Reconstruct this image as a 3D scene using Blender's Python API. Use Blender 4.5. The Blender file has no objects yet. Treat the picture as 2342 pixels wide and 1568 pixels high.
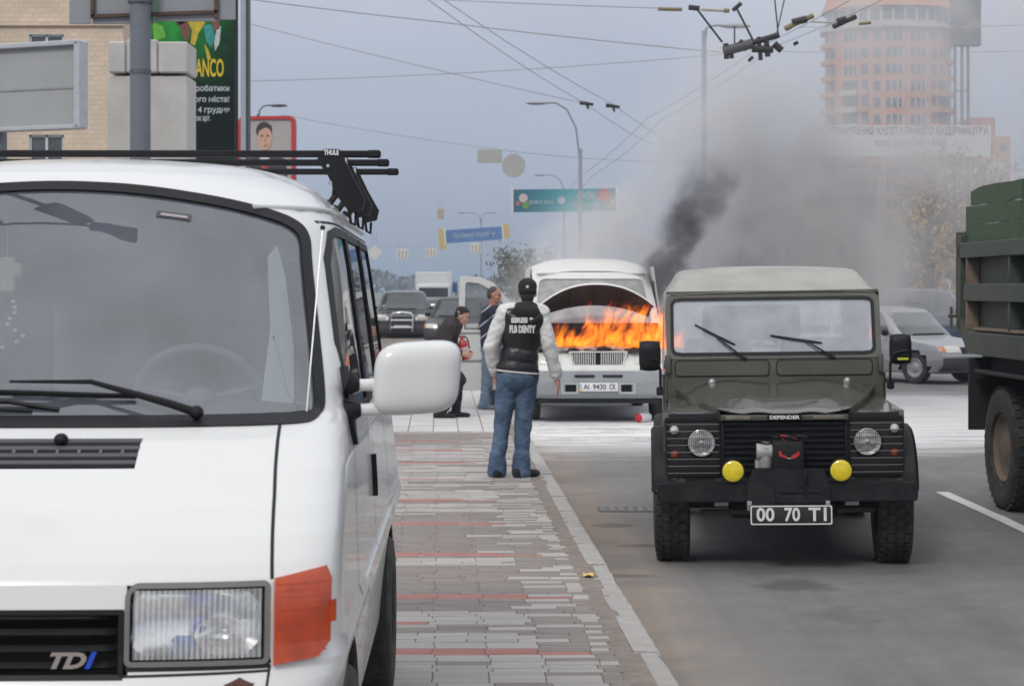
import bpy, bmesh, math, random
from mathutils import Vector, Matrix, noise as mnoise
random.seed(7)
R = math.radians
SC = bpy.context.scene
COL = SC.collection
# ------------------------------------------------------------------ camera
FPX, CX, HY, EYE = 4600.0, 1171.0, 655.0, 1.84      # focal length, centre and horizon in a 2342 px wide view
cd = bpy.data.cameras.new('camera'); cam = bpy.data.objects.new('camera', cd); COL.objects.link(cam)
cd.sensor_width = 36.0; cd.lens = 36.0 * FPX / 2342.0; cd.shift_y = -(784.0 - HY) / 2342.0
cam.location = (0, 0, EYE); cam.rotation_euler = (R(90), 0, 0)
cd.clip_start = 0.1; cd.clip_end = 6000
cd.dof.use_dof = True; cd.dof.focus_distance = 9.8; cd.dof.aperture_fstop = 7.8
SC.camera = cam
# ------------------------------------------------------------------ sky: heavy overcast over a clear-sky base
SUN_EL, SUN_AZ = 42, 205
w = bpy.data.worlds.new('World'); SC.world = w; w.use_nodes = True
nt = w.node_tree; nt.nodes.clear()
def wn(t, **k):
    n = nt.nodes.new(t)
    for a, b in k.items(): setattr(n, a, b)
    return n
def wl(a, b): nt.links.new(a, b)
out = wn('ShaderNodeOutputWorld'); bg = wn('ShaderNodeBackground'); wl(bg.outputs[0], out.inputs[0])
sky = wn('ShaderNodeTexSky', sky_type='NISHITA', sun_disc=False)
sky.sun_elevation = R(SUN_EL); sky.sun_rotation = R(SUN_AZ)
tc = wn('ShaderNodeTexCoord'); sep = wn('ShaderNodeSeparateXYZ'); wl(tc.outputs['Generated'], sep.inputs[0])
ramp = wn('ShaderNodeValToRGB'); wl(sep.outputs['Z'], ramp.inputs[0])
cr = ramp.color_ramp; cr.interpolation = 'LINEAR'
stops = [(0.0, (.20, .26, .36)), (.03, (.265, .32, .42)), (.06, (.34, .385, .485)), (.10, (.435, .47, .57)), (.14, (.54, .57, .67)),
         (.3, (.68, .70, .77)), (.6, (1.0, 1.01, 1.05)), (1.0, (1.22, 1.23, 1.26))]
while len(cr.elements) < len(stops): cr.elements.new(.5)
for e, (p, c) in zip(cr.elements, stops): e.position = p; e.color = (*c, 1)
mp = wn('ShaderNodeMapping'); wl(tc.outputs['Generated'], mp.inputs[0]); mp.inputs['Scale'].default_value = (6, 6, 14)
nz = wn('ShaderNodeTexNoise'); wl(mp.outputs[0], nz.inputs[0]); nz.inputs['Scale'].default_value = 1.1; nz.inputs['Detail'].default_value = 5; nz.inputs['Roughness'].default_value = .5
mr = wn('ShaderNodeMapRange'); wl(nz.outputs[0], mr.inputs[0]); mr.inputs[1].default_value = .3; mr.inputs[2].default_value = .7; mr.inputs[3].default_value = .95; mr.inputs[4].default_value = 1.09
mul = wn('ShaderNodeMix', data_type='RGBA', blend_type='MULTIPLY'); mul.inputs[0].default_value = 1
wl(ramp.outputs[0], mul.inputs[6]); wl(mr.outputs[0], mul.inputs[7])
sc_ = wn('ShaderNodeMix', data_type='RGBA', blend_type='MULTIPLY'); sc_.inputs[0].default_value = 1; sc_.inputs[7].default_value = (.1, .1, .1, 1)
wl(sky.outputs[0], sc_.inputs[6])
mx = wn('ShaderNodeMix', data_type='RGBA'); mx.inputs[0].default_value = .93
wl(sc_.outputs[2], mx.inputs[6]); wl(mul.outputs[2], mx.inputs[7]); wl(mx.outputs[2], bg.inputs[0]); bg.inputs[1].default_value = 1.0
# ------------------------------------------------------------------ veiled sun
sd = bpy.data.lights.new('sun', 'SUN'); so = bpy.data.objects.new('sun', sd); COL.objects.link(so)
sd.energy = 1.3; sd.angle = R(14); sd.color = (1, .95, .87)
_az, _el = R(SUN_AZ), R(SUN_EL)
so.rotation_euler = Vector((-math.sin(_az) * math.cos(_el), -math.cos(_az) * math.cos(_el), -math.sin(_el))).to_track_quat('-Z', 'Y').to_euler()
# ------------------------------------------------------------------ exposure and sampling
SC.view_settings.view_transform = 'Standard'; SC.view_settings.look = 'None'; SC.view_settings.gamma = 1; SC.view_settings.use_curve_mapping = False
SC.view_settings.exposure = 0.0
SC.cycles.use_denoising = True; SC.cycles.use_adaptive_sampling = True; SC.cycles.adaptive_threshold = .02
SC.cycles.max_bounces = 7; SC.cycles.transparent_max_bounces = 24; SC.cycles.volume_bounces = 1
SC.cycles.volume_step_rate = 1.0; SC.cycles.volume_max_steps = 256
SC.cycles.caustics_reflective = False; SC.cycles.caustics_refractive = False

# ------------------------------------------------------------------ helpers
def PX(x, y, Y):                        # a pixel of the 2342 px view at depth Y metres
    return Vector(((x - CX) / FPX * Y, Y, EYE - (y - HY) / FPX * Y))
def yg(y, z=0.0): return FPX * (EYE - z) / (y - HY)      # depth of a point seen at row y standing at height z
def lerp(a, b, t): return a + (b - a) * t
def interp(tab, x):
    if x <= tab[0][0]: return tab[0][1]
    for (a, p), (b, q) in zip(tab, tab[1:]):
        if x <= b: return lerp(p, q, (x - a) / (b - a))
    return tab[-1][1]
def sinterp(tab, x):                    # smoother: Catmull-Rom on uneven knots
    n = len(tab)
    if x <= tab[0][0]: return tab[0][1]
    if x >= tab[-1][0]: return tab[-1][1]
    for i in range(n - 1):
        if x <= tab[i + 1][0]:
            x0, y0 = tab[i]; x1, y1 = tab[i + 1]; h = x1 - x0; t = (x - x0) / h
            m0 = (y1 - tab[i - 1][1]) / (x1 - tab[i - 1][0]) if i > 0 else (y1 - y0) / h
            m1 = (tab[i + 2][1] - y0) / (tab[i + 2][0] - x0) if i + 2 < n else (y1 - y0) / h
            t2, t3 = t * t, t * t * t
            return (2*t3-3*t2+1)*y0 + (t3-2*t2+t)*h*m0 + (-2*t3+3*t2)*y1 + (t3-t2)*h*m1

class B:                                # collects shapes, links them as ONE mesh object
    def __init__(s): s.bm = bmesh.new()
    def _add(s, vs, fs, mi=0):
        bv = [s.bm.verts.new(v) for v in vs]
        for f in fs:
            try: s.bm.faces.new([bv[i] for i in f]).material_index = mi
            except ValueError: pass
        return bv
    def box(s, c, d, bev=0.0, rot=None, seg=1, mi=0, taper=None):
        t = bmesh.new(); bmesh.ops.create_cube(t, size=1.0)
        for v in t.verts:
            v.co = Vector((v.co.x * d[0], v.co.y * d[1], v.co.z * d[2]))
            if taper and v.co.z > 0: v.co.x *= taper[0]; v.co.y *= taper[1]
        if bev: bmesh.ops.bevel(t, geom=t.edges[:], offset=bev, segments=seg, affect='EDGES', profile=.5)
        m = Matrix.Translation(c) @ (rot.to_4x4() if rot is not None else Matrix.Identity(4))
        t.transform(m); s._merge(t, mi); return s
    def _merge(s, t, mi=0):
        mp_ = {v: s.bm.verts.new(v.co) for v in t.verts}
        for f in t.faces:
            try: n = s.bm.faces.new([mp_[v] for v in f.verts]); n.material_index = mi or f.material_index
            except ValueError: pass
        t.free()
    def cyl(s, a, b, r0, r1=None, seg=12, cap=True, mi=0):
        a, b = Vector(a), Vector(b); r1 = r0 if r1 is None else r1
        q = (b - a).to_track_quat('Z', 'Y'); vs = []
        for p, r in ((a, r0), (b, r1)):
            for i in range(seg):
                t = 2 * math.pi * i / seg; vs.append(p + q @ Vector((r * math.cos(t), r * math.sin(t), 0)))
        fs = [(i, (i + 1) % seg, seg + (i + 1) % seg, seg + i) for i in range(seg)]
        if cap: fs += [tuple(range(seg - 1, -1, -1)), tuple(range(seg, 2 * seg))]
        s._add(vs, fs, mi); return s
    def tube(s, pts, r, seg=8, closed=False, mi=0, flat=None):
        pts = [Vector(p) for p in pts]; n = len(pts); rr = r if isinstance(r, (list, tuple)) else [r] * n
        vs = []; ref = Vector((0, 0, 1))
        for i, p in enumerate(pts):
            d = (pts[(i + 1) % n] - pts[i - 1]) if closed else (pts[min(i + 1, n - 1)] - pts[max(i - 1, 0)])
            d.normalize()
            x = ref.cross(d)
            if x.length < .05: x = Vector((1, 0, 0)).cross(d)
            x.normalize(); y = d.cross(x)
            for k in range(seg):
                t = 2 * math.pi * k / seg; vs.append(p + x * (rr[i] * math.cos(t) * (flat or 1)) + y * (rr[i] * math.sin(t)))
        fs = []
        for i in range(n if closed else n - 1):
            j = (i + 1) % n
            fs += [(i * seg + k, i * seg + (k + 1) % seg, j * seg + (k + 1) % seg, j * seg + k) for k in range(seg)]
        if not closed: fs += [tuple(range(seg - 1, -1, -1)), tuple(range((n - 1) * seg, n * seg))]
        s._add(vs, fs, mi); return s
    def ball(s, c, r, seg=16, rings=10, mi=0, rot=None):
        c = Vector(c); r = r if isinstance(r, (tuple, list, Vector)) else (r, r, r); vs = []
        for i in range(1, rings):
            a = math.pi * i / rings
            for k in range(seg):
                t = 2 * math.pi * k / seg
                p = Vector((r[0] * math.sin(a) * math.cos(t), r[1] * math.sin(a) * math.sin(t), r[2] * math.cos(a)))
                vs.append(c + (rot @ p if rot is not None else p))
        top = len(vs); p = Vector((0, 0, r[2])); p = rot @ p if rot is not None else p; vs += [c + p, c - p]; fs = []
        for i in range(rings - 2):
            for k in range(seg):
                fs.append((i * seg + k, (i + 1) * seg + k, (i + 1) * seg + (k + 1) % seg, i * seg + (k + 1) % seg))
        for k in range(seg):
            fs.append((top, k, (k + 1) % seg)); o = (rings - 2) * seg; fs.append((top + 1, o + (k + 1) % seg, o + k))
        s._add(vs, fs, mi); return s
    def lathe(s, prof, c, axis, seg=32, mi=0):       # prof: (radius, height along axis)
        c = Vector(c); q = Vector(axis).to_track_quat('Z', 'Y'); vs = []; m = len(prof)
        for k in range(seg):
            t = 2 * math.pi * k / seg
            for r, h in prof: vs.append(c + q @ Vector((r * math.cos(t), r * math.sin(t), h)))
        fs = []
        for k in range(seg):
            j = (k + 1) % seg
            for i in range(m - 1): fs.append((k * m + i, j * m + i, j * m + i + 1, k * m + i + 1))
        s._add(vs, fs, mi); return s
    def grid(s, fn, nu, nv, skip=None, mi=0, flip=False):    # fn(a,b) with a,b in 0..1
        vs = [fn(i / nu, j / nv) for j in range(nv + 1) for i in range(nu + 1)]; fs = []
        for j in range(nv):
            for i in range(nu):
                if skip and skip((i + .5) / nu, (j + .5) / nv): continue
                f = (j * (nu + 1) + i, j * (nu + 1) + i + 1, (j + 1) * (nu + 1) + i + 1, (j + 1) * (nu + 1) + i)
                fs.append(f[::-1] if flip else f)
        s._add(vs, fs, mi); return s
    def patch(s, poly, fn, step=.05, th=0.0, mi=0):     # 2D polygon cut on a raster, then bent onto fn(a,b) (optionally thick)
        t = bmesh.new(); t.faces.new([t.verts.new((p[0], p[1], 0)) for p in poly])
        for ax in (0, 1):
            lo, hi = min(p[ax] for p in poly), max(p[ax] for p in poly); n = int((hi - lo) / step)
            for i in range(1, n + 1):
                co = [0, 0, 0]; no = [0, 0, 0]; co[ax] = lo + (hi - lo) * i / (n + 1); no[ax] = 1
                bmesh.ops.bisect_plane(t, geom=t.verts[:] + t.edges[:] + t.faces[:], plane_co=co, plane_no=no)
        if th:
            top = {v: fn(v.co.x, v.co.y, th) for v in t.verts}; bot = {v: fn(v.co.x, v.co.y, 0.0) for v in t.verts}
            edges = [e for e in t.edges if e.is_boundary]
            a = {v: s.bm.verts.new(top[v]) for v in t.verts}; b = {v: s.bm.verts.new(bot[v]) for e in edges for v in e.verts}
            for f in t.faces: s.bm.faces.new([a[v] for v in f.verts]).material_index = mi
            for e in edges:
                v0, v1 = e.verts
                s.bm.faces.new((a[v0], a[v1], b[v1], b[v0])).material_index = mi
        else:
            a = {v: s.bm.verts.new(fn(v.co.x, v.co.y, 0.0)) for v in t.verts}
            for f in t.faces: s.bm.faces.new([a[v] for v in f.verts]).material_index = mi
        t.free(); return s
    def strip(s, la, lb, mi=0, closed=True):            # quads between two matching loops
        n = len(la); va = [s.bm.verts.new(p) for p in la]; vb = [s.bm.verts.new(p) for p in lb]
        for i in range(n if closed else n - 1):
            j = (i + 1) % n; s.bm.faces.new((va[i], va[j], vb[j], vb[i])).material_index = mi
        return s
    def prism(s, poly, fn, d0, d1, mi=0):               # polygon (a,b) extruded from depth d0 to d1, mapped by fn(a,b,d)
        n = len(poly); vs = [fn(p[0], p[1], d0) for p in poly] + [fn(p[0], p[1], d1) for p in poly]
        fs = [tuple(range(n)), tuple(range(2 * n - 1, n - 1, -1))] + [(i, n + i, n + (i + 1) % n, (i + 1) % n) for i in range(n)]
        s._add(vs, fs, mi); return s
    def obj(s, name, mat, parent=None, smooth=None, mats=None, loc=None, dissolve=False):
        bmesh.ops.recalc_face_normals(s.bm, faces=s.bm.faces[:])
        me = bpy.data.meshes.new(name); s.bm.to_mesh(me); s.bm.free()
        o = bpy.data.objects.new(name, me); COL.objects.link(o)
        for m in (mats or [mat]): me.materials.append(m)
        if smooth is not None: shade(me, smooth)
        if parent is not None: o.parent = parent
        if loc is not None: o.location = loc
        return o
def shade(me, ang):
    for p in me.polygons: p.use_smooth = True
    if ang < 180: me.set_sharp_from_angle(angle=R(ang))
def thing(name, label, cat, loc=(0, 0, 0), rotz=0.0, group=None):
    o = bpy.data.objects.new(name, None); COL.objects.link(o); o.empty_display_size = .2
    o.location = loc; o.rotation_euler = (0, 0, rotz); return tag(o, label, cat, group)
def tag(o, label, cat, group=None):
    o['label'] = label; o['category'] = cat
    if group: o['group'] = group
    return o
def struct(o): o['kind'] = 'structure'; return o
def stuff(o): o['kind'] = 'stuff'; return o
def rrect(x0, x1, y0, y1, r, n=6):
    rs = r if isinstance(r, (list, tuple)) else [r] * 4          # corners: x0y0, x1y0, x1y1, x0y1
    pts = []
    for (cx_, cy_, a0), rad in zip(((x0, y0, 180), (x1, y0, 270), (x1, y1, 0), (x0, y1, 90)), rs):
        ox = cx_ + rad * (1 if cx_ == x0 else -1); oy = cy_ + rad * (1 if cy_ == y0 else -1)
        for i in range(n + 1):
            t = R(a0 + 90 * i / n); pts.append((ox + rad * math.cos(t), oy + rad * math.sin(t)))
    return pts
def shrink(loop, d):                     # inward offset of a counter-clockwise convex loop
    n = len(loop); o = []
    for i in range(n):
        k = 1
        while k < n and (abs(loop[(i + k) % n][0] - loop[i][0]) + abs(loop[(i + k) % n][1] - loop[i][1])) < 1e-5: k += 1
        j = 1
        while j < n and (abs(loop[i - j][0] - loop[i][0]) + abs(loop[i - j][1] - loop[i][1])) < 1e-5: j += 1
        ax, ay = loop[i][0] - loop[i - j][0], loop[i][1] - loop[i - j][1]; bx, by = loop[(i + k) % n][0] - loop[i][0], loop[(i + k) % n][1] - loop[i][1]
        la, lb = math.hypot(ax, ay), math.hypot(bx, by)
        nx, ny = -ay / la - by / lb, ax / la + bx / lb; ln = math.hypot(nx, ny) or 1; nx /= ln; ny /= ln
        c = max(.5, (-ay / la) * nx + (ax / la) * ny)
        o.append((loop[i][0] + nx * d / c, loop[i][1] + ny * d / c))
    return o
def densify(loop, step):
    o = []
    for i, p in enumerate(loop):
        q = loop[(i + 1) % len(loop)]; d = math.hypot(q[0] - p[0], q[1] - p[1]); n = max(1, int(d / step))
        if d < 1e-6: continue
        o += [(lerp(p[0], q[0], k / n), lerp(p[1], q[1], k / n)) for k in range(n)]
    return o
def inside(poly, x, y):
    c = False; n = len(poly)
    for i in range(n):
        (x0, y0), (x1, y1) = poly[i], poly[i - 1]
        if (y0 > y) != (y1 > y) and x < (x1 - x0) * (y - y0) / (y1 - y0) + x0: c = not c
    return c
def resample(loop, n):
    L_ = [0]
    for i in range(len(loop)): p, q = loop[i], loop[(i + 1) % len(loop)]; L_.append(L_[-1] + math.hypot(q[0] - p[0], q[1] - p[1]))
    o = []
    for k in range(n):
        s_ = L_[-1] * k / n; i = max(j for j in range(len(loop)) if L_[j] <= s_ + 1e-9); t = (s_ - L_[i]) / max(1e-9, L_[i + 1] - L_[i]); p, q = loop[i], loop[(i + 1) % len(loop)]; o.append((lerp(p[0], q[0], t), lerp(p[1], q[1], t)))
    return o
def radial_pair(outer, inner, n=96):    # matched by direction from the centre
    cx_ = sum(p[0] for p in inner) / len(inner); cy_ = sum(p[1] for p in inner) / len(inner)
    asp = (max(p[0] for p in inner) - min(p[0] for p in inner)) / (max(p[1] for p in inner) - min(p[1] for p in inner))
    a = resample(outer, 480); c = resample(inner, 480); res = ([], [])
    for k in range(n):
        t = 2 * math.pi * k / n
        for lst, out_ in ((a, res[0]), (c, res[1])):
            out_.append(min(lst, key=lambda p: abs(math.remainder(math.atan2((p[1] - cy_) * asp, p[0] - cx_) - t, 2 * math.pi))))
    return res
_TMP = bpy.data.scenes.new('workbench')
def baked(o):                            # evaluate one object alone, away from the big scene
    _TMP.collection.objects.link(o); vl = _TMP.view_layers[0]; vl.update(); dg = vl.depsgraph; dg.update()
    me = bpy.data.meshes.new_from_object(o.evaluated_get(dg)); _TMP.collection.objects.unlink(o); return me
def text_mesh(txt, size, depth=.004, bold=0.0, shear=0.0, spacing=1.0):
    c = bpy.data.curves.new('lettering', 'FONT'); c.body = txt; c.size = size; c.extrude = depth; c.align_x = 'CENTER'; c.align_y = 'CENTER'
    c.offset = bold; c.shear = shear; c.space_character = spacing; c.resolution_u = 3
    o = bpy.data.objects.new('lettering', c)
    me = baked(o); bpy.data.objects.remove(o); bpy.data.curves.remove(c); return me
def text(name, txt, size, mat, parent, loc, rot=(R(90), 0, 0), width=None, **k):
    me = text_mesh(txt, size, **k); me.materials.clear(); me.materials.append(mat)
    if width:
        xs = [v.co.x for v in me.vertices]; f = width / (max(xs) - min(xs))
        for v in me.vertices: v.co.x *= f
    o = bpy.data.objects.new(name, me); COL.objects.link(o); o.parent = parent; o.location = loc; o.rotation_euler = rot; return o
def copy_tree(o, parent=None):
    c = o.copy(); COL.objects.link(c); c.parent = parent
    for ch in list(o.children): copy_tree(ch, c)
    return c

# ------------------------------------------------------------------ materials
def M(name, col, rough=.5, metal=0.0, var=.08, vs=6.0, bump=0.0, bs=80.0, coat=0.0, spec=.5, dirt=None, dirt_amt=.5, ds=3.0, rvar=.0, alpha=None, stretch=None, obj_rand=0.0, isl_rand=0.0):
    m = bpy.data.materials.new(name); m.use_nodes = True; t = m.node_tree; b = t.nodes['Principled BSDF']
    def N(ty, **k):
        n = t.nodes.new(ty)
        for a, v in k.items(): setattr(n, a, v)
        return n
    L = t.links.new
    b.inputs['Roughness'].default_value = rough; b.inputs['Metallic'].default_value = metal
    b.inputs['Specular IOR Level'].default_value = spec
    if coat: b.inputs['Coat Weight'].default_value = coat; b.inputs['Coat Roughness'].default_value = .06
    co = N('ShaderNodeTexCoord'); src = co.outputs['Object']
    if stretch:
        mpn = N('ShaderNodeMapping'); mpn.inputs['Scale'].default_value = stretch; L(src, mpn.inputs[0]); src = mpn.outputs[0]
    n1 = N('ShaderNodeTexNoise'); n1.inputs['Scale'].default_value = vs; n1.inputs['Detail'].default_value = 6; n1.inputs['Roughness'].default_value = .62; L(src, n1.inputs[0])
    r1 = N('ShaderNodeMapRange'); r1.inputs[1].default_value = .3; r1.inputs[2].default_value = .7; r1.inputs[3].default_value = 1 - var; r1.inputs[4].default_value = 1 + var; L(n1.outputs[0], r1.inputs[0])
    fac = r1.outputs[0]
    if obj_rand or isl_rand:
        oi = N('ShaderNodeObjectInfo'); ge = N('ShaderNodeNewGeometry'); ad = N('ShaderNodeMath', operation='ADD'); fr = N('ShaderNodeMath', operation='FRACT')
        L(oi.outputs['Random'], ad.inputs[0]); L(ge.outputs['Random Per Island'], ad.inputs[1]); L(ad.outputs[0], fr.inputs[0])
        rr = N('ShaderNodeMapRange'); a_ = obj_rand or isl_rand; rr.inputs[3].default_value = 1 - a_; rr.inputs[4].default_value = 1 + a_; L(fr.outputs[0], rr.inputs[0])
        mm = N('ShaderNodeMath', operation='MULTIPLY'); L(fac, mm.inputs[0]); L(rr.outputs[0], mm.inputs[1]); fac = mm.outputs[0]
    mxc = N('ShaderNodeMix', data_type='RGBA', blend_type='MULTIPLY'); mxc.inputs[0].default_value = 1; mxc.inputs[6].default_value = (*col, 1); L(fac, mxc.inputs[7])
    res = mxc.outputs[2]
    if dirt:
        n2 = N('ShaderNodeTexNoise'); n2.inputs['Scale'].default_value = ds; n2.inputs['Detail'].default_value = 8; n2.inputs['Roughness'].default_value = .7; L(src, n2.inputs[0])
        r2 = N('ShaderNodeMapRange'); r2.inputs[1].default_value = .45; r2.inputs[2].default_value = .75; r2.inputs[4].default_value = dirt_amt; L(n2.outputs[0], r2.inputs[0])
        mx2 = N('ShaderNodeMix', data_type='RGBA'); L(r2.outputs[0], mx2.inputs[0]); L(res, mx2.inputs[6]); mx2.inputs[7].default_value = (*dirt, 1); res = mx2.outputs[2]
    L(res, b.inputs['Base Color'])
    if rvar:
        r3 = N('ShaderNodeMapRange'); r3.inputs[1].default_value = .3; r3.inputs[2].default_value = .7; r3.inputs[3].default_value = max(.02, rough - rvar); r3.inputs[4].default_value = min(1, rough + rvar); L(n1.outputs[0], r3.inputs[0]); L(r3.outputs[0], b.inputs['Roughness'])
    if bump:
        n3 = N('ShaderNodeTexNoise'); n3.inputs['Scale'].default_value = bs; n3.inputs['Detail'].default_value = 5; L(src, n3.inputs[0])
        bp = N('ShaderNodeBump'); bp.inputs['Strength'].default_value = bump; bp.inputs['Distance'].default_value = .02; L(n3.outputs[0], bp.inputs['Height']); L(bp.outputs[0], b.inputs['Normal'])
    if alpha is not None: b.inputs['Alpha'].default_value = alpha
    return m
def glass(name, tint=(.75, .8, .82), ior=1.75, rough=.02, dust_sheen=0.0, dcol=(.5, .5, .5)):
    m = bpy.data.materials.new(name); m.use_nodes = True; t = m.node_tree; t.nodes.clear()
    N = t.nodes.new; L = t.links.new
    o = N('ShaderNodeOutputMaterial'); tr = N('ShaderNodeBsdfTransparent'); gl = N('ShaderNodeBsdfGlossy'); fr = N('ShaderNodeFresnel'); mx_ = N('ShaderNodeMixShader')
    tr.inputs[0].default_value = (*tint, 1); gl.inputs['Roughness'].default_value = rough; fr.inputs[0].default_value = ior
    ge = N('ShaderNodeNewGeometry'); sw = N('ShaderNodeMix'); sw.data_type = 'FLOAT'     # same reflectance from both sides of a thin sheet
    sw.inputs[2].default_value = ior; sw.inputs[3].default_value = 1 / ior; L(ge.outputs['Backfacing'], sw.inputs[0]); L(sw.outputs[0], fr.inputs[0])
    L(fr.outputs[0], mx_.inputs[0]); L(tr.outputs[0], mx_.inputs[1]); L(gl.outputs[0], mx_.inputs[2]); res = mx_.outputs[0]
    if dust_sheen:  # diffuse film: dust, and on the windscreens painted-in sky sheen
        df = N('ShaderNodeBsdfDiffuse'); df.inputs[0].default_value = (*dcol, 1); md = N('ShaderNodeMixShader')
        co = N('ShaderNodeTexCoord'); nz_ = N('ShaderNodeTexNoise'); nz_.inputs['Scale'].default_value = 4; nz_.inputs['Detail'].default_value = 6; L(co.outputs['Object'], nz_.inputs[0])
        mr_ = N('ShaderNodeMapRange'); mr_.inputs[1].default_value = .25; mr_.inputs[2].default_value = .75; mr_.inputs[3].default_value = dust_sheen * .5; mr_.inputs[4].default_value = dust_sheen * 1.4; L(nz_.outputs[0], mr_.inputs[0])
        L(mr_.outputs[0], md.inputs[0]); L(res, md.inputs[1]); L(df.outputs[0], md.inputs[2]); res = md.outputs[0]
    L(res, o.inputs[0]); return m
def emit(name, col, st):
    m = bpy.data.materials.new(name); m.use_nodes = True; t = m.node_tree; b = t.nodes['Principled BSDF']
    b.inputs['Base Color'].default_value = (*col, 1); b.inputs['Emission Color'].default_value = (*col, 1); b.inputs['Emission Strength'].default_value = st; return m

white_paint = M('white_paint', (.69, .70, .695), .24, var=.03, vs=2.5, coat=.5, dirt=(.50, .48, .44), dirt_amt=.10, ds=5, rvar=.04)
white_soot = M('sooty_white_paint', (.72, .72, .70), .4, var=.10, vs=3, dirt=(.20, .18, .16), dirt_amt=.35, ds=3)
black_plastic = M('black_plastic', (.013, .013, .015), .5, spec=.22, var=.15, vs=20, bump=.03, bs=200)
matte_black = M('matte_black', (.012, .012, .013), .75, var=.2)
rubber = M('tyre_rubber', (.022, .021, .020), .78, var=.25, vs=14, dirt=(.12, .11, .095), dirt_amt=.45, ds=9, bump=.08, bs=120)
dark_grey = M('dark_grey_plastic', (.06, .062, .066), .5, var=.12)
mid_grey = M('mid_grey_plastic', (.24, .245, .25), .5, var=.06)
chrome = M('chrome', (.78, .79, .80), .12, metal=1, var=.04)
steel = M('dull_steel', (.36, .365, .37), .42, metal=.6, var=.15, vs=12)
glass_front = glass('windscreen_glass', (.60, .64, .68), 2.35, .0, .16, (.45, .50, .60))  # bluish film paints the grey-blue sky reflection into the glass
glass_side = glass('side_glass', (.42, .45, .47), 2.1, .015, .03, (.3, .3, .32))
glass_clear = glass('lens_glass', (.93, .95, .96), 1.5, .04, .05, (.7, .7, .7))
# ================================================================== GROUND
KD = -.0361                                   # street direction: x drifts by KD per metre of depth
def KX(Y): return 1.046 - .0361 * Y           # road-side edge of the kerb
def kp(q, Y, z): return Vector((KX(Y) - q, Y, z))   # q metres left of the kerb edge
def node_mat(name):
    m = bpy.data.materials.new(name); m.use_nodes = True; t = m.node_tree
    def N(ty, **k):
        n = t.nodes.new(ty)
        for a, v in k.items():
            if a == 'ins':
                for i, x in v.items(): n.inputs[i].default_value = x
            else: setattr(n, a, v)
        return n
    return m, t, N, t.links.new, t.nodes['Principled BSDF']
def mth(N, L, op, a, b=None, c=None, clamp=False):
    n = N('ShaderNodeMath', operation=op); n.use_clamp = clamp
    for i, x in enumerate((a, b, c)):
        if x is None: continue
        if isinstance(x, (int, float)): n.inputs[i].default_value = x
        else: L(x, n.inputs[i])
    return n.outputs[0]
def mrange(N, L, v, a, b, c=0.0, d=1.0, smooth=True):
    n = N('ShaderNodeMapRange'); n.interpolation_type = 'SMOOTHSTEP' if smooth else 'LINEAR'; L(v, n.inputs[0])
    for i, x in enumerate((a, b, c, d)): n.inputs[i + 1].default_value = x
    return n.outputs[0]
def noise(N, L, src, sc, det=5, rough=.6, dist=0.0):
    n = N('ShaderNodeTexNoise'); n.inputs['Scale'].default_value = sc; n.inputs['Detail'].default_value = det; n.inputs['Roughness'].default_value = rough; n.inputs['Distortion'].default_value = dist; L(src, n.inputs[0]); return n.outputs[0]
def mixc(N, L, f, a, b, blend='MIX'):
    n = N('ShaderNodeMix', data_type='RGBA', blend_type=blend)
    for i, x in ((0, f), (6, a), (7, b)):
        if isinstance(x, (int, float)): n.inputs[i].default_value = x
        elif isinstance(x, tuple): n.inputs[i].default_value = (*x, 1)
        else: L(x, n.inputs[i])
    return n.outputs[2]
# dusty asphalt with sandy gutter, tyre tracks and spilled extinguisher powder around the burning van
asphalt, t, N, L, b = node_mat('dusty_asphalt')
co = N('ShaderNodeTexCoord').outputs['Object']; sp = N('ShaderNodeSeparateXYZ'); L(co, sp.inputs[0]); X, Yc = sp.outputs[0], sp.outputs[1]
n1 = noise(N, L, co, .35, 6); n2 = noise(N, L, co, 3.5, 8, .7); n3 = noise(N, L, co, 160, 3, .6)
fine = mrange(N, L, n3, .3, .7, .82, 1.18, False); big = mrange(N, L, n1, .3, .7, .88, 1.10); med = mrange(N, L, n2, .3, .7, .90, 1.10)
tone = mth(N, L, 'MULTIPLY', mth(N, L, 'MULTIPLY', fine, big), med)
base = mixc(N, L, 1.0, (.185, .181, .180), tone, 'MULTIPLY')
edge = mth(N, L, 'SUBTRACT', X, mth(N, L, 'MULTIPLY_ADD', Yc, -.0361, 1.046))          # metres right of the kerb
wob = mth(N, L, 'MULTIPLY_ADD', n2, 1.1, -.55)
sand = mth(N, L, 'MULTIPLY', mrange(N, L, mth(N, L, 'ADD', edge, wob), .05, .75, 1, 0), mrange(N, L, noise(N, L, co, 1.3, 5), .3, .62, .25, .9))
base = mixc(N, L, sand, base, (.31, .255, .21))
mpn = N('ShaderNodeMapping'); mpn.inputs['Rotation'].default_value = (0, 0, -.036); mpn.inputs['Scale'].default_value = (2.2, .03, 1); L(co, mpn.inputs[0])
trk = mrange(N, L, noise(N, L, mpn.outputs[0], 1.0, 4), .42, .62, 1.0, .86)
base = mixc(N, L, 1.0, base, trk, 'MULTIPLY')
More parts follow.
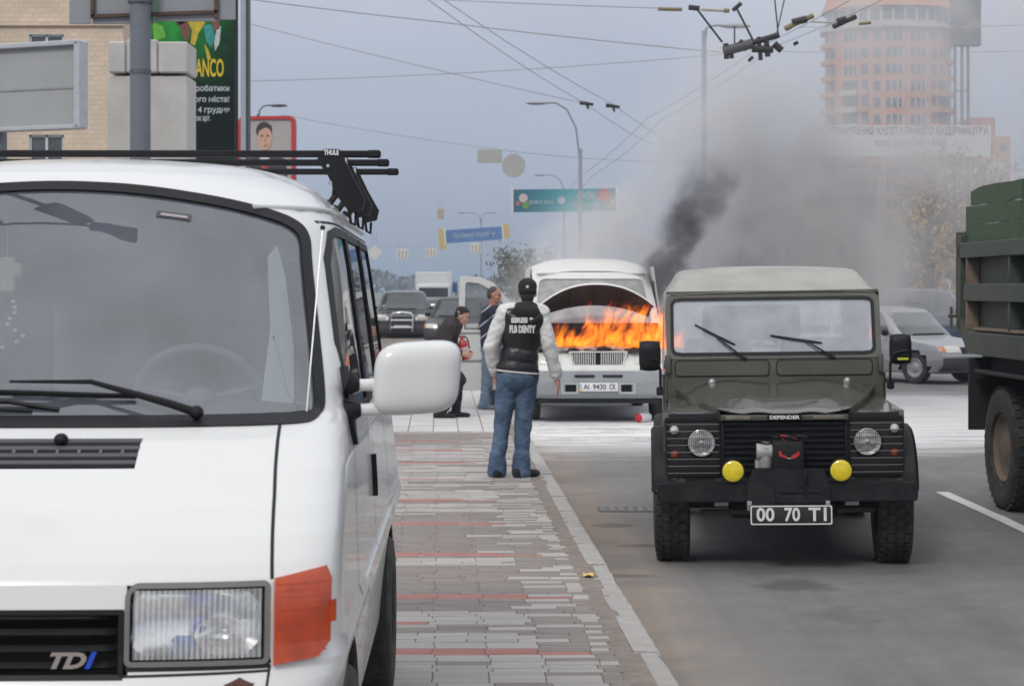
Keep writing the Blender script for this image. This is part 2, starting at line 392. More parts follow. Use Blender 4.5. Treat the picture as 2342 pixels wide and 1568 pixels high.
# powder
mpw = N('ShaderNodeMapping'); mpw.inputs['Scale'].default_value = (.35, 1.6, 1); mpw.inputs['Rotation'].default_value = (0, 0, .12); L(co, mpw.inputs[0])
pn = noise(N, L, mpw.outputs[0], 1.6, 7, .62, .6)
py = mth(N, L, 'ADD', Yc, mth(N, L, 'MULTIPLY_ADD', pn, 5.0, -2.5))
pm = mth(N, L, 'MULTIPLY', mrange(N, L, py, 21.0, 25.6), mrange(N, L, py, 32.5, 35.5, 1, 0))
pm = mth(N, L, 'MULTIPLY', pm, mrange(N, L, X, 7.0, 9.5, 1, 0))
pm = mth(N, L, 'MULTIPLY', pm, mrange(N, L, pn, .25, .6, .72, 1.0))
pm = mth(N, L, 'MULTIPLY', pm, mrange(N, L, X, 3.0, 6.5, 1.0, .70))
base = mixc(N, L, pm, base, (.80, .80, .80))
# oil stain under the off-road car, wet streaks running from the burning van
def spot(cx_, cy_, rx, ry):
    dx = mth(N, L, 'DIVIDE', mth(N, L, 'SUBTRACT', X, cx_), rx); dy = mth(N, L, 'DIVIDE', mth(N, L, 'SUBTRACT', Yc, cy_), ry)
    d = mth(N, L, 'SQRT', mth(N, L, 'ADD', mth(N, L, 'MULTIPLY', dx, dx), mth(N, L, 'MULTIPLY', dy, dy)))
    return mrange(N, L, mth(N, L, 'ADD', d, mth(N, L, 'MULTIPLY_ADD', n2, 1.6, -.8)), .4, 1.0, 1, 0)
for cx_, cy_, rx, ry, a in ((1.75, 12.4, .28, .35, .55), (.95, 14.3, .3, .12, .5), (.80, 15.5, .25, .18, .5), (.72, 12.8, .3, .1, .5), (1.9, 11.2, .2, .5, .2)):
    base = mixc(N, L, mth(N, L, 'MULTIPLY', spot(cx_, cy_, rx, ry), a), base, (.055, .048, .042))
mps = N('ShaderNodeMapping'); mps.inputs['Rotation'].default_value = (0, 0, .62); mps.inputs['Scale'].default_value = (.5, 4.0, 1); L(co, mps.inputs[0])
ridge = mth(N, L, 'ABSOLUTE', mth(N, L, 'SUBTRACT', noise(N, L, mps.outputs[0], .9, 4, .6, .8), .5))
wet = mth(N, L, 'MULTIPLY', mrange(N, L, ridge, .0, .028, 1, 0), mth(N, L, 'MULTIPLY', mrange(N, L, Yc, 22.5, 24), mth(N, L, 'MULTIPLY', mrange(N, L, Yc, 28, 29.5, 1, 0), mrange(N, L, X, 2.2, 3.2, 1, 0))))
base = mixc(N, L, mth(N, L, 'MULTIPLY', wet, .8), base, (.075, .075, .082))
L(base, b.inputs['Base Color']); b.inputs['Roughness'].default_value = .88; b.inputs['Specular IOR Level'].default_value = .35
bp = N('ShaderNodeBump'); bp.inputs['Strength'].default_value = .25; bp.inputs['Distance'].default_value = .01; L(n3, bp.inputs['Height']); L(bp.outputs[0], b.inputs['Normal'])

far_ground = M('far_dusty_ground', (.16, .165, .155), .95, var=.25, vs=.02)
concrete_kerb = M('kerb_concrete', (.40, .385, .37), .9, var=.14, vs=7, dirt=(.27, .24, .21), dirt_amt=.5, ds=5, bump=.5, bs=60, obj_rand=.07)
sand_joint = M('sandy_joint', (.24, .205, .18), .95, var=.22, vs=9, bump=.5, bs=90)
brick_grey = M('brick_grey', (.235, .208, .192), .9, var=.10, vs=5, dirt=(.36, .34, .33), dirt_amt=.30, ds=2.2, bump=.3, bs=90, obj_rand=.09)
brick_light = M('brick_light', (.40, .380, .365), .9, var=.10, vs=5, dirt=(.30, .28, .265), dirt_amt=.40, ds=2.2, bump=.3, bs=90, obj_rand=.09)
brick_red = M('brick_red', (.37, .165, .145), .9, var=.12, vs=5, dirt=(.36, .29, .27), dirt_amt=.5, ds=2.6, bump=.3, bs=90, obj_rand=.10)
tile_pale = M('powdered_tile', (.56, .55, .545), .95, var=.10, vs=1.2, dirt=(.38, .36, .35), dirt_amt=.5, ds=1.1, obj_rand=.06)
old_paint = M('worn_road_paint', (.62, .62, .61), .8, var=.12, vs=5, dirt=(.2, .2, .2), dirt_amt=.45, ds=6)

g = B(); g._add([(-470, -25, -.05), (470, -25, -.05), (470, 690, -.05), (-470, 690, -.05)], [(0, 1, 2, 3)]); struct(g.obj('ground', far_ground))
g = B(); g._add([(KX(-6) - .1, -6, 0), (16, -6, 0), (16 + KD * 156, 150, 0), (KX(150) - .1, 150, 0)], [(0, 1, 2, 3)]); road = struct(g.obj('road', asphalt))
g = B()
ys = [-6, 4, 8, 12, 16, 20, 24, 28, 32, 40, 60, 90, 130]
pv = []
for y_ in ys: pv += [kp(.10, y_, .1145), kp(14, y_, .1145)]
g._add(pv, [(2 * i, 2 * i + 2, 2 * i + 3, 2 * i + 1) for i in range(len(ys) - 1)])
pavement = struct(g.obj('pavement', sand_joint))
# kerb stones
kerb = bpy.data.objects.new('kerb', None); COL.objects.link(kerb); struct(kerb)
yk = -4.0; kmesh = []
for v_ in range(4):
    t_ = bmesh.new(); bmesh.ops.create_cube(t_, size=1)
    for v in t_.verts: v.co = Vector((v.co.x * .145, v.co.y * .985, v.co.z * .30))
    bmesh.ops.subdivide_edges(t_, edges=[e for e in t_.edges if abs(e.verts[0].co.y - e.verts[1].co.y) > .5], cuts=7)
    bmesh.ops.bevel(t_, geom=[e for e in t_.edges if min(v.co.z for v in e.verts) > .14 and abs(e.verts[0].co.x - e.verts[1].co.x) < .01], offset=.018, segments=2, affect='EDGES')
    for v in t_.verts:
        if v.co.z > .1: v.co.z += random.uniform(-.005, .002); v.co.x += random.uniform(-.004, .004)
    me = bpy.data.meshes.new('kerb_stone'); t_.to_mesh(me); t_.free(); me.materials.append(concrete_kerb); kmesh.append(me)
while yk < 66:
    o = bpy.data.objects.new('kerb_stone', random.choice(kmesh)); COL.objects.link(o); o.parent = kerb
    o.location = kp(.0725, yk, -.03 + random.uniform(-.006, .004)); o.rotation_euler = (0, 0, .0361 + random.uniform(-.006, .006) + (math.pi if random.random() < .5 else 0)); yk += 1.0
# bricks
BL, BW = .25, .084
def brick_shape(bm_, c, l, w_, h, ang, mi, bev=.0025):
    q = Matrix.Rotation(ang, 3, 'Z'); vs = []
    for z, i in ((-h, 0), (-bev, 0), (0, bev)):
        for sx, sy in ((-1, -1), (1, -1), (1, 1), (-1, 1)):
            vs.append(Vector(c) + q @ Vector((sx * (l / 2 - i), sy * (w_ / 2 - i), z)))
    bv = [bm_.verts.new(v) for v in vs]
    for k in (0, 4):
        for i in range(4):
            j = (i + 1) % 4; bm_.faces.new((bv[k + i], bv[k + j], bv[k + 4 + j], bv[k + 4 + i])).material_index = mi
    bm_.faces.new(bv[8:]).material_index = mi
bmats = [brick_grey, brick_light, brick_red]; bme = {}
for i, m_ in enumerate(bmats):
    for v_ in range(3):
        t_ = bmesh.new(); brick_shape(t_, (0, 0, 0), BL - .004 - v_ * .001, BW - .0028, .03, 0, 0); me = bpy.data.meshes.new('brick'); t_.to_mesh(me); t_.free(); me.materials.append(m_); bme[i, v_] = me
red_rows = {}
for y_, n_, qmin in ((1566, 1, 1.15), (1490, 2, .36), (1420, 1, 1.2), (1362, 2, .42), (1308, 1, 1.3), (1266, 2, .48), (1197, 2, .58), (1143, 2, .62), (1095, 1, .75), (1057, 2, .75), (1028, 2, .8), (1008, 2, .8)):
    k0 = int((yg(y_, .12) - 5) / BW)
    for k in range(n_): red_rows[k0 + k] = (qmin, k)
def brick_kind(row, q):
    Yr = 5 + row * BW
    if row in red_rows and q > red_rows[row][0] + .12 * red_rows[row][1]: return 2
    if random.random() < .05: return random.randrange(2)
    if q < .62 + .25 * mnoise.noise((row * .6, 0, 3)): return 1 if (row % 2 == 0) != (random.random() < .25) else 0
    if Yr < 10.7: return 0 if mnoise.noise((row * .55, q * .6, 0)) > .22 else 1
    if 10.7 < Yr < 15.4: return 1 if mnoise.noise((row * .8, q * .7, 9)) > .45 or abs(Yr - 12.6) < .14 else 0
    if 15.4 < Yr < 20.6: return 0 if mnoise.noise((row * .5, q * .5, 4)) > .25 else 1
    return 0 if 22 < Yr < 23.6 or mnoise.noise((row * .5, q * .5, 7)) > .0 else 1
cells = []
row = 0
while 5 + row * BW < 23.9:
    Yr = 5 + row * BW; off = random.choice((0, .06, .125, .19)) + random.uniform(-.02, .02); q = .21 + random.uniform(0, .03); first = off
    while q < 2.6:
        l = BL if not first else max(.09, first); first = 0
        cells.append((row, q + l / 2, Yr, l)); q += l
    row += 1
near = []
for c in cells:
    p = kp(c[1], c[2], .12); y_ = HY + FPX * 1.72 / c[2]; x_ = CX + FPX * p.x / c[2]
    vis = c[2] > 8.4 and 870 < x_ < 1600 and abs(c[3] - BL) < .01
    near.append((not vis, c[2], c))
near.sort(key=lambda a: (a[0], a[1])); single = set(id(a[2]) for a in near[:300])
rest = B()
for c in cells:
    row, q, Yr, l = c; k = brick_kind(row, q); z = .12 + random.uniform(-.0018, .0012); ang = .0361 + random.uniform(-.006, .006)
    if id(c) in single:
        o = bpy.data.objects.new('brick', bme[k, random.randrange(3)]); COL.objects.link(o); o.parent = pavement; o.location = kp(q, Yr, z); o.rotation_euler = (random.uniform(-.008, .008), random.uniform(-.004, .004), ang)
    else: brick_shape(rest.bm, kp(q, Yr, z), l - .004, BW - .0028, .03, ang, k)
ro = rest.obj('brick_field', None, pavement, mats=bmats); stuff(ro)
tl = B(); Yr = 24.05
while Yr < 44:
    q = .22
    while q < 4.4:
        brick_shape(tl.bm, kp(q + .15, Yr, .12 + random.uniform(-.003, .003)), .288, .288, .03, .0361, 0); q += .3
    Yr += .3
stuff(tl.obj('tile_field', tile_pale, pavement))
# drain grate, lane dashes, litter
d = B(); dc = Vector((1.02, 16.6, .004)); d.box(dc, (.62, .36, .004)); 
drain = d.obj('drain_grate', M('drain_iron', (.10, .10, .10), .7, var=.3, vs=30)); struct(drain)
d = B()
for i in range(8): d.box(dc + Vector((-.27 + i * .077, 0, .003)), (.045, .33, .004))
d.obj('grate_bar', M('grate_bar_iron', (.17, .165, .16), .7, var=.3, vs=30), drain)
def dash(y0, y1, x_at, wd=.12):
    g = B(); n = 8; vs = []
    for i in range(n + 1):
        y_ = lerp(y0, y1, i / n); x_ = x_at + KD * .3 * (y_ - 16)
        vs += [(x_ - wd / 2 + random.uniform(-.008, .008), y_, .005), (x_ + wd / 2 + random.uniform(-.008, .008), y_, .005)]
    g._add(vs, [(2 * i, 2 * i + 1, 2 * i + 3, 2 * i + 2) for i in range(n)]); o = g.obj('lane_dash', old_paint); struct(o); return o
dash(14.0, 18.0, 3.87); dash(5.0, 9.0, 3.9); dash(36.0, 39.5, 3.4); dash(47, 50.5, 3.2)
leaf_m = M('yellow_leaf', (.75, .52, .16), .8, var=.2, vs=40)
lf = B(); lc = PX(1345, 1314, yg(1314, .125)); lf._add([lc + Vector((math.cos(a) * .032, math.sin(a) * .06, .004 + .008 * math.sin(3 * a))) for a in [i * math.pi / 5 for i in range(10)]], [tuple(range(10))])
tag(lf.obj('fallen_leaf', leaf_m), 'small yellow fallen leaf beside the kerb on the brick pavement', 'leaf')
PAD = .30                                     # height of the van body's datum; its wheels reach down to the pavement
# ================================================================== WHITE VAN (foreground)
# local frame: x to the street side, y back along the van, z up; body given by horizontal contours
VY, VX = 4.65, -1.31
van = thing('van', 'white van parked on the pavement with black roof bars and amber indicator', 'van', (VX, VY, PAD), .022)
F_T = [(.10, .22), (.20, .12), (.28, .07), (.32, .05), (.42, .01), (.50, 0), (.58, .0), (.615, .02), (.64, .035), (.78, .05), (.84, .065), (.88, .095), (.94, .155), (1.0, .235), (1.08, .37), (1.14, .50), (1.18, .62),
       (1.20, .70), (1.34, .82), (1.50, .965), (1.66, 1.11), (1.78, 1.22), (1.84, 1.285), (1.88, 1.36), (1.915, 1.5), (1.94, 1.68), (1.955, 1.9), (1.968, 2.2), (1.975, 2.6)]
H_T = [(.10, .82), (.20, .85), (.40, .868), (.56, .885), (.61, .905), (.65, .912), (.69, .900), (.80, .897), (.95, .893), (1.08, .885), (1.13, .876), (1.2, .868), (1.4, .842), (1.6, .815), (1.72, .795), (1.77, .776), (1.80, .757), (1.83, .735), (1.86, .70),
       (1.89, .65), (1.915, .59), (1.935, .52), (1.955, .40), (1.968, .26), (1.975, .05)]
D_T = [(.26, .30), (.65, .33), (.9, .36), (1.15, .42), (1.25, .45), (1.8, .55), (1.9, .9), (1.975, .6)]
N_T = [(.26, 3.6), (.8, 4.2), (1.1, 4.0), (1.2, 3.4), (1.7, 3.2), (1.82, 2.8), (1.9, 2.4), (1.975, 2.0)]
VL = 4.62
def vfr(u, w_):                        # front surface depth
    f, h, d, n = interp(F_T, w_), interp(H_T, w_), interp(D_T, w_), interp(N_T, w_); r = min(1, abs(u) / h)
    return f + d * (1 - max(0, 1 - r ** n) ** (1 / n))
def uside(v, w_):                      # half width at depth v
    f, h, d, n = interp(F_T, w_), interp(H_T, w_), interp(D_T, w_), interp(N_T, w_); t = min(1, max(0, (v - f) / d))
    s_ = h * max(0, 1 - (1 - t) ** n) ** (1 / n)
    rear = max(0, (v - (VL - .35)) / .35); return s_ * (1 - .10 * rear * rear) - .042 * max(0, v - 1.9) / 2.6 * min(1, max(0, (w_ - .72) / .4))
def nrm(fn, a, b, e=.004):
    p = fn(a, b); du = fn(a + e, b) - p; dv = fn(a, b + e) - p; n = du.cross(dv); n.normalize(); return n
def fr0(u, w_): return Vector((u, vfr(u, w_), w_))
def sd0(v, w_): return Vector((uside(v, w_), v, w_))
def FR(u, w_, off=0.0):
    n = nrm(fr0, u, w_); n = -n if n.y > 0 else n; return fr0(u, w_) + n * off
def SD(v, w_, off=0.0):
    n = nrm(sd0, v, w_); n = -n if n.x < 0 else n; return sd0(v, w_) + n * off
def off_fn(fn, o): return lambda a, b, t=0.0: fn(a, b, o + t)
# openings
ws_loop = []                            # windscreen outline (u, w), curved header
def ws_poly():
    c = [(0, 1.185), (.40, 1.185), (.74, 1.187), (.80, 1.192), (.795, 1.26), (.762, 1.45), (.735, 1.60), (.722, 1.70), (.66, 1.742), (.50, 1.785), (.25, 1.825), (0, 1.838)]
    c = c + [(-a, b_) for a, b_ in reversed(c[1:-1])]
    for _ in range(3): c = [q for i in range(len(c)) for q in ((lerp(c[i][0], c[(i + 1) % len(c)][0], .22), lerp(c[i][1], c[(i + 1) % len(c)][1], .22)), (lerp(c[i][0], c[(i + 1) % len(c)][0], .78), lerp(c[i][1], c[(i + 1) % len(c)][1], .78)))]
    return c
WS = ws_poly()
HL = rrect(.408, .735, .655, .838, [.012, .012, .012, .03])
GR = [(-.40, .628), (.39, .628), (.40, .64), (.40, .772), (.385, .785), (-.385, .785), (-.40, .772), (-.40, .64)]
GR = [(-.40, .625), (.40, .625), (.40, .782), (-.40, .782)]
VENT = [(-.37, 1.090), (.368, 1.090), (.374, 1.135), (.352, 1.150), (-.352, 1.150), (-.374, 1.135)]
HLm = [(-a, b_) for a, b_ in reversed(HL)]
SW = [[(1.06, 1.155), (2.02, 1.155), (2.02, 1.715), (1.58, 1.715), (1.46, 1.70), (1.33, 1.62), (1.12, 1.38)],
      [(2.14, 1.155), (3.18, 1.155), (3.18, 1.715), (2.14, 1.715)],
      [(3.28, 1.155), (4.30, 1.155), (4.20, 1.71), (3.28, 1.715)]]
ARCH = (.93, .17, .395); ARCH2 = (3.82, .17, .385)
# body shell
wl_ = sorted(set([r[0] for r in F_T] + [r[0] for r in H_T] + [.10 + .0205 * i for i in range(90) if .10 + .0205 * i < 1.92]))
ph = [(-math.sin(R(a)), math.cos(R(a))) for a in [0]]
body = B(); NB = 44; NS = 120
def contour(w_):
    f, h, d, n = interp(F_T, w_), interp(H_T, w_), interp(D_T, w_), interp(N_T, w_); pts = []
    for i in range(NB + 1):
        t = i / NB; r = 1 - (1 - t) ** 1.9; u = h * r; pts.append(('f', u, vfr(u, w_)))
    v0 = f + d
    for i in range(1, NS + 1):
        v = lerp(v0, VL, i / NS); pts.append(('s', uside(v, w_), v))
    return pts
rows = [(w_, contour(w_)) for w_ in wl_]
def cut(k, u, v, w_):
    if k == 'f':
        if inside(WS, u, w_) or inside(HL, u, w_) or inside(GR, u, w_) or inside(VENT, u, w_): return True
    for a in (ARCH, ARCH2):
        if (v - a[0]) ** 2 + (w_ - a[1]) ** 2 < a[2] ** 2 and u > .6 and v > .3: return True
    if u > .6:
        for p in SW:
            if inside(p, v, w_): return True
    return False
for sgn in (1, -1):
    grid_v = [[body.bm.verts.new((sgn * u, v, w_)) for _, u, v in c] for w_, c in rows]
    for j in range(len(rows) - 1):
        for i in range(NB + NS):
            k0 = rows[j][1][i]; k1 = rows[j + 1][1][i + 1]
            if cut(k0[0] if i < NB else 's', (k0[1] + k1[1]) / 2, (k0[2] + k1[2]) / 2, (rows[j][0] + rows[j + 1][0]) / 2): continue
            try: body.bm.faces.new((grid_v[j][i], grid_v[j][i + 1], grid_v[j + 1][i + 1], grid_v[j + 1][i]))
            except ValueError: pass
    # rear closing wall
    rb = [g_[-1] for g_ in grid_v]; ct = [body.bm.verts.new((0, VL + .01, w_)) for w_, _ in rows]
    for j in range(len(rows) - 1): body.bm.faces.new((rb[j], ct[j], ct[j + 1], rb[j + 1]))
bmesh.ops.remove_doubles(body.bm, verts=body.bm.verts[:], dist=.0004)
body.obj('body', white_paint, van, smooth=38)
# under-panels, floor, inner liner so no light leaks through
b_ = B(); b_.box((0, 2.5, .16), (1.5, 3.9, .06)); b_.obj('floor_pan', matte_black, van)
lin = M('headliner', (.42, .42, .40), .9, var=.05)
b_ = B()
for sgn in (1, -1):
    b_.grid(lambda a, c: Vector((sgn * (uside(lerp(1.0, 4.5, a), lerp(.5, 1.12, c)) - .05), lerp(1.0, 4.5, a), lerp(.5, 1.12, c))), 20, 6)
b_.grid(lambda a, c: Vector((lerp(-.62, .62, a), lerp(1.45, 4.5, c), 1.86 - .10 * (2 * a - 1) ** 2 - (.12 * max(0, 1 - c * 6)))), 12, 14)
b_.box((0, 4.40, 1.1), (1.42, .03, 1.1))
b_.obj('lining', lin, van, smooth=60)
# windscreen
def ring(bd, outer, inner, fn, o1, o0, mi=0):
    if len(outer) != len(inner): outer, inner = radial_pair(outer, inner, 96)
    a = [fn(p[0], p[1], o1) for p in outer]; c = [fn(p[0], p[1], o1) for p in inner]
    a0 = [fn(p[0], p[1], o0) for p in outer]; c0 = [fn(p[0], p[1], o0) for p in inner]
    bd.strip(a, c, mi); bd.strip(a0, a, mi); bd.strip(c, c0, mi)
wd = densify(WS, .03); wi = shrink(wd, .012); wo = shrink(wd, -.014)
b_ = B(); b_.patch(shrink(densify(WS, .06), .006), off_fn(FR, -.004), .07); wsg = b_.obj('windscreen', glass_front, van, smooth=180)
b_ = B(); ring(b_, wo, wi, FR, .004, -.012); b_.obj('windscreen_seal', black_plastic, wsg, smooth=50)
# tinted sun band and black lower frit printed on the glass
b_ = B(); b_.patch([(-.76, 1.19), (.76, 1.19), (.77, 1.225), (.66, 1.238), (0, 1.245), (-.66, 1.238), (-.77, 1.225)], off_fn(FR, -.012), .06); b_.obj('lower_frit', matte_black, wsg, smooth=180)
b_ = B(); b_.patch([(.30, 1.745), (.40, 1.732), (.402, 1.75), (.302, 1.763)], off_fn(FR, -.001), .2); st_ = b_.obj('windscreen_sticker', dark_grey, wsg)
b_ = B(); b_.patch([(.312, 1.7475), (.39, 1.7375), (.3915, 1.7445), (.3135, 1.7545)], off_fn(FR, .0012), .2); b_.obj('sticker_print', M('sticker_print', (.35, .33, .34), .6), st_)
# bonnet shut lines and door lines
def groove(bd, pts, fn, wd_=.004, o=.0012):
    L_, R_ = [], []
    for i, p in enumerate(pts):
        q0, q1 = pts[max(0, i - 1)], pts[min(len(pts) - 1, i + 1)]; dx, dy = q1[0] - q0[0], q1[1] - q0[1]; l_ = math.hypot(dx, dy) or 1
        nx, ny = -dy / l_ * wd_, dx / l_ * wd_; L_.append(fn(p[0] + nx, p[1] + ny, o)); R_.append(fn(p[0] - nx, p[1] - ny, o))
    bd.strip(L_, R_, closed=False)
def seg(a, b, n): return [(lerp(a[0], b[0], i / n), lerp(a[1], b[1], i / n)) for i in range(n + 1)]
b_ = B()
for s_ in (1, -1):
    groove(b_, [(s_ * u, w_) for u, w_ in seg((.742, .845), (.728, 1.02), 14) + seg((.728, 1.02), (.708, 1.182), 12)[1:]], FR, .0042)
    groove(b_, [(s_ * u, w_) for u, w_ in seg((.74, .65), (.735, .60), 5) + seg((.735, .6), (.735, .27), 12)[1:]], FR, .003)
groove(b_, seg((-.39, .618), (.74, .636), 30), FR, .003)
groove(b_, seg((.408, .6465), (.74, .648), 12), FR, .006)
b_.obj('panel_gap', matte_black, van)
b_ = B()
groove(b_, seg((1.05, 1.15), (1.0, .96), 8) + seg((1.0, .96), (1.02, .70), 10)[1:] + seg((1.02, .7), (1.30, .50), 6)[1:], SD, .004)
groove(b_, seg((2.08, 1.73), (2.08, .45), 40), SD, .004)
groove(b_, seg((3.24, 1.73), (3.24, .45), 40), SD, .004)
groove(b_, seg((1.42, 1.735), (4.3, 1.735), 50), SD, .004)
b_.obj('door_gap', matte_black, van)
# side mouldings: raised rib along the flank, black door strip
b_ = B(); b_.patch(shrink(rrect(1.35, 3.36, .625, .675, .02), 0), off_fn(SD, .0), .15, th=.006); b_.obj('side_moulding', white_paint, van, smooth=40)
b_ = B(); b_.patch([(1.92, .99), (1.96, .99), (2.0, .86), (1.965, .85)], off_fn(SD, .0), .1, th=.016); b_.obj('door_handle', black_plastic, van)
# side windows
for p in SW:
    dp = densify(p, .06)
    b_ = B(); b_.patch(shrink(dp, .004), off_fn(SD, -.003), .12); gl = b_.obj('side_window', glass_side, van, smooth=180)
    b_ = B(); ring(b_, shrink(dp, -.008), shrink(dp, .020), SD, .004, -.01); b_.obj('window_seal', black_plastic, gl, smooth=50)
    b_ = B(); b_.patch(shrink(dp, -.0), lambda a, c, t=0: Vector((-uside(a, c) + .004, a, c)), .12); gl = b_.obj('side_window', glass_side, van, smooth=180)
    b_ = B(); ring(b_, shrink(dp, -.014), shrink(dp, .020), lambda a, c, o: (lambda q: Vector((-q.x, q.y, q.z)))(SD(a, c, o)), .004, -.01); b_.obj('window_seal', black_plastic, gl, smooth=50)
b_ = B(); b_.patch([(2.03, 1.15), (2.13, 1.15), (2.13, 1.72), (2.03, 1.72)], off_fn(SD, .0), .1, th=.003); b_.obj('door_pillar', black_plastic, van)
# roof gutter
b_ = B(); b_.tube([SD(lerp(1.30, 4.5, i / 30), 1.772, .006) for i in range(31)], .008, 6); b_.tube([Vector((-p.x, p.y, p.z)) for p in [SD(lerp(1.30, 4.5, i / 30), 1.772, .006) for i in range(31)]], .008, 6); b_.obj('roof_gutter', white_paint, van, smooth=60)
# headlights
def fluted():
    m = bpy.data.materials.new('fluted_lens'); m.use_nodes = True; t = m.node_tree; t.nodes.clear(); L = t.links.new
    def N(ty, **k):
        n = t.nodes.new(ty)
        for a, v in k.items(): setattr(n, a, v)
        return n
    o = N('ShaderNodeOutputMaterial'); tr = N('ShaderNodeBsdfTransparent'); gl = N('ShaderNodeBsdfGlossy'); gl.inputs['Roughness'].default_value = .08; df = N('ShaderNodeBsdfDiffuse'); df.inputs[0].default_value = (.86, .87, .87, 1)
    co = N('ShaderNodeTexCoord').outputs['Object']; sp = N('ShaderNodeSeparateXYZ'); L(co, sp.inputs[0]); saw = mth(N, L, 'PINGPONG', mth(N, L, 'MULTIPLY', sp.outputs[0], 155.0), 1.0)
    n_ = noise(N, L, co, 14, 3); fac = mth(N, L, 'MULTIPLY', mrange(N, L, saw, .15, .9, .20, .50), mrange(N, L, n_, .3, .7, .55, 1.15))  # white stripes paint the highlights of the flutes into the lens
    m1 = N('ShaderNodeMixShader'); m1.inputs[0].default_value = .12; m2 = N('ShaderNodeMixShader'); L(fac, m2.inputs[0]); L(tr.outputs[0], m1.inputs[1]); L(gl.outputs[0], m1.inputs[2]); L(m1.outputs[0], m2.inputs[1]); L(df.outputs[0], m2.inputs[2]); L(m2.outputs[0], o.inputs[0]); return m
refl = M('reflector', (.90, .91, .92), .22, metal=1, var=.02); lens_m = fluted()
blue_m = M('blue_bulb', (.03, .12, .55), .2, var=.1); bulb_m = M('pale_bulb', (.55, .55, .48), .3)
def headlight(s_):
    hl = HL if s_ > 0 else HLm; d = densify(hl, .03); h = bpy.data.objects.new('headlight', None); COL.objects.link(h); h.parent = van
    b_ = B(); ring(b_, shrink(d, -.004), shrink(d, .008), FR, .004, -.03); b_.obj('lamp_rim', M('lamp_rim_grey', (.16, .16, .155), .5), h, smooth=40)
    inn = shrink(d, .015); b_ = B(); b_.strip([FR(p[0], p[1], -.002) for p in inn], [FR(p[0], p[1], -.10) for p in inn]); b_.strip([FR(p[0], p[1], -.10) for p in inn], [Vector((s_ * .57, .16, .745))] * len(inn)); b_.obj('lamp_housing', M('lamp_housing', (.55, .56, .57), .3, metal=.7), h)
    cx_, cz = s_ * .575, .747
    def bowl(ox, rx, rz, dep):
        def f(a, c):
            t = 2 * math.pi * a; r = c
            px_, pz_ = cx_ + ox + max(-.15, min(.15, rx * r * math.cos(t))), cz + max(-.074, min(.074, rz * r * math.sin(t)))
            return Vector((px_, vfr(px_, pz_) + .02 + dep * (1 - r * r), pz_))
        return f
    b_ = B(); b_.grid(bowl(-.012 * s_, .165, .105, .075), 40, 12); b_.obj('reflector', refl, h, smooth=180)
    b_ = B(); b_.grid(lambda a, c: Vector((cx_ + s_ * .05 + .062 * c * math.cos(2 * math.pi * a), vfr(cx_ + s_ * .05, cz) + .012 + .05 * (1 - c * c), cz - .03 + .045 * c * math.sin(2 * math.pi * a))), 28, 8); b_.obj('reflector', refl, h, smooth=180)
    b_ = B(); b_.cyl((cx_ - .005, vfr(cx_, cz) + .06, cz - .012), (cx_ - .005, vfr(cx_, cz) + .03, cz - .012), .022, .014, 14); b_.box((cx_ - .035 * s_, vfr(cx_, cz) + .055, cz - .05), (.07, .02, .03), .008); b_.obj('bulb', blue_m, h, smooth=40)
    b_ = B(); b_.box((cx_ + .025 * s_, vfr(cx_, cz) + .055, cz - .055), (.022, .02, .016), .004); b_.obj('bulb_base', bulb_m, h)
    # fluted lens: real ridges
    x0, x1 = (.424, .72) if s_ > 0 else (-.72, -.424)
    def lens(a, c):
        u = lerp(x0, x1, a); w_ = lerp(.668, .826, c); k = (u - cx_) / .14; r2 = k * k + ((w_ - cz) / .09) ** 2
        ridge_ = .0016 * abs(math.sin(math.pi * a * 46)) * (1.0 if c > .45 or k > .35 else .35) + .0012 * abs(math.sin(math.pi * (a * 30 + c * 9))) * (1 if c <= .45 else 0)
        return FR(u, w_, .002 + ridge_)
    b_ = B(); b_.grid(lens, 184, 14); b_.obj('lens', lens_m, h, smooth=180)
for s_ in (1, -1): headlight(s_)
# indicators
amber = M('amber_lens', (.50, .060, .005), .12, var=.22, vs=16, dirt=(.26, .024, .004), dirt_amt=.35, ds=7, coat=.4, spec=.6); amber_dark = M('amber_shadow', (.30, .04, .008), .3)
am_n = amber.node_tree; pb = am_n.nodes['Principled BSDF']; pb.inputs['Subsurface Weight'].default_value = .35; pb.inputs['Subsurface Radius'].default_value = (.03, .008, .002)
for s_ in (1, -1):
    pl = [(.747, .648), (.845, .658), (.868, .69), (.869, .835), (.858, .862), (.747, .842)]
    pl = pl if s_ > 0 else [(-a, c) for a, c in reversed(pl)]
    b_ = B(); b_.patch(pl, off_fn(FR, .002), .02, th=.010); ind = b_.obj('indicator', amber, van, smooth=35)
    b_ = B()
    for k in range(12):
        w_ = .672 + k * .0145; groove(b_, [(s_ * u, w_) for u in (.752, .78, .81, .84, .86)], FR, .0022, .0132)
    b_.obj('lens_rib', amber, ind)
    b_ = B(); b_.patch([(s_ * a, c) for a, c in ([(.866, .735), (.8745, .735), (.8745, .785), (.866, .785)][::s_])], off_fn(FR, .010), .05, th=.008); b_.obj('lens_clip', amber, ind)
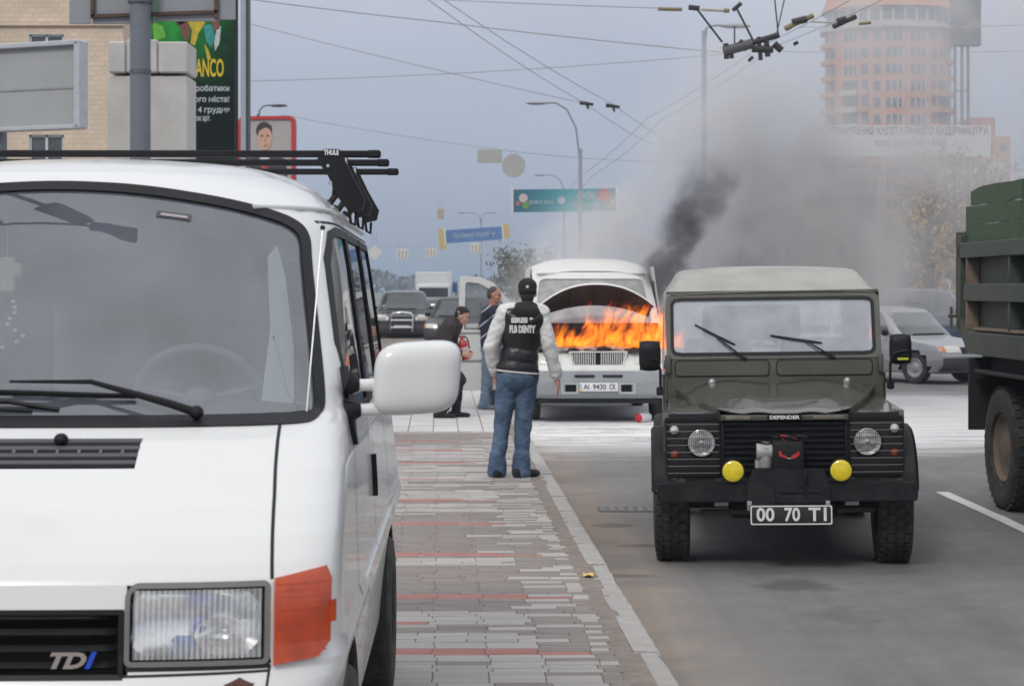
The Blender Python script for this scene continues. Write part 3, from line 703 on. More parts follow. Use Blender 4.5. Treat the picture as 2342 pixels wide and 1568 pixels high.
# grille
b_ = B(); b_.box((0, .17, .705), (.82, .02, .18)); b_.obj('grille_backing', matte_black, van)
for k, w_ in enumerate((.655, .693, .731, .768)):
    b_ = B()
    for s_ in (1, -1):
        b_.strip([FR(s_ * u, w_ + .010, -.010 if u < .35 else -.010 - .03 * (u - .35) / .05) for u in [i * .04 for i in range(11)]], [FR(s_ * u, w_ - .004, .004 if u < .35 else .004 - .035 * (u - .35) / .05) for u in [i * .04 for i in range(11)]], closed=False)
        b_.strip([FR(s_ * u, w_ - .004, .004 if u < .35 else .004 - .035 * (u - .35) / .05) for u in [i * .04 for i in range(11)]], [FR(s_ * u, w_ - .011, -.012 if u < .35 else -.05) for u in [i * .04 for i in range(11)]], closed=False)
    b_.obj('grille_slat', black_plastic, van)
b_ = B(); ring(b_, shrink(densify(GR, .05), -.002), shrink(densify(GR, .05), .010), FR, .002, -.04); b_.obj('grille_rim', black_plastic, van)
badge_blue = M('badge_blue', (.02, .08, .55), .3)
bt = van
tdi = bpy.data.objects.new('badge', None); COL.objects.link(tdi); tdi.parent = van
text('badge_letters', 'TD', .050, chrome, tdi, (.268, .030, .668), (R(90), 0, 0), width=.085, depth=.004, bold=.0022, shear=.35)
text('badge_letter', 'I', .050, badge_blue, tdi, (.322, .030, .668), (R(90), 0, 0), width=.028, depth=.004, bold=.0022, shear=.35)
b_ = B(); b_.lathe([(.048, 0), (.05, .004), (.056, .006), (.062, .004), (.064, 0)], (0, .045, .705), (0, -1, 0), 32); b_.tube([(-.035, .041, .735), (-.012, .041, .675), (0, .041, .71), (.012, .041, .675), (.035, .041, .735)], .005, 6); b_.obj('emblem', chrome, van, smooth=40)
# bonnet air vent
b_ = B(); vi = shrink(densify(VENT, .05), -.003); b_.strip([FR(p[0], p[1], .0) for p in vi], [FR(p[0], p[1], -.05) for p in vi]); b_.patch(shrink(densify(VENT, .1), -.003), off_fn(FR, -.05), .1); vt = b_.obj('air_vent', black_plastic, van)
for k in range(4):
    w_ = 1.097 + k * .0155; b_ = B()
    b_.strip([FR(u, w_ + .0045, .001) for u in [lerp(-.37, .37, i / 16) for i in range(17)]], [FR(u, w_ - .0035, .0015) for u in [lerp(-.37, .37, i / 16) for i in range(17)]], closed=False)
    b_.strip([FR(u, w_ - .0035, .0015) for u in [lerp(-.37, .37, i / 16) for i in range(17)]], [FR(u, w_ - .006, -.03) for u in [lerp(-.37, .37, i / 16) for i in range(17)]], closed=False)
    b_.obj('vent_slat', dark_grey, vt)
b_ = B()
for k in range(13):
    u = -.33 + k * .055; p = FR(u, 1.12, -.022); b_.box(p, (.006, .03, .05))
stuff(b_.obj('vent_web', mid_grey, vt))
nzp = FR(.165, 1.142, .006); b_ = B(); b_.ball(nzp, (.019, .019, .017), 14, 8); b_.box(nzp + Vector((.002, .002, -.022)), (.032, .03, .02), .006); b_.obj('washer_nozzle', black_plastic, vt, smooth=60)
# wipers
def wiper(piv, mid, tip, bl):
    p0, p1, p2 = FR(*piv, .022), FR(*mid, .036), FR(*tip, .024)
    b_ = B(); b_.tube([p0, lerp(p0, p1, .25) + Vector((0, -.004, .003)), p1, p2], [.013, .012, .0075, .004], 6, flat=.6); b_.ball(p0, .019, 12, 8); wp = b_.obj('wiper', black_plastic, van, smooth=50)
    b_ = B(); n = 14
    b_.tube([FR(lerp(bl[0][0], bl[1][0], i / n), lerp(bl[0][1], bl[1][1], i / n), .010) for i in range(n + 1)], .0055, 6, flat=.55)
    b_.tube([FR(lerp(bl[0][0], bl[1][0], i / n), lerp(bl[0][1], bl[1][1], i / n), .017 + .006 * math.sin(math.pi * i / n)) for i in range(n + 1)], .0038, 5)
    b_.obj('wiper_blade', matte_black, wp)
wiper((.49, 1.186), (.20, 1.262), (-.02, 1.270), ((-.38, 1.255), (.318, 1.238)))
wiper((-.12, 1.186), (-.36, 1.235), (-.50, 1.25), ((-.70, 1.225), (.05, 1.20)))
b_ = B(); b_.tube([FR(.12, 1.205, .012), FR(-.02, 1.222, .02), FR(-.1, 1.215, .02), FR(-.2, 1.226, .02)], .007, 6); b_.obj('wiper_hose', black_plastic, van, smooth=60)
# thin whip antenna laid along the pillar
a0, a1 = Vector((.768, .80, 1.185)), Vector((.80, .98, 1.705)); b_ = B(); b_.tube([lerp(a0, a1, i / 6) for i in range(7)], .0020, 6); an = b_.obj('antenna', white_paint, van)
b_ = B(); b_.ball(a1, .0075, 10, 8); b_.obj('antenna_tip', matte_black, an)
# wing mirror
mr_ = bpy.data.objects.new('wing_mirror', None); COL.objects.link(mr_); mr_.parent = van
def mshell(a, c):
    t = 2 * math.pi * a; n = 4.2; cs, sn = math.cos(t), math.sin(t); k = (abs(cs) ** n + abs(sn) ** n) ** (-1 / n); r = math.sin(math.pi / 2 * min(1, c * 1.0)) ** .55
    x, z = k * cs * r, k * sn * r; dep = -.055 * max(0, 1 - c ** 2.2) + (.085 * max(0, (c - .9) / .1) if c > .9 else 0)
    if c > .9: x, z = k * cs, k * sn
    return Vector((1.063 + .123 * x + .008 * z, 1.03 + dep + .02 * x, 1.281 + .103 * z + .006 * x))
b_ = B(); b_.grid(mshell, 56, 30); b_.obj('mirror_housing', white_paint, mr_, smooth=50)
b_ = B(); b_.grid(lambda a, c: Vector((1.063 + .118 * c * math.cos(2 * math.pi * a), 1.10, 1.281 + .098 * c * math.sin(2 * math.pi * a))), 30, 2); b_.obj('mirror_glass', chrome, mr_)
def rod(pts, rs, nm, mt):
    b_ = B(); b_.tube(pts, rs, 12, flat=.8); return b_.obj(nm, mt, mr_, smooth=60)
rod([(.885, 1.00, 1.262), (.93, 1.005, 1.263), (.985, 1.01, 1.266), (1.06, 1.0, 1.268), (1.10, .99, 1.27)], [.0165, .0175, .021, .024, .006], 'mirror_arm', white_paint)
rod([(.89, 1.00, 1.192), (.93, 1.005, 1.194), (.985, 1.01, 1.198), (1.05, 1.01, 1.205), (1.09, 1.01, 1.215)], [.0165, .0175, .021, .026, .008], 'mirror_arm', white_paint)
b_ = B(); b_.box((1.03, 1.0, 1.232), (.10, .03, .075), .012, seg=2); b_.obj('mirror_web', white_paint, mr_, smooth=40)
b_ = B()
b_.tube([(.868, 1.0, 1.27), (.885, 1.0, 1.263), (.90, 1.003, 1.2625)], [.036, .028, .019], 12); b_.tube([(.868, 1.0, 1.188), (.885, 1.0, 1.192), (.905, 1.003, 1.193)], [.036, .028, .019], 12)
b_.patch([(.99, 1.145), (1.045, 1.09), (1.10, 1.15), (1.12, 1.31), (1.07, 1.31), (1.0, 1.21)], off_fn(SD, .0), .04, th=.014); b_.obj('mirror_base', black_plastic, mr_, smooth=50)
# wheels (front pair and rear pair)
def wheel(parent, c, r, wd_, hub, side, tyre_m=None, rim_m=None, seg=40, name='wheel', steer=0.0, tread=0):
    e = bpy.data.objects.new(name, None); COL.objects.link(e); e.parent = parent; e.location = c; e.rotation_euler = (0, 0, steer)
    h = wd_ / 2; b_ = B()
    b_.lathe([(hub, -h * .7), (hub + .01, -h * .92), (r * .80, -h), (r * .94, -h * .94), (r * .985, -h * .78), (r, -h * .5), (r, h * .5), (r * .985, h * .78), (r * .94, h * .94), (r * .80, h), (hub + .01, h * .92), (hub, h * .7), (hub, -h * .7)], (0, 0, 0), (1, 0, 0), seg)
    if tread:
        for k in range(tread):
            for j, xo in enumerate((-.68, -.25, .2, .64)):
                t = 2 * math.pi * (k + .5 * (j % 2)) / tread; rot = Matrix.Rotation(t, 3, 'X')
                b_.box(rot @ Vector((xo * h, 0, r + .002)), (h * .36, 2 * math.pi * r / tread * .72, .014), rot=rot @ Matrix.Rotation(.18 * (1 if j < 2 else -1), 3, 'Z'))
    b_.obj('tyre', tyre_m or rubber, e, smooth=40)
    b_ = B(); b_.lathe([(hub, -h * .7 * side), (hub, h * .72 * side), (hub - .02, h * .80 * side), (hub * .82, h * .55 * side), (hub * .55, h * .45 * side), (hub * .32, h * .62 * side), (hub * .18, h * .70 * side), (0, h * .70 * side)], (0, 0, 0), (1, 0, 0), seg)
    b_.obj('rim', rim_m or steel, e, smooth=30); return e
for v_ in (.93, 3.82):
    for s_ in (1, -1): wheel(van, (s_ * .80, v_, .155), .335, .195, .20, s_)
# arch liners
for v_ in (.93, 3.82):
    for s_ in (1, -1):
        b_ = B(); b_.grid(lambda a, c: Vector((s_ * lerp(.60, .885 if v_ < 2 else .88, c), v_ + .40 * math.cos(math.pi * a), .17 + .40 * math.sin(math.pi * a))), 24, 3); b_.obj('wheel_arch', M('mud_brown', (.10, .085, .07), .9, var=.3) if v_ < 2 and s_ > 0 else matte_black, van, smooth=60)
# chipped rust patch on the bumper
rust = M('rust', (.10, .045, .035), .9, var=.4, vs=60); b_ = B(); b_.patch([(.672 + .030 * math.cos(t) * (1 + .3 * math.sin(3 * t)), .603 + .017 * math.sin(t) * (1 + .25 * math.cos(4 * t))) for t in [i * math.pi / 8 for i in range(16)]], off_fn(FR, .0018), .02); b_.obj('rust_patch', rust, van)
# interior: dashboard, wheel, seats, mirror pendant
b_ = B(); b_.grid(lambda a, c: Vector((lerp(-.78, .78, a), lerp(.80, 1.45, c) + .13 * (2 * a - 1) ** 2, 1.16 + .045 * math.sin(math.pi * min(1, c * 1.2)) - (.28 * max(0, (c - .8) / .2)))), 24, 12); b_.box((0, 1.50, .95), (1.55, .1, .3), .03); b_.obj('dashboard', M('dash_grey', (.36, .365, .37), .75, var=.06), van, smooth=60)
b_ = B(); b_.tube([(.38 + .19 * math.cos(t), 1.55 - .10 * math.sin(t), 1.20 + .155 * math.sin(t)) for t in [2 * math.pi * i / 36 for i in range(36)]], .014, 8, closed=True)
for t in (.2, math.pi - .2, -math.pi / 2): b_.tube([(.38, 1.55, 1.19), (.38 + .19 * math.cos(t), 1.55 - .10 * math.sin(t), 1.20 + .155 * math.sin(t))], .012, 6)
b_.ball((.38, 1.54, 1.19), (.05, .03, .045)); b_.obj('steering_wheel', mid_grey, van, smooth=60)
seat_m = M('seat_cloth', (.075, .08, .09), .95, var=.2, vs=30)
for x_ in (.40, -.40):
    b_ = B(); b_.box((x_, 1.98, 1.18), (.48, .16, .70), .06, seg=3); b_.box((x_, 1.72, .80), (.48, .55, .16), .05, seg=2); st = b_.obj('seat', seat_m, van, smooth=60)
    b_ = B(); b_.box((x_, 2.0, 1.63), (.27, .11, .19), .045, seg=3); b_.obj('headrest', seat_m, st, smooth=60)
gold = M('pendant_gold', (.55, .46, .30), .5)
b_ = B(); p = Vector((-.165, 1.35, 1.575)); b_.box(p, (.045, .012, .105), .006); b_.box(p + Vector((0, 0, .015)), (.085, .0125, .04), .006); b_.cyl(p + Vector((0, 0, .05)), p + Vector((0, 0, .2)), .001)
b_.obj('cross_pendant', gold, van)
b_ = B()
for k in range(9):
    b_.ball(p + Vector((.02 + .012 * math.sin(k * 1.3) * k * .4, -.01, -.08 - .017 * k)), (.008, .006, .006), 8, 6)
stuff(b_.obj('pendant_bead', M('pearl_bead', (.7, .7, .68), .25), van, smooth=60))
for s_ in (1, -1):
    b_ = B(); b_.patch([(s_ * a, c) for a, c in ([(.655, 1.24), (.755, 1.21), (.74, 1.40), (.70, 1.60), (.665, 1.70), (.64, 1.66), (.665, 1.45)][::s_])], off_fn(FR, -.05), .08); b_.obj('pillar_trim', M('pillar_beige', (.52, .53, .50), .7), van, smooth=180)
# roof bars: each a thing clamped to the gutter
print_white = M('logo_white', (.75, .75, .75), .6)
for k, (v_, ue) in enumerate(((2.45, .875), (2.95, .885), (3.55, .90))):
    bar = thing('roof_bar', ['front black roof bar clamped to the white van, lettered foot', 'middle black roof bar on the white van', 'rear black roof bar on the white van'][k], 'roof bar', (VX, VY, PAD), .022, 'bars of the van roof rack')
    zb = 2.008
    b_ = B(); b_.box((0, v_, zb), (2 * ue - .04, .032, .024), .004); b_.obj('bar', black_plastic, bar)
    for s_ in (1, -1):
        b_ = B(); b_.box((s_ * ue, v_, zb), (.05, .036, .028), .006); b_.obj('end_cap', black_plastic, bar)
        b_ = B(); b_.prism([(.675, zb - .022), (.70, zb + .016), (.755, zb + .016), (.80, 1.93), (.845, 1.85), (.835, 1.81), (.79, 1.80), (.745, 1.86), (.715, 1.93)][::s_], lambda a, c, d: Vector((s_ * a, v_ + d, c)), -.028, .028); ft = b_.obj('foot', black_plastic, bar)
        b_ = B(); b_.tube([(s_ * .735, v_ - .015, 1.93), (s_ * .74, v_ - .015, 1.86), (s_ * .72, v_ - .03, 1.83), (s_ * .70, v_ - .03, 1.845)], [.012, .013, .015, .006], 8); b_.obj('foot_pad', matte_black, ft, smooth=60)
        b_ = B(); b_.tube([(s_ * .775, v_ - .018, 1.90), (s_ * .785, v_ - .02, 1.84), (s_ * .795, v_ - .02, 1.765), (s_ * .81, v_ - .01, 1.757), (s_ * .812, v_ + .012, 1.80)], .0055, 6); b_.obj('clamp_hook', matte_black, ft, smooth=60)
        b_ = B(); b_.cyl((s_ * .715, v_ - .030, 1.965), (s_ * .715, v_ - .027, 1.965), .006); b_.cyl((s_ * .722, v_ - .030, 1.905), (s_ * .722, v_ - .027, 1.905), .008); stuff(b_.obj('bolt', chrome, ft))
        text('foot_lettering', 'THULE', .024, print_white, ft, (s_ * .727, v_ - .0295, zb + .003), width=.052, depth=.001, bold=.0008)
# ================================================================== OLIVE OFF-ROAD CAR
olive = M('olive_paint', (.060, .061, .048), .24, var=.08, vs=3, coat=.6, dirt=(.17, .16, .135), dirt_amt=.28, ds=3.5, rvar=.08)
olive_matt = M('olive_bulkhead', (.085, .086, .070), .5, var=.10, vs=6, dirt=(.18, .17, .15), dirt_amt=.25)
canvas = M('canvas_top', (.37, .37, .345), .92, var=.10, vs=3, dirt=(.20, .20, .18), dirt_amt=.35, ds=2.5, bump=.35, bs=14)
black_steel = M('black_steel', (.011, .0115, .013), .45, spec=.25, var=.2, vs=8, dirt=(.08, .08, .08), dirt_amt=.3, ds=6)
glass_jeep = glass('flat_windscreen_glass', (.60, .64, .68), 3.1, .03, .42, (.62, .66, .74))  # strong pale film: bright sky reflection put into the colour, besides dust
lamp_lens = M('lamp_lens', (.62, .62, .57), .12, var=.10, vs=40, coat=.6, spec=.7)
yellow_lens = M('yellow_lens', (.78, .62, .015), .14, var=.10, vs=25, coat=.6, spec=.6)
ROLL = .014
jeep = thing('off_road_car', 'dark olive off-road car with canvas top, winch and yellow fog lamps', 'off-road car', (1.78, 12.95, 0), -.069)
jeep.rotation_euler = (0, -ROLL, -.069)
def bx(name, c, d, mat, parent=None, bev=.006, seg=2, rot=None, sm=40):
    b_ = B(); b_.box(Vector(c), d, bev, rot, seg); return b_.obj(name, mat, parent or jeep, smooth=sm)
def front(a, c, d): return Vector((a, d, c))
# bumper and winch
b_ = B(); b_.prism([(-.83, .455), (.83, .455), (.835, .50), (.83, .572), (-.83, .572), (-.835, .50)], front, 0, .15); bmesh.ops.bevel(b_.bm, geom=b_.bm.edges[:], offset=.008, segments=2, affect='EDGES'); b_.obj('bumper', black_steel, jeep, smooth=40)
win = bpy.data.objects.new('winch', None); COL.objects.link(win); win.parent = jeep
b_ = B(); b_.prism([(-.26, .42), (.27, .42), (.27, .56), (.235, .67), (-.215, .675), (-.26, .575)], front, -.035, .02); bmesh.ops.bevel(b_.bm, geom=b_.bm.edges[:], offset=.008, segments=2, affect='EDGES'); b_.obj('winch_plate', black_steel, win, smooth=40)
b_ = B(); ring(b_, densify(rrect(-.075, .235, .452, .545, .02), .05), densify(rrect(-.045, .205, .483, .520, .012), .05), lambda a, c, o: Vector((a, -.036 - o, c)), .018, -.002); b_.obj('fairlead', black_steel, win, smooth=40)
bx('fairlead_slot', (.08, -.037, .5015), (.25, .006, .037), matte_black, win, 0)
bx('winch_box', (.01, .06, .755), (.195, .17, .175), black_plastic, win, .012)
b_ = B(); b_.tube([(-.135, .07, .665), (-.135, .07, .70), (-.135, .07, .80), (-.13, .07, .835)], [.045, .05, .05, .03], 16); b_.cyl((-.19, .07, .77), (-.09, .07, .77), .058, .05, 18); b_.cyl((-.185, .05, .64), (-.185, .05, .72), .018); b_.obj('winch_motor', M('cast_aluminium', (.36, .37, .37), .5, metal=.3, var=.15, vs=20), win, smooth=50)
red_print = M('red_print', (.45, .02, .02), .5)
for pl_ in ([(-.055, .785), (-.035, .785), (-.035, .765), (.0, .75), (.0, .735), (-.05, .752)], [(.03, .755), (.06, .77), (.075, .785), (.08, .76), (.05, .735), (.03, .737)]):
    b_ = B(); b_.prism(pl_, front, -.028, -.0255); b_.obj('box_marking', red_print, win)
b_ = B(); b_.tube([(-.02, .0, .742), (.015, -.04, .735), (.05, -.01, .742)], .005, 6); b_.obj('box_handle', chrome, win, smooth=60)
for k in range(4):
    b_ = B(); b_.tube([(-.05 + k * .04, .02, .84), (-.09 + k * .05, .0, .875 + .01 * (k % 2)), (-.02 + k * .05, .02, .87), (.08, .05, .84)], .006, 6); b_.obj('winch_cable', red_print if k == 1 else matte_black, win, smooth=60)
b_ = B(); b_.tube([(.11, -.04, .66), (.12, -.055, .60), (.105, -.05, .545), (.12, -.05, .50)], [.008, .012, .012, .006], 8); b_.obj('winch_hook', black_steel, win, smooth=60)
for x_ in (-.245, .255): bx('plate_bracket', (x_, -.035, .435), (.03, .008, .06), steel, win, .002)
# number plate
pl_white = M('plate_white', (.72, .72, .72), .5); pl_black = M('plate_black', (.02, .02, .02), .45)
pt = bx('number_plate', (.02, -.052, .376), (.525, .006, .128), pl_black, jeep, .002)
b_ = B(); ring(b_, densify(rrect(-.26, .26, -.0615, .0615, .012), .05), densify(rrect(-.252, .252, -.0535, .0535, .010), .05), lambda a, c, o: Vector((.02 + a, -.0552 - o, .376 + c)), .0012, 0); b_.obj('plate_border', pl_white, pt)
for s_, x_, wd_ in (('00', -.165, .115), ('70', .005, .10), ('T1', .178, .115)): text('plate_lettering', s_, .118, pl_white, pt, (.02 + x_, -.0562, .376), width=wd_, depth=.0006, bold=.003)
# yellow fog lamps
for s_, x_ in ((-1, -.346), (1, .344)):
    fl = bpy.data.objects.new('fog_lamp', None); COL.objects.link(fl); fl.parent = jeep
    b_ = B(); b_.lathe([(0, .075), (.04, .07), (.066, .045), (.076, .01), (.077, -.008), (.068, -.010)], (x_, .0, .655), (0, 1, 0), 32); b_.obj('lamp_shell', black_plastic, fl, smooth=50)
    b_ = B(); b_.lathe([(.070, -.008), (.06, -.015), (.04, -.02), (.0, -.023)], (x_, .0, .655), (0, 1, 0), 32); b_.obj('lamp_lens', yellow_lens, fl, smooth=60)
    b_ = B()
    for k in range(-5, 6):
        if abs(k) < 5.5:
            h = math.sqrt(max(0, .062 ** 2 - (k * .011) ** 2)); b_.box((x_ + k * .011, -.020 + abs(k) * .0011, .655), (.003, .004, 2 * h), .001)
    b_.obj('lens_rib', yellow_lens, fl)
    b_ = B(); b_.cyl((x_, .05, .66), (x_, .07, .565), .012); b_.obj('lamp_bracket', black_steel, fl)
# front panel and grille
bx('front_frame', (0, .40, .80), (1.50, .30, .42), matte_black, None, 0)
bx('grille_surround', (0, .205, .986), (.83, .04, .036), olive, None, .004)
worn = M('worn_strip', (.16, .15, .11), .7, var=.3, vs=30)
for x_, w_ in ((-.30, .16), (.285, .20)): bx('worn_strip', (x_, .1835, .986), (w_, .004, .024), worn, None, .002)
bx('name_strip', (0, .181, .986), (.225, .006, .034), black_plastic, None, .002); text('name_lettering', 'DEFENDER', .032, pl_white, jeep, (0, .1765, .986), width=.195, depth=.001, bold=.0012)
for k in range(9):
    w_ = .945 - k * .0385; b_ = B(); b_.prism([(0, .014), (.022, .004), (.022, -.004), (0, .004)], lambda a, c, d: Vector((d, .222 - .012 + .022 - a, w_ + c)), -.392, .392); b_.obj('grille_slat', black_plastic, jeep)
for s_ in (-1, 1): bx('grille_post', (s_ * .402, .235, .80), (.018, .03, .36), black_plastic, None, .003)
# lamp panels with wire guards
for s_ in (-1, 1):
    cxp = s_ * .595
    pn_ = bx('lamp_panel', (cxp, .262, .79), (.365, .03, .40), matte_black, None, .012)
    b_ = B(); ring(b_, densify(rrect(cxp - .18, cxp + .18, .60, .985, .02), .05), densify(rrect(cxp - .165, cxp + .165, .615, .965, .014), .05), lambda a, c, o: Vector((a, .25 - o, c)), .012, -.01); b_.obj('panel_rim', black_plastic, pn_, smooth=40)
    hl = bpy.data.objects.new('headlight', None); COL.objects.link(hl); hl.parent = jeep; hx, hz = s_ * .541, .822
    b_ = B(); b_.lathe([(.102, .01), (.104, -.006), (.094, -.014), (.087, -.010)], (hx, .245, hz), (0, 1, 0), 36); b_.obj('lamp_rim', black_plastic, hl, smooth=50)
    b_ = B(); b_.lathe([(.089, -.009), (.07, -.018), (.04, -.026), (0, -.029)], (hx, .245, hz), (0, 1, 0), 36); b_.obj('lamp_lens', lens_m, hl, smooth=60)
    b_ = B(); b_.lathe([(.088, -.006), (.075, .004), (.05, .0155), (.02, .018), (.014, .006), (0, .004)], (hx, .240, hz), (0, 1, 0), 36); b_.obj('reflector', refl, hl, smooth=60)
    b_ = B(); b_.lathe([(.0, -.034), (.012, -.033), (.016, -.027)], (hx, .245, hz), (0, 1, 0), 16); b_.obj('lens_centre', steel, hl, smooth=60)
    for zz, mt, rr, nm in ((.905, lamp_lens, .030, 'side_light'), (.745, M('red_amber_lens', (.28, .045, .02), .2, coat=.5), .028, 'turn_signal')):
        xx = s_ * (.718 if zz > .8 else .716); b_ = B(); b_.lathe([(rr, .012), (rr, -.006), (rr * .8, -.018), (rr * .4, -.026), (0, -.028)], (xx, .245, zz), (0, 1, 0), 20); b_.obj(nm, mt, jeep, smooth=60)
    for k in range(8):
        w_ = .625 + k * .0455; b_ = B(); b_.tube([(cxp - .172, .24, w_), (cxp - .168, .205, w_), (cxp + .168, .205, w_), (cxp + .172, .24, w_)], .0038, 6); b_.obj('guard_wire', M('guard_wire', (.10, .10, .10), .4, metal=.5) if k == 0 and s_ < 0 else bpy.data.materials['guard_wire'], pn_)
# wings
for s_ in (-1, 1):
    b_ = B()
    prof = [(.272, .60), (.272, .985), (.285, 1.008), (.33, 1.018), (1.24, 1.075), (1.24, .60)]
    b_.prism(prof, lambda a, c, d: Vector((s_ * d, a, c)), .405, .79)
    bmesh.ops.bevel(b_.bm, geom=[e for e in b_.bm.edges if all(abs(v.co.x) > .78 for v in e.verts)], offset=.045, segments=4, affect='EDGES')
    wg = b_.obj('wing', olive, jeep, smooth=35)
    b_ = B()
    for i, x_ in enumerate((.5, .72)): b_.cyl((s_ * x_, .30, 1.015), (s_ * x_, .30, 1.026), .007)
    stuff(b_.obj('wing_bolt', steel, wg))
    # flare
    b_ = B(); n = 14; lo, li = [], []
    for i in range(n + 1):
        t = math.pi * (1.0 - 1.0 * i / n); lo.append((.66 + .44 * math.cos(t), .50 + .41 * math.sin(t))); li.append((.66 + .385 * math.cos(t), .50 + .36 * math.sin(t)))
    for dd, a, c in ((0, lo, li),):
        P = lambda q, x_: Vector((s_ * x_, q[0], q[1]))
        b_.strip([P(q, .76) for q in lo], [P(q, .850) for q in lo], closed=False); b_.strip([P(q, .850) for q in lo], [P((lerp(q[0], r_[0], .5), lerp(q[1], r_[1], .5)), .872) for q, r_ in zip(lo, li)], closed=False)
        b_.strip([P((lerp(q[0], r_[0], .5), lerp(q[1], r_[1], .5)), .872) for q, r_ in zip(lo, li)], [P(r_, .868) for r_ in li], closed=False); b_.strip([P(r_, .868) for r_ in li], [P(r_, .76) for r_ in li], closed=False)
    b_.obj('wheel_flare', black_plastic, jeep, smooth=50)
# bonnet: tapered, raised centre
def bon(a, c):                         # a across -1..1 via 0..1, c front to back
    s_ = 2 * a - 1; t = c; half = lerp(.425, .70, t ** .8); v = lerp(.205, 1.24, t); crown = lerp(1.022, 1.185, t ** .85)
    edge = lerp(1.005, 1.085, t); plateau = lerp(.62, .66, t)
    k = abs(s_); h = crown if k < plateau else lerp(crown, edge + .045, ((k - plateau) / (1 - plateau)) ** 1.3)
    if .18 < k < plateau: h += .010 * math.sin(math.pi * (k - .18) / (plateau - .18))
    if t < .05: h -= (.05 - t) * .18
    bow = .03 * (1 - s_ * s_) * (1 - t)
    return Vector((s_ * half, v - bow, h))
b_ = B(); b_.grid(bon, 48, 36)
side = lambda s_: ([bon(0 if s_ < 0 else 1, i / 36) for i in range(37)], [bon(0 if s_ < 0 else 1, i / 36) + Vector((-s_ * .02, .0, -.075)) for i in range(37)])
for s_ in (-1, 1): l0, l1 = side(s_); b_.strip(l0, l1, closed=False)
l0 = [bon(i / 48, 0) for i in range(49)]; b_.strip(l0, [p + Vector((0, .012, -.009)) for p in l0], closed=False)
b_.obj('bonnet', olive, jeep, smooth=45)
for x_ in (-.44, .50):
    b_ = B(); b_.lathe([(.028, 0), (.026, .02), (.012, .035), (0, .036)], (x_, 1.13, 1.165), (0, -.35, 1), 14); b_.obj('bonnet_stop', steel, jeep, smooth=50)
bx('engine_fill', (0, .75, .92), (1.30, .95, .16), matte_black, None, 0)
# bulkhead, vent flaps, windscreen frame
bx('bulkhead', (0, 1.27, 1.20), (1.53, .06, .33), olive_matt, None, .01)
for x0, x1 in ((-.70, -.03), (.015, .69)):
    b_ = B(); b_.patch(rrect(x0 + .008, x1 - .008, 1.218, 1.318, .025), lambda a, c, t=0: Vector((a, 1.238 - t, c)), .3, th=.010); fp = b_.obj('vent_flap', olive_matt, jeep, smooth=30)
    dl = densify(rrect(x0, x1, 1.21, 1.326, .03), .05); b_ = B(); ring(b_, dl, shrink(dl, .009), lambda a, c, o: Vector((a, 1.239 - o, c)), .005, -.002); b_.obj('flap_seal', matte_black, fp)
def wsf(a, c, o=0.0): return Vector((a, 1.245 + (c - 1.335) * .30 - o, c))
ol = densify(rrect(-.755, .755, 1.335, 1.80, [.02, .02, .07, .07]), .04); il = densify(rrect(-.712, .705, 1.368, 1.757, .045), .04)
oo, ii = radial_pair(ol, il, 120)
b_ = B(); ring(b_, oo, ii, wsf, .012, -.05); wf = b_.obj('windscreen_frame', olive_matt, jeep, smooth=40)
ii2 = shrink(ii, -.006); b_ = B(); ring(b_, shrink(ii, -.010), shrink(ii, .012), wsf, .018, -.01); b_.obj('windscreen_seal', matte_black, wf, smooth=40)
b_ = B(); b_.patch(rrect(-.708, .701, 1.372, 1.753, .043), lambda a, c, t=0: wsf(a, c, .004), .3); b_.obj('windscreen', glass_jeep, jeep)
for x_ in (-.745, .745): bx('screen_hinge', (x_, 1.215, 1.30), (.035, .03, .13), olive_matt, None, .006)
def jw(piv, tip, b0, b1):
    P = lambda q, o: wsf(q[0], q[1], o)
    b_ = B(); b_.tube([P(piv, .02), P((lerp(piv[0], tip[0], .3), lerp(piv[1], tip[1], .3)), .045), P(tip, .03)], [.011, .008, .005], 6); b_.ball(P(piv, .02), .016, 10, 6); wp = b_.obj('wiper', matte_black, jeep, smooth=60)
    b_ = B(); b_.tube([P((lerp(b0[0], b1[0], i / 8), lerp(b0[1], b1[1], i / 8)), .014 + .016 * math.sin(math.pi * i / 8)) for i in range(9)], .006, 6); b_.tube([P(b0, .014), P(b1, .014)], .006, 6); b_.obj('wiper_blade', matte_black, wp)
jw((-.205, 1.335), (-.40, 1.49), (-.55, 1.577), (-.27, 1.435)); jw((.415, 1.338), (.22, 1.46), (-.02, 1.496), (.34, 1.44))
# canvas top
def cv(a, c):
    v = lerp(1.36, 4.35, c); prof = [(0, .795), (.06, 1.0)]
    front_ = min(1, (v - 1.36) / .75); rise = 1 - (1 - front_) ** 2; top = lerp(1.805, 2.0, rise) - .03 * max(0, (v - 3.8) / .55) ** 2; flat = lerp(.70, .64, rise); out_ = .752
    s_ = 2 * a - 1; k = abs(s_)
    if k < .6: x_, z = flat * k / .6, top - .012 * (k / .6) ** 2 * (1 + 2 * rise) + .006 * math.sin(v * 5.0 + s_ * 3)
    elif k < .8: t = (k - .6) / .2; x_, z = lerp(flat, out_, t), lerp(top - .012 * (1 + 2 * rise), 1.795, t)
    else: t = (k - .8) / .2; x_, z = out_ + .02 * t, lerp(1.795, 1.20, t)
    sag = -.014 * abs(math.sin(math.pi * (v - 1.36) / .85)) * (1 - k) * rise
    return Vector((x_ * (1 if s_ >= 0 else -1), v, z + sag))
b_ = B(); b_.grid(cv, 60, 60, skip=lambda a, c: (abs(2 * a - 1) > .82 and c < .24)); b_.obj('canvas_roof', canvas, jeep, smooth=60)
bx('header_rail', (0, 1.39, 1.803), (1.50, .05, .022), olive_matt, None, .006)
b_ = B()
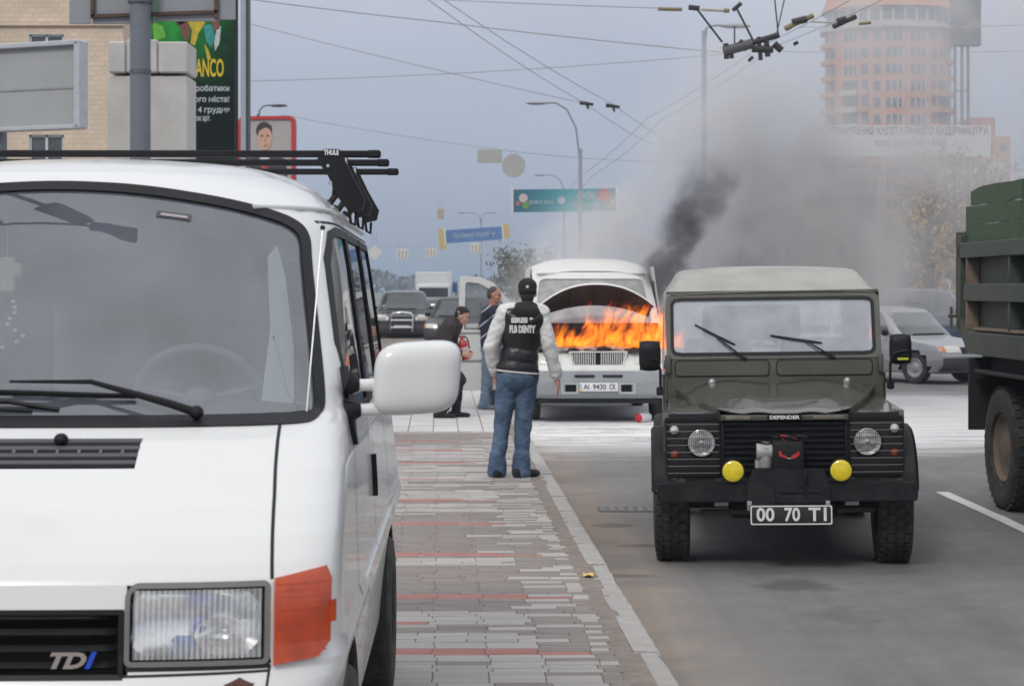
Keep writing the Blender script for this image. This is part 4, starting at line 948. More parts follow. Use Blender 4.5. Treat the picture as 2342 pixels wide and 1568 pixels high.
for x0 in (-.762, .742): b_.box((x0 + .01, 2.9, .90), (.03, 3.3, .62), .006)
b_.box((0, 4.42, .90), (1.52, .04, .62), .006); b_.obj('rear_body', olive, jeep, smooth=40)
for s_ in (-1, 1): bx('door', (s_ * .772, 1.75, .93), (.03, .90, .60), olive, None, .012)
for s_ in (-1, 1):
    b_ = B(); b_._add([(s_ * .765, 1.45, 1.25), (s_ * .765, 2.15, 1.25), (s_ * .75, 2.1, 1.75), (s_ * .75, 1.5, 1.75)], [(0, 1, 2, 3)]); b_.obj('door_window', glass_side, jeep)
b_ = B(); b_.patch(rrect(-.42, .42, 1.38, 1.68, .06), lambda a, c, t=0: Vector((a, 4.362, c)), .4); b_.obj('rear_window', M('clear_vinyl', (.7, .72, .74), .3), jeep)
bx('cab_floor', (0, 2.6, .70), (1.48, 3.3, .06), matte_black, None, 0)
for x_ in (-.36, .36): bx('seat', (x_, 2.25, 1.15), (.5, .14, .6), seat_m, None, .04)
b_ = B(); b_.tube([(.36 + .19 * math.cos(t), 1.72 - .1 * math.sin(t), 1.30 + .16 * math.sin(t)) for t in [2 * math.pi * i / 30 for i in range(30)]], .013, 8, closed=True); b_.obj('steering_wheel', matte_black, jeep, smooth=60)
b_ = B(); b_.box((0, 1.40, 1.32), (1.4, .2, .10), .03); b_.obj('dashboard', dark_grey, jeep)
# mirrors on tubular arms
for s_, x_, z_ in ((-1, -.872, 1.365), (1, .873, 1.392)):
    mm_ = bpy.data.objects.new('wing_mirror', None); COL.objects.link(mm_); mm_.parent = jeep
    b_ = B()
    b_.grid(lambda a, c: (lambda k, cs, sn, r: Vector((x_ + .077 * k * cs * r, 1.15 - .045 * (1 - c ** 2.5), z_ + .106 * k * sn * r)))((abs(math.cos(2 * math.pi * a)) ** 4 + abs(math.sin(2 * math.pi * a)) ** 4) ** -.25, math.cos(2 * math.pi * a), math.sin(2 * math.pi * a), min(1, c * 1.12) ** .6), 40, 12)
    b_.obj('mirror_housing', black_plastic, mm_, smooth=60)
    b_ = B(); b_.box((x_, 1.156, z_), (.146, .012, .204), .004); b_.obj('mirror_glass', dark_grey, mm_)
    b_ = B(); b_.tube([(x_ + .045, 1.105, z_ - .012), (x_ - s_ * .0, 1.095, z_ - .012), (x_ - s_ * .05, 1.10, z_ - .03), (s_ * .80, 1.13, z_ - .10), (s_ * .80, 1.16, z_ - .24)], .010, 8); b_.obj('mirror_arm', black_steel, mm_, smooth=60)
    b_ = B(); b_.box((s_ * .805, 1.18, z_ - .25), (.05, .05, .06), .01); b_.obj('arm_bracket', black_steel, mm_)
bx('mirror_sticker', (.885, 1.101, 1.325), (.075, .004, .016), M('yellow_sticker', (.55, .60, .03), .5), jeep, .001)
# chassis and wheels
cream = M('cream_rim', (.55, .52, .44), .5, var=.1, dirt=(.2, .17, .14), dirt_amt=.4)
for s_ in (-1, 1):
    wheel(jeep, (s_ * .735, .62, .405 - ROLL * s_ * .735), .405, .235, .215, s_, rim_m=cream, tread=34, steer=-.03)
    wheel(jeep, (s_ * .735, 3.4, .405 - ROLL * s_ * .735), .405, .235, .215, s_, rim_m=cream)
    bx('chassis_rail', (s_ * .42, 1.9, .52), (.08, 3.4, .14), matte_black, None, .005)
    b_ = B(); b_.tube([(s_ * .45, .62, .43 + .22 * 0), (s_ * .46, .62, .62)], .06, 10); b_.obj('coil_spring', matte_black, jeep)
    bx('shackle', (s_ * .42, .10, .437), (.09, .04, .032), steel, None, .004)
b_ = B(); b_.cyl((-.66, .62, .40), (.66, .62, .40), .048, seg=14); b_.ball((.22, .62, .39), (.14, .13, .14), 14, 10); b_.obj('front_axle', matte_black, jeep, smooth=50)
b_ = B(); b_.cyl((-.55, .34, .355), (.6, .40, .36), .021, seg=10); b_.obj('steering_rod', M('rusty_rod', (.10, .075, .06), .7, var=.3), jeep, smooth=60)
bx('underbody', (0, 2.2, .58), (1.40, 3.9, .30), matte_black, None, 0); bx('sky_block_plate', (0, .95, .36), (.7, 1.2, .10), matte_black, None, .02)  # underbody hung low and plate added to block sky light beneath the car
# ================================================================== PEOPLE
def prim_mesh(prims, inflate=0.0):
    bd = B()
    for p in prims:
        if p[0] == 'c':
            _, a, b2, r0, r1 = p[:5]; a, b2 = Vector(a), Vector(b2); r0 += inflate; r1 += inflate
            bd.cyl(a, b2, r0, r1, 16); bd.ball(a, r0, 16, 10); bd.ball(b2, r1, 16, 10)
        else:
            _, c, r = p[:3]; rot = p[3] if len(p) > 3 else None; bd.ball(c, tuple(x + inflate for x in r), 20, 14, rot=rot)
    return bd
def remeshed(name, prims, mat, parent, vox=.010, inflate=0.0, sm=4, mats=None, rough=0.0):
    bd = prim_mesh(prims, inflate); o = bd.obj(name, mat); COL.objects.unlink(o)
    m = o.modifiers.new('r', 'REMESH'); m.mode = 'VOXEL'; m.voxel_size = vox
    s_ = o.modifiers.new('s', 'SMOOTH'); s_.iterations = sm; s_.factor = .5
    me = baked(o); old = o.data; COL.objects.link(o)
    o.modifiers.clear(); o.data = me; bpy.data.meshes.remove(old); me.materials.clear()
    for x in (mats or [mat]): me.materials.append(x)
    if rough:
        ns = [v.normal.copy() for v in me.vertices]
        for v, ln in zip(me.vertices, ns): v.co += ln * ((mnoise.noise(v.co * 9) + .6 * mnoise.noise(v.co * 22 + Vector((5, 1, 2))) + .55 * (.5 - abs(mnoise.noise(Vector((v.co.x * 14 + v.co.z * 9, v.co.y * 14, v.co.z * 26))))) ) * rough)
    shade(me, 180); o.parent = parent; return o
def foot(a, d, L_=.26, h=.045, w_=.045):
    a = Vector(a); d = Vector(d).normalized(); return [('c', a + Vector((0, 0, h * .85)) - d * .05, a + d * (L_ - .10) + Vector((0, 0, h * .62)), h * .95, h * .62), ('e', a + d * (L_ - .10) + Vector((0, 0, h * .62)), (w_, w_, h * .62)), ('e', a + Vector((0, 0, h * .7)), (w_ * .85, w_ * .85, h * .7))]
def hand(wr, d, pal, thumb, curl=.5, s=1.0):     # wrist, pointing direction, palm normal, thumb side
    wr, d, pal, thumb = Vector(wr), Vector(d).normalized(), Vector(pal).normalized(), Vector(thumb).normalized()
    P = [('c', wr, wr + d * .03 * s, .026 * s, .030 * s), ('c', wr + d * .035 * s + thumb * .018 * s, wr + d * .085 * s + thumb * .022 * s, .019 * s, .016 * s), ('c', wr + d * .035 * s - thumb * .016 * s, wr + d * .08 * s - thumb * .022 * s, .019 * s, .015 * s), ('c', wr + d * .04 * s, wr + d * .088 * s, .02 * s, .016 * s)]
    for k, (o_, l_) in enumerate(((.030, .068), (.010, .078), (-.010, .072), (-.029, .056))):
        b0 = wr + d * .088 * s + thumb * o_ * s; dd = d
        for j, fr in enumerate((.45, .32, .23)):
            dd = (dd + pal * curl * (.5 + .25 * j)).normalized(); b1 = b0 + dd * l_ * fr * s * 1.05; P.append(('c', b0, b1, (.0098 - .0009 * j) * s, (.0092 - .0011 * j) * s)); b0 = b1
    t0 = wr + d * .03 * s + thumb * .028 * s; t1 = t0 + (d * .6 + thumb * .75 + pal * .25).normalized() * .04 * s; t2 = t1 + (d * .95 + thumb * .2 + pal * .4).normalized() * .032 * s
    return P + [('c', t0, t1, .015 * s, .0115 * s), ('c', t1, t2, .0115 * s, .009 * s)]
def head(c, fwd, up=(0, 0, 1)):
    c = Vector(c); f = Vector(fwd).normalized(); u = Vector(up); u = (u - f * u.dot(f)).normalized(); r = f.cross(u)
    rot = Matrix((r, f, u)).transposed(); L_ = lambda x, y, z: c + r * x + f * y + u * z
    return [('e', L_(0, -.012, .028), (.074, .092, .088), rot), ('e', L_(0, .012, -.035), (.060, .075, .078), rot), ('e', L_(0, .052, -.078), (.036, .034, .030), rot), ('e', L_(0, .088, -.018), (.013, .022, .016), rot), ('c', L_(0, .078, .012), L_(0, .094, -.012), .009, .012),
            ('e', L_(0, .070, .022), (.055, .02, .014), rot), ('e', L_(0, .080, -.050), (.024, .012, .007), rot), ('e', L_(0, .079, -.062), (.021, .012, .007), rot), ('e', L_(.077, -.005, -.012), (.011, .02, .031), rot), ('e', L_(-.077, -.005, -.012), (.011, .02, .031), rot),
            ('e', L_(.040, .060, -.022), (.022, .02, .018), rot), ('e', L_(-.040, .060, -.022), (.022, .02, .018), rot)], L_, rot
def eyes(parent, L_, rot):
    ew = M('eye_dark', (.05, .04, .035), .3) if 'eye_dark' not in bpy.data.materials else bpy.data.materials['eye_dark']
    for s_ in (-1, 1):
        b_ = B(); b_.ball(L_(s_ * .031, .0745, .004), (.012, .009, .0055), 12, 8, rot=rot); b_.obj('eye', ew, parent, smooth=60)
        b_ = B(); b_.tube([L_(s_ * .014, .086, .023), L_(s_ * .032, .086, .029), L_(s_ * .050, .072, .022)], .0045, 6); b_.obj('eyebrow', ew, parent, smooth=60)
skin_m = M('skin', (.48, .27, .195), .5, var=.08, vs=20); skin_red = M('ruddy_skin', (.46, .215, .15), .5, var=.12, vs=20)
def sub(name): return bpy.data.materials[name]
leather = M('black_leather', (.014, .014, .016), .30, var=.2, vs=10, bump=.5, bs=16, spec=.5)
sleeve_m = M('white_leather', (.66, .66, .65), .42, var=.06, vs=9, bump=.55, bs=15, dirt=(.40, .40, .40), dirt_amt=.25, ds=6)
jeans_m = M('blue_jeans', (.052, .090, .160), .9, var=.30, vs=9, bump=.7, bs=24, dirt=(.20, .28, .38), dirt_amt=.5, ds=5)
jeans2_m = M('faded_jeans', (.13, .18, .25), .9, var=.3, vs=8, bump=.7, bs=24, dirt=(.30, .34, .38), dirt_amt=.5, ds=5)
black_cloth = M('black_cloth', (.016, .015, .016), .92, var=.25, vs=9, bump=.5, bs=20)
brown_cloth = M('brown_black_jacket', (.034, .026, .027), .85, var=.25, vs=8, bump=.5, bs=18)
knit_white = M('knit_white', (.62, .62, .62), .9, bump=.3, bs=150); hair_m = M('dark_hair', (.016, .013, .012), .7, var=.4, vs=60, bump=.8, bs=90); hair_g = M('greying_hair', (.10, .075, .06), .8, var=.4, vs=60, bump=.8, bs=90)
# --- man in the varsity jacket, back to us
m1 = (lambda y_: Vector((.016, y_, .12)))(18.2)
hipL, hipR = Vector((-.055, 0, .90)), Vector((.125, 0, .90)); kL, kR = Vector((-.105, .03, .49)), Vector((.085, .04, .49)); aL, aR = Vector((-.150, -.01, .085)), Vector((.070, -.015, .085))
shL, shR = Vector((-.085, -.01, 1.475)), Vector((.245, -.01, 1.475)); eL, eR = Vector((-.205, -.03, 1.175)), Vector((.315, -.03, 1.19)); wL, wR = Vector((-.170, .07, .94)), Vector((.388, .04, .905))
hd, HLc, hrot = head((.125, .045, 1.665), (.06, 1, -.06))
torso = [('e', (.035, 0, .955), (.165, .115, .13)), ('e', (.05, 0, 1.08), (.155, .115, .16)), ('e', (.075, 0, 1.28), (.178, .125, .19)), ('c', shL + Vector((.05, 0, -.01)), shR + Vector((-.05, 0, -.01)), .075, .075)]
legs = [('c', hipL, kL, .088, .062), ('c', kL, aL, .060, .047), ('c', hipR, kR, .088, .062), ('c', kR, aR, .060, .047), ('e', (.035, -.02, .90), (.16, .12, .12))]
armsL = [('c', shL, eL, .058, .046), ('c', eL, wL, .045, .032)]; armsR = [('c', shR, eR, .058, .046), ('c', eR, wR, .045, .032)]
hL = hand(wL + Vector((.0, .01, -.02)), (.08, .25, -1), (1, .3, .2), (0, 1, .2), .45, .95); hR = hand(wR + Vector((.005, .0, -.02)), (.12, .05, -1), (-.8, .5, .1), (.1, .9, -.2), .35, 1.0)
feetL, feetR = foot((-.150, -.02, 0), (-.05, 1, 0)), foot((.070, -.03, 0), (.75, .65, 0))
neck = [('c', (.115, .0, 1.46), (.122, .025, 1.60), .056, .052)]
p1 = remeshed('person', hd + neck + torso + legs + armsL + armsR + hL + hR + feetL + feetR, skin_m, None, .0085); p1.location = m1
tag(p1, 'man seen from behind in black cap and black and white varsity jacket, blue jeans', 'person')
jk = remeshed('jacket', torso + [('e', (.035, 0, .99), (.172, .125, .10)), ('c', (.02, -.02, 1.42), (.175, -.02, 1.42), .10, .10)], leather, p1, .011, .020, 3, rough=.006)
jl = remeshed('sleeve', [('c', shL + Vector((.075, 0, .035)), shL, .062, .072)] + [('c', shL, eL, .066, .058), ('c', eL, lerp(eL, wL, .92), .060, .042)], sleeve_m, p1, .010, .012, 3, rough=.010)
jr = remeshed('sleeve', [('c', shR + Vector((-.075, 0, .035)), shR, .062, .072)] + [('c', shR, eR, .066, .058), ('c', eR, lerp(eR, wR, .92), .060, .042)], sleeve_m, p1, .010, .012, 3, rough=.010)
for w_, e_ in ((wL, eL), (wR, eR)):
    d_ = (w_ - e_).normalized(); b_ = B(); b_.cyl(w_ - d_ * .045, w_ + d_ * .012, .046, .043, 18); b_.obj('cuff', black_cloth, p1, smooth=40)
    b_ = B(); b_.cyl(w_ - d_ * .012, w_ - d_ * .000, .0475, .047, 18); b_.cyl(w_ + d_ * .008, w_ + d_ * .018, .046, .045, 18); stuff(b_.obj('cuff_stripe', knit_white, p1, smooth=40))
def hoop(z0, z1, cx_, rx, ry, mat, nm, tilt=.0):
    b_ = B(); n = 40
    for za, zb, f in ((z0, z1, 1),):
        b_.strip([Vector((cx_ + rx * math.cos(t), ry * math.sin(t), za + tilt * math.cos(t))) for t in [2 * math.pi * i / n for i in range(n)]], [Vector((cx_ + rx * .995 * math.cos(t), ry * .995 * math.sin(t), zb + tilt * math.cos(t))) for t in [2 * math.pi * i / n for i in range(n)]])
    return b_.obj(nm, mat, p1, smooth=60)
hoop(.935, .985, .035, .196, .150, black_cloth, 'hem', -.018); hoop(.944, .958, .035, .199, .153, knit_white, 'hem_stripe', -.018)
jn = remeshed('jeans', legs + [('c', aL + Vector((0, 0, .10)), aL + Vector((0, 0, -.035)), .060, .074), ('c', aR + Vector((0, 0, .10)), aR + Vector((0, 0, -.035)), .060, .074)], jeans_m, p1, .010, .016, 3, rough=.009)
b_ = B()
for x_ in (-.045, .125):
    b_.patch([(x_ - .055, .80), (x_ + .055, .80), (x_ + .06, .90), (x_ - .06, .90)], lambda a, c, t=0: Vector((a, -.150 - t + .35 * (a - x_) ** 2 + (.02 if c < .82 else 0), c)), .03, th=.004)
for sh_, nm in ((feetL, 'shoe'), (feetR, 'shoe')): remeshed(nm, sh_, black_cloth, p1, .010, .006, 2)
hdm = remeshed('hood', [('e', (.105, -.085, 1.485), (.135, .075, .075)), ('e', (.11, -.03, 1.535), (.115, .10, .055)), ('c', (.03, -.02, 1.50), (.0, .06, 1.46), .05, .04), ('c', (.19, -.02, 1.50), (.235, .06, 1.46), .05, .04), ('e', (.10, -.115, 1.435), (.085, .035, .05))], black_cloth, p1, .010, 0, 3, rough=.012)
cap = remeshed('cap', [('e', HLc(0, -.010, .055), (.088, .104, .080), hrot), ('e', HLc(0, -.02, .012), (.086, .098, .052), hrot), ('e', HLc(0, .10, .035), (.075, .075, .014), hrot)], black_cloth, p1, .008, 0, 3)
b_ = B(); b_.ball(HLc(.005, -.117, .045), (.014, .004, .014), 10, 6); b_.obj('cap_badge', knit_white, cap, smooth=60)
hr1 = remeshed('hair', [('e', HLc(0, -.055, -.045), (.062, .045, .055), hrot)], hair_m, p1, .009, 0, 2)
text('jacket_lettering', 'FLB DENTY', .085, knit_white, p1, (.075, -.172, 1.335), (R(86), 0, 0), width=.235, depth=.010, bold=.006); text('jacket_lettering', 'SIRES 9', .06, knit_white, p1, (.075, -.176, 1.415), (R(84), 0, 0), width=.20, depth=.010, bold=.004)
# --- crouching man with the extinguisher, turned to the burning van
p2o = Vector((-.838, 26.4, .12))
hd, HLc, hrot = head((.185, -.02, 1.335), (.93, -.05, -.42))
hip = Vector((-.055, 0, .75)); k1, k2 = Vector((.16, -.10, .50)), Vector((.12, .10, .47)); f1, f2 = Vector((-.08, -.10, .075)), Vector((.10, .10, .075))
tor2 = [('e', hip, (.125, .155, .13)), ('c', hip + Vector((.0, 0, .05)), (-.055, 0, 1.0), .135, .14), ('c', (-.055, 0, 1.0), (.055, 0, 1.20), .14, .12), ('c', (.03, -.13, 1.20), (.03, .13, 1.20), .075, .075)]
arm2 = [('c', (.03, -.175, 1.19), (-.03, -.20, .93), .060, .048), ('c', (-.03, -.20, .93), (.17, -.16, .845), .048, .034), ('c', (.03, .175, 1.19), (.05, .20, .93), .060, .048), ('c', (.05, .20, .93), (.20, .06, .86), .048, .034)]
leg2 = [('c', hip + Vector((0, -.08, 0)), k1, .092, .066), ('c', k1, f1, .062, .045), ('c', hip + Vector((0, .08, 0)), k2, .092, .066), ('c', k2, f2, .062, .045)]
hn2 = hand((.185, -.155, .838), (1, .25, -.15), (.1, 1, .3), (0, .1, 1), .75, 1.0) + hand((.215, .05, .855), (.8, -.5, -.1), (-.1, -.9, .1), (0, 0, 1), .75, 1.0)
ft2 = foot(f1 - Vector((.02, 0, .075)), (1, -.15, 0)) + foot(f2 - Vector((.02, 0, .075)), (1, .1, 0))
p2 = remeshed('person', hd + [('c', (.06, 0, 1.20), (.15, -.01, 1.28), .058, .054)] + tor2 + arm2 + leg2 + hn2 + ft2, skin_m, None, .0095); p2.location = p2o
tag(p2, 'crouching dark-haired man in black clothes holding a red fire extinguisher', 'person')
remeshed('jacket', tor2 + arm2[:1] + [('c', (-.03, -.20, .93), (.135, -.165, .855), .050, .040)] + arm2[2:3] + [('c', (.05, .20, .93), (.17, .08, .865), .05, .04), ('c', (.05, -.03, 1.22), (.05, .03, 1.22), .085, .085)], brown_cloth, p2, .012, .018, 3, rough=.010)
remeshed('trousers', leg2 + [('e', hip, (.13, .16, .12))], black_cloth, p2, .012, .017, 3, rough=.008)
remeshed('shoe', ft2[:3], black_cloth, p2, .011, .006, 2); remeshed('shoe', ft2[3:], black_cloth, p2, .011, .006, 2)
remeshed('hair', [('e', HLc(0, -.022, .062), (.077, .088, .062), hrot), ('e', HLc(0, -.062, .012), (.066, .045, .062), hrot), ('e', HLc(.064, -.02, .03), (.014, .028, .035), hrot), ('e', HLc(-.064, -.02, .03), (.014, .028, .035), hrot), ('e', HLc(0, .045, .085), (.05, .03, .022), hrot)], hair_m, p2, .007, 0, 1, rough=.008); eyes(p2, HLc, hrot)
# extinguisher
ex = thing('fire_extinguisher', 'red fire extinguisher held by the crouching man', 'extinguisher', p2o + Vector((.245, -.075, .775))); ex.rotation_euler = (R(12), R(-14), 0)
red_m = M('extinguisher_red', (.42, .02, .025), .35, var=.1, coat=.3)
b_ = B(); b_.lathe([(0, 0), (.058, 0), (.062, .01), (.062, .20), (.052, .235), (.026, .258), (.02, .275), (0, .275)], (0, 0, 0), (0, 0, 1), 28); b_.obj('cylinder', red_m, ex, smooth=40)
b_ = B(); b_.lathe([(.0625, .09), (.0632, .092), (.0632, .17), (.0625, .172)], (0, 0, 0), (0, 0, 1), 28); b_.obj('label_band', M('label_band', (.55, .42, .40), .6, var=.3, vs=40), ex, smooth=40)
b_ = B(); b_.cyl((0, 0, .27), (0, 0, .30), .016); b_.box((.02, 0, .305), (.09, .018, .010), .003); b_.box((.02, 0, .325), (.10, .018, .008), .003, Matrix.Rotation(-.25, 3, 'Y')); b_.obj('valve', red_m, ex, smooth=40)
b_ = B(); b_.tube([(.02, 0, .29), (.06, .02, .28), (.075, .03, .22), (.07, .03, .12)], .009, 8); b_.obj('hose', matte_black, ex, smooth=60)
# --- man in the striped sweater reaching towards the engine
p3o = Vector((-.345, 28.3, .12))
hd, HLc, hrot = head((.10, -.03, 1.60), (.88, -.25, -.2))
hip = Vector((.045, 0, .87)); k1, k2 = Vector((.0, -.09, .48)), Vector((.10, .09, .48)); f1, f2 = Vector((-.03, -.10, .085)), Vector((.03, .10, .085))
tor3 = [('e', hip, (.145, .165, .14)), ('c', hip, (.035, 0, 1.10), .150, .155), ('c', (.035, 0, 1.10), (.06, 0, 1.32), .155, .14), ('c', (.02, -.14, 1.36), (.10, .14, 1.36), .08, .08)]
arm3 = [('c', (.03, -.18, 1.37), (.22, -.20, 1.28), .062, .05), ('c', (.22, -.20, 1.28), (.43, -.10, 1.37), .05, .034), ('c', (.12, .18, 1.37), (.34, .20, 1.31), .062, .05), ('c', (.34, .20, 1.31), (.56, .12, 1.36), .05, .034)]
leg3 = [('c', hip + Vector((0, -.085, 0)), k1, .095, .068), ('c', k1, f1, .064, .048), ('c', hip + Vector((0, .085, 0)), k2, .095, .068), ('c', k2, f2, .064, .048)]
hn3 = hand((.445, -.09, 1.375), (1, .2, .1), (0, .3, -1), (0, 1, .2), .4) + hand((.575, .115, 1.365), (1, -.1, .1), (0, -.2, -1), (0, -1, .2), .4)
ft3 = foot(f1 - Vector((.02, 0, .085)), (.9, -.4, 0)) + foot(f2 - Vector((.02, 0, .085)), (1, .1, 0))
p3 = remeshed('person', hd + [('c', (.06, 0, 1.40), (.09, -.02, 1.54), .062, .058)] + tor3 + arm3 + leg3 + hn3 + ft3, skin_red, None, .0095); p3.location = p3o
tag(p3, 'man in navy sweater with white diagonal stripes and jeans reaching into the burning van', 'person')
strip_m, t, N, L, b = node_mat('striped_knit')
co = N('ShaderNodeTexCoord').outputs['Object']; mp_ = N('ShaderNodeMapping'); mp_.inputs['Rotation'].default_value = (0, R(38), 0); L(co, mp_.inputs[0]); sp = N('ShaderNodeSeparateXYZ'); L(mp_.outputs[0], sp.inputs[0])
fr = mth(N, L, 'FRACT', mth(N, L, 'MULTIPLY', sp.outputs[2], 7.2)); st = mth(N, L, 'LESS_THAN', fr, .14)
L(mixc(N, L, st, (.018, .022, .042), (.42, .43, .47)), b.inputs['Base Color']); b.inputs['Roughness'].default_value = .95
remeshed('sweater', tor3 + [('c', (.03, -.18, 1.37), (.22, -.20, 1.28), .064, .054), ('c', (.22, -.20, 1.28), (.40, -.11, 1.36), .054, .042), ('c', (.12, .18, 1.37), (.34, .20, 1.31), .064, .054), ('c', (.34, .20, 1.31), (.53, .13, 1.355), .054, .042)], strip_m, p3, .012, .018, 3, rough=.008)
remeshed('jeans', leg3 + [('e', hip + Vector((0, 0, -.03)), (.15, .17, .12)), ('c', f1 + Vector((0, 0, .1)), f1 + Vector((0, 0, -.03)), .06, .07), ('c', f2 + Vector((0, 0, .1)), f2 + Vector((0, 0, -.03)), .06, .07)], jeans2_m, p3, .012, .017, 3, rough=.009)
shoe_g = M('grey_shoe', (.16, .16, .165), .7); remeshed('shoe', ft3[:3], shoe_g, p3, .011, .006, 2); remeshed('shoe', ft3[3:], shoe_g, p3, .011, .006, 2)
remeshed('hair', [('e', HLc(0, -.030, .058), (.080, .082, .064), hrot), ('e', HLc(0, -.07, -.005), (.070, .045, .065), hrot), ('e', HLc(.068, -.025, .0), (.014, .03, .035), hrot), ('e', HLc(-.068, -.025, .0), (.014, .03, .035), hrot)], hair_g, p3, .009, 0, 2); eyes(p3, HLc, hrot)
# ================================================================== BURNING MINIBUS
bmini = thing('burning_minibus', 'white minibus with raised bonnet and flames in its engine bay', 'minibus', (1.166, 27.1, 0), .02)
def bq(name, c, d, mat, parent=None, bev=.01, rot=None, seg=2): 
    b_ = B(); b_.box(Vector(c), d, bev, rot, seg); return b_.obj(name, mat, parent or bmini, smooth=40)
silver_plastic = M('silver_bumper', (.30, .32, .335), .5, var=.08, vs=4, dirt=(.18, .18, .18), dirt_amt=.4)
char = M('charred_metal', (.022, .020, .019), .9, var=.5, vs=12, bump=.8, bs=25); ash = M('ash_crust', (.34, .32, .30), .95, var=.5, vs=14, dirt=(.04, .035, .03), dirt_amt=.9, ds=9, bump=.8, bs=30)
soot_under = M('sooty_bonnet_underside', (.030, .030, .031), .8, var=.35, vs=4, dirt=(.07, .07, .07), dirt_amt=.5, ds=3)
# body by horizontal contours again
bF = [(.30, .14), (.38, .03), (.55, 0), (.70, .02), (.76, .05), (.86, .10), (.96, .17), (1.02, .25)]
def bfront(u, w_, half=.97): return interp(bF, w_) + .30 * (1 - max(0, 1 - min(1, abs(u) / half) ** 3.6) ** (1 / 3.6))
b_ = B(); b_.grid(lambda a, c: (lambda u, w_: Vector((u, bfront(u, w_), w_)))(lerp(-.965, .965, a), lerp(.69, 1.0, c)), 60, 14, skip=lambda a, c: abs(2 * a - 1) < .36 and .25 < c < .84); b_.obj('front_panel', white_soot, bmini, smooth=60)
b_ = B(); b_.grid(lambda a, c: (lambda u, w_: Vector((u, bfront(u, w_) - .035, w_)))(lerp(-.96, .96, a), lerp(.33, .705, c)), 60, 16, skip=lambda a, c: (abs(abs(2 * a - 1) - .385) < .075 and .22 < c < .52)); bp_ = b_.obj('bumper', silver_plastic, bmini, smooth=60)
for s_ in (-1, 1):
    bq('bumper_recess', (s_ * .385, .06, .465), (.19, .04, .15), matte_black, bp_)
    b_ = B(); ring(b_, densify(rrect(s_ * .385 - .115, s_ * .385 + .115, .395, .545, .02), .04), densify(rrect(s_ * .385 - .085, s_ * .385 + .085, .42, .525, .015), .04), lambda a, c, o: Vector((a, bfront(a, c) - .035 - o, c)), .02, -.02); b_.obj('fog_lamp_bezel', M('bezel_light', (.45, .46, .47), .5) if 'bezel_light' not in bpy.data.materials else sub('bezel_light'), bp_, smooth=40)
    bq('intake_slot', (s_ * .19, -.030, .635), (.27, .02, .035), matte_black, bp_, .004)
    b_ = B(); b_.ball((s_ * .68, .06, .47), (.05, .03, .035), 14, 8); b_.obj('side_lamp', lamp_lens, bp_, smooth=60)
    b_ = B(); b_.grid(lambda a, c: (lambda u, w_: Vector((u, bfront(u, w_) - .012, w_)))(s_ * lerp(.50, .86, a), lerp(.80, .98, c) - .04 * a * 0), 12, 8); b_.obj('headlight', lamp_lens, bmini, smooth=60)
    bq('wing_panel', (s_ * .93, .75, .82), (.10, 1.0, .34), white_soot, None, .03)
bq('lower_valance', (0, .30, .30), (1.6, .4, .08), matte_black); bq('underside', (0, 2.2, .36), (1.7, 3.6, .12), matte_black, None, 0)
# grille bars
grl = bq('grille_recess', (0, .16, .865), (.70, .05, .20), char)
for k in range(24):
    x_ = -.345 + k * .03
    if abs(x_) > .02: bq('grille_bar', (x_, .095 + .02 * abs(x_), .862 - .0), (.013, .02, .185 - .02 * (k % 2)), white_soot, grl, .002)
b_ = B(); ring(b_, densify([(-.40, .965), (.40, .965), (.34, .765), (-.34, .765)][::-1], .05), densify([(-.375, .948), (.375, .948), (.32, .782), (-.32, .782)][::-1], .05), lambda a, c, o: Vector((a, .085 + .02 * abs(a) - o, c)), .02, -.03); b_.obj('grille_frame', white_soot, grl, smooth=40)
# number plate
npl = bq('number_plate', (0, -.055, .490), (.52, .008, .115), pl_white, None, .002)
bq('plate_flag_strip', (-.243, -.0605, .505), (.03, .002, .05), M('flag_blue', (.25, .52, .60), .5), npl, 0); bq('plate_flag_strip', (-.243, -.0605, .455), (.03, .002, .04), M('flag_yellow', (.72, .55, .06), .5), npl, 0)
for s_, x_, wd_ in (('AI', -.165, .075), ('9430', .01, .18), ('CK', .185, .09)): text('plate_lettering', s_, .10, M('plate_ink', (.03, .035, .06), .6) if 'plate_ink' not in bpy.data.materials else sub('plate_ink'), npl, (x_, -.0605, .49), width=wd_, depth=.001, bold=.0015)
# engine bay: charred lumps and ashy crust
random.seed(11)
b_ = B(); b_.box((0, .62, .80), (1.72, .86, .16)); b_.obj('engine_bay', char, bmini)
def lump(name, c, d, mat, seed):
    random.seed(seed); t_ = bmesh.new(); bmesh.ops.create_icosphere(t_, subdivisions=3, radius=.5)
    for v in t_.verts: n = 1 + .55 * mnoise.noise(v.co * 3.2 + Vector((seed, 0, 0))) + .25 * mnoise.noise(v.co * 8 + Vector((0, seed, 0))); v.co = Vector((v.co.x * d[0] * n, v.co.y * d[1] * n, v.co.z * d[2] * n)) + Vector(c)
    bd = B(); bd._merge(t_); return bd.obj(name, mat, bmini, smooth=35)
for k in range(9): lump('engine_piece', (-.70 + k * .17, .50 + .12 * math.sin(k * 2.1), .93 + .03 * math.cos(k * 1.7)), (.30, .40, .20 + .06 * (k % 3)), char, k)
for k in range(12): lump('ash_heap', (-.78 + k * .14, .22 + .04 * math.sin(k * 1.9), .985 + .012 * math.cos(k)), (.22, .17, .075), ash if k % 3 else char, 30 + k)
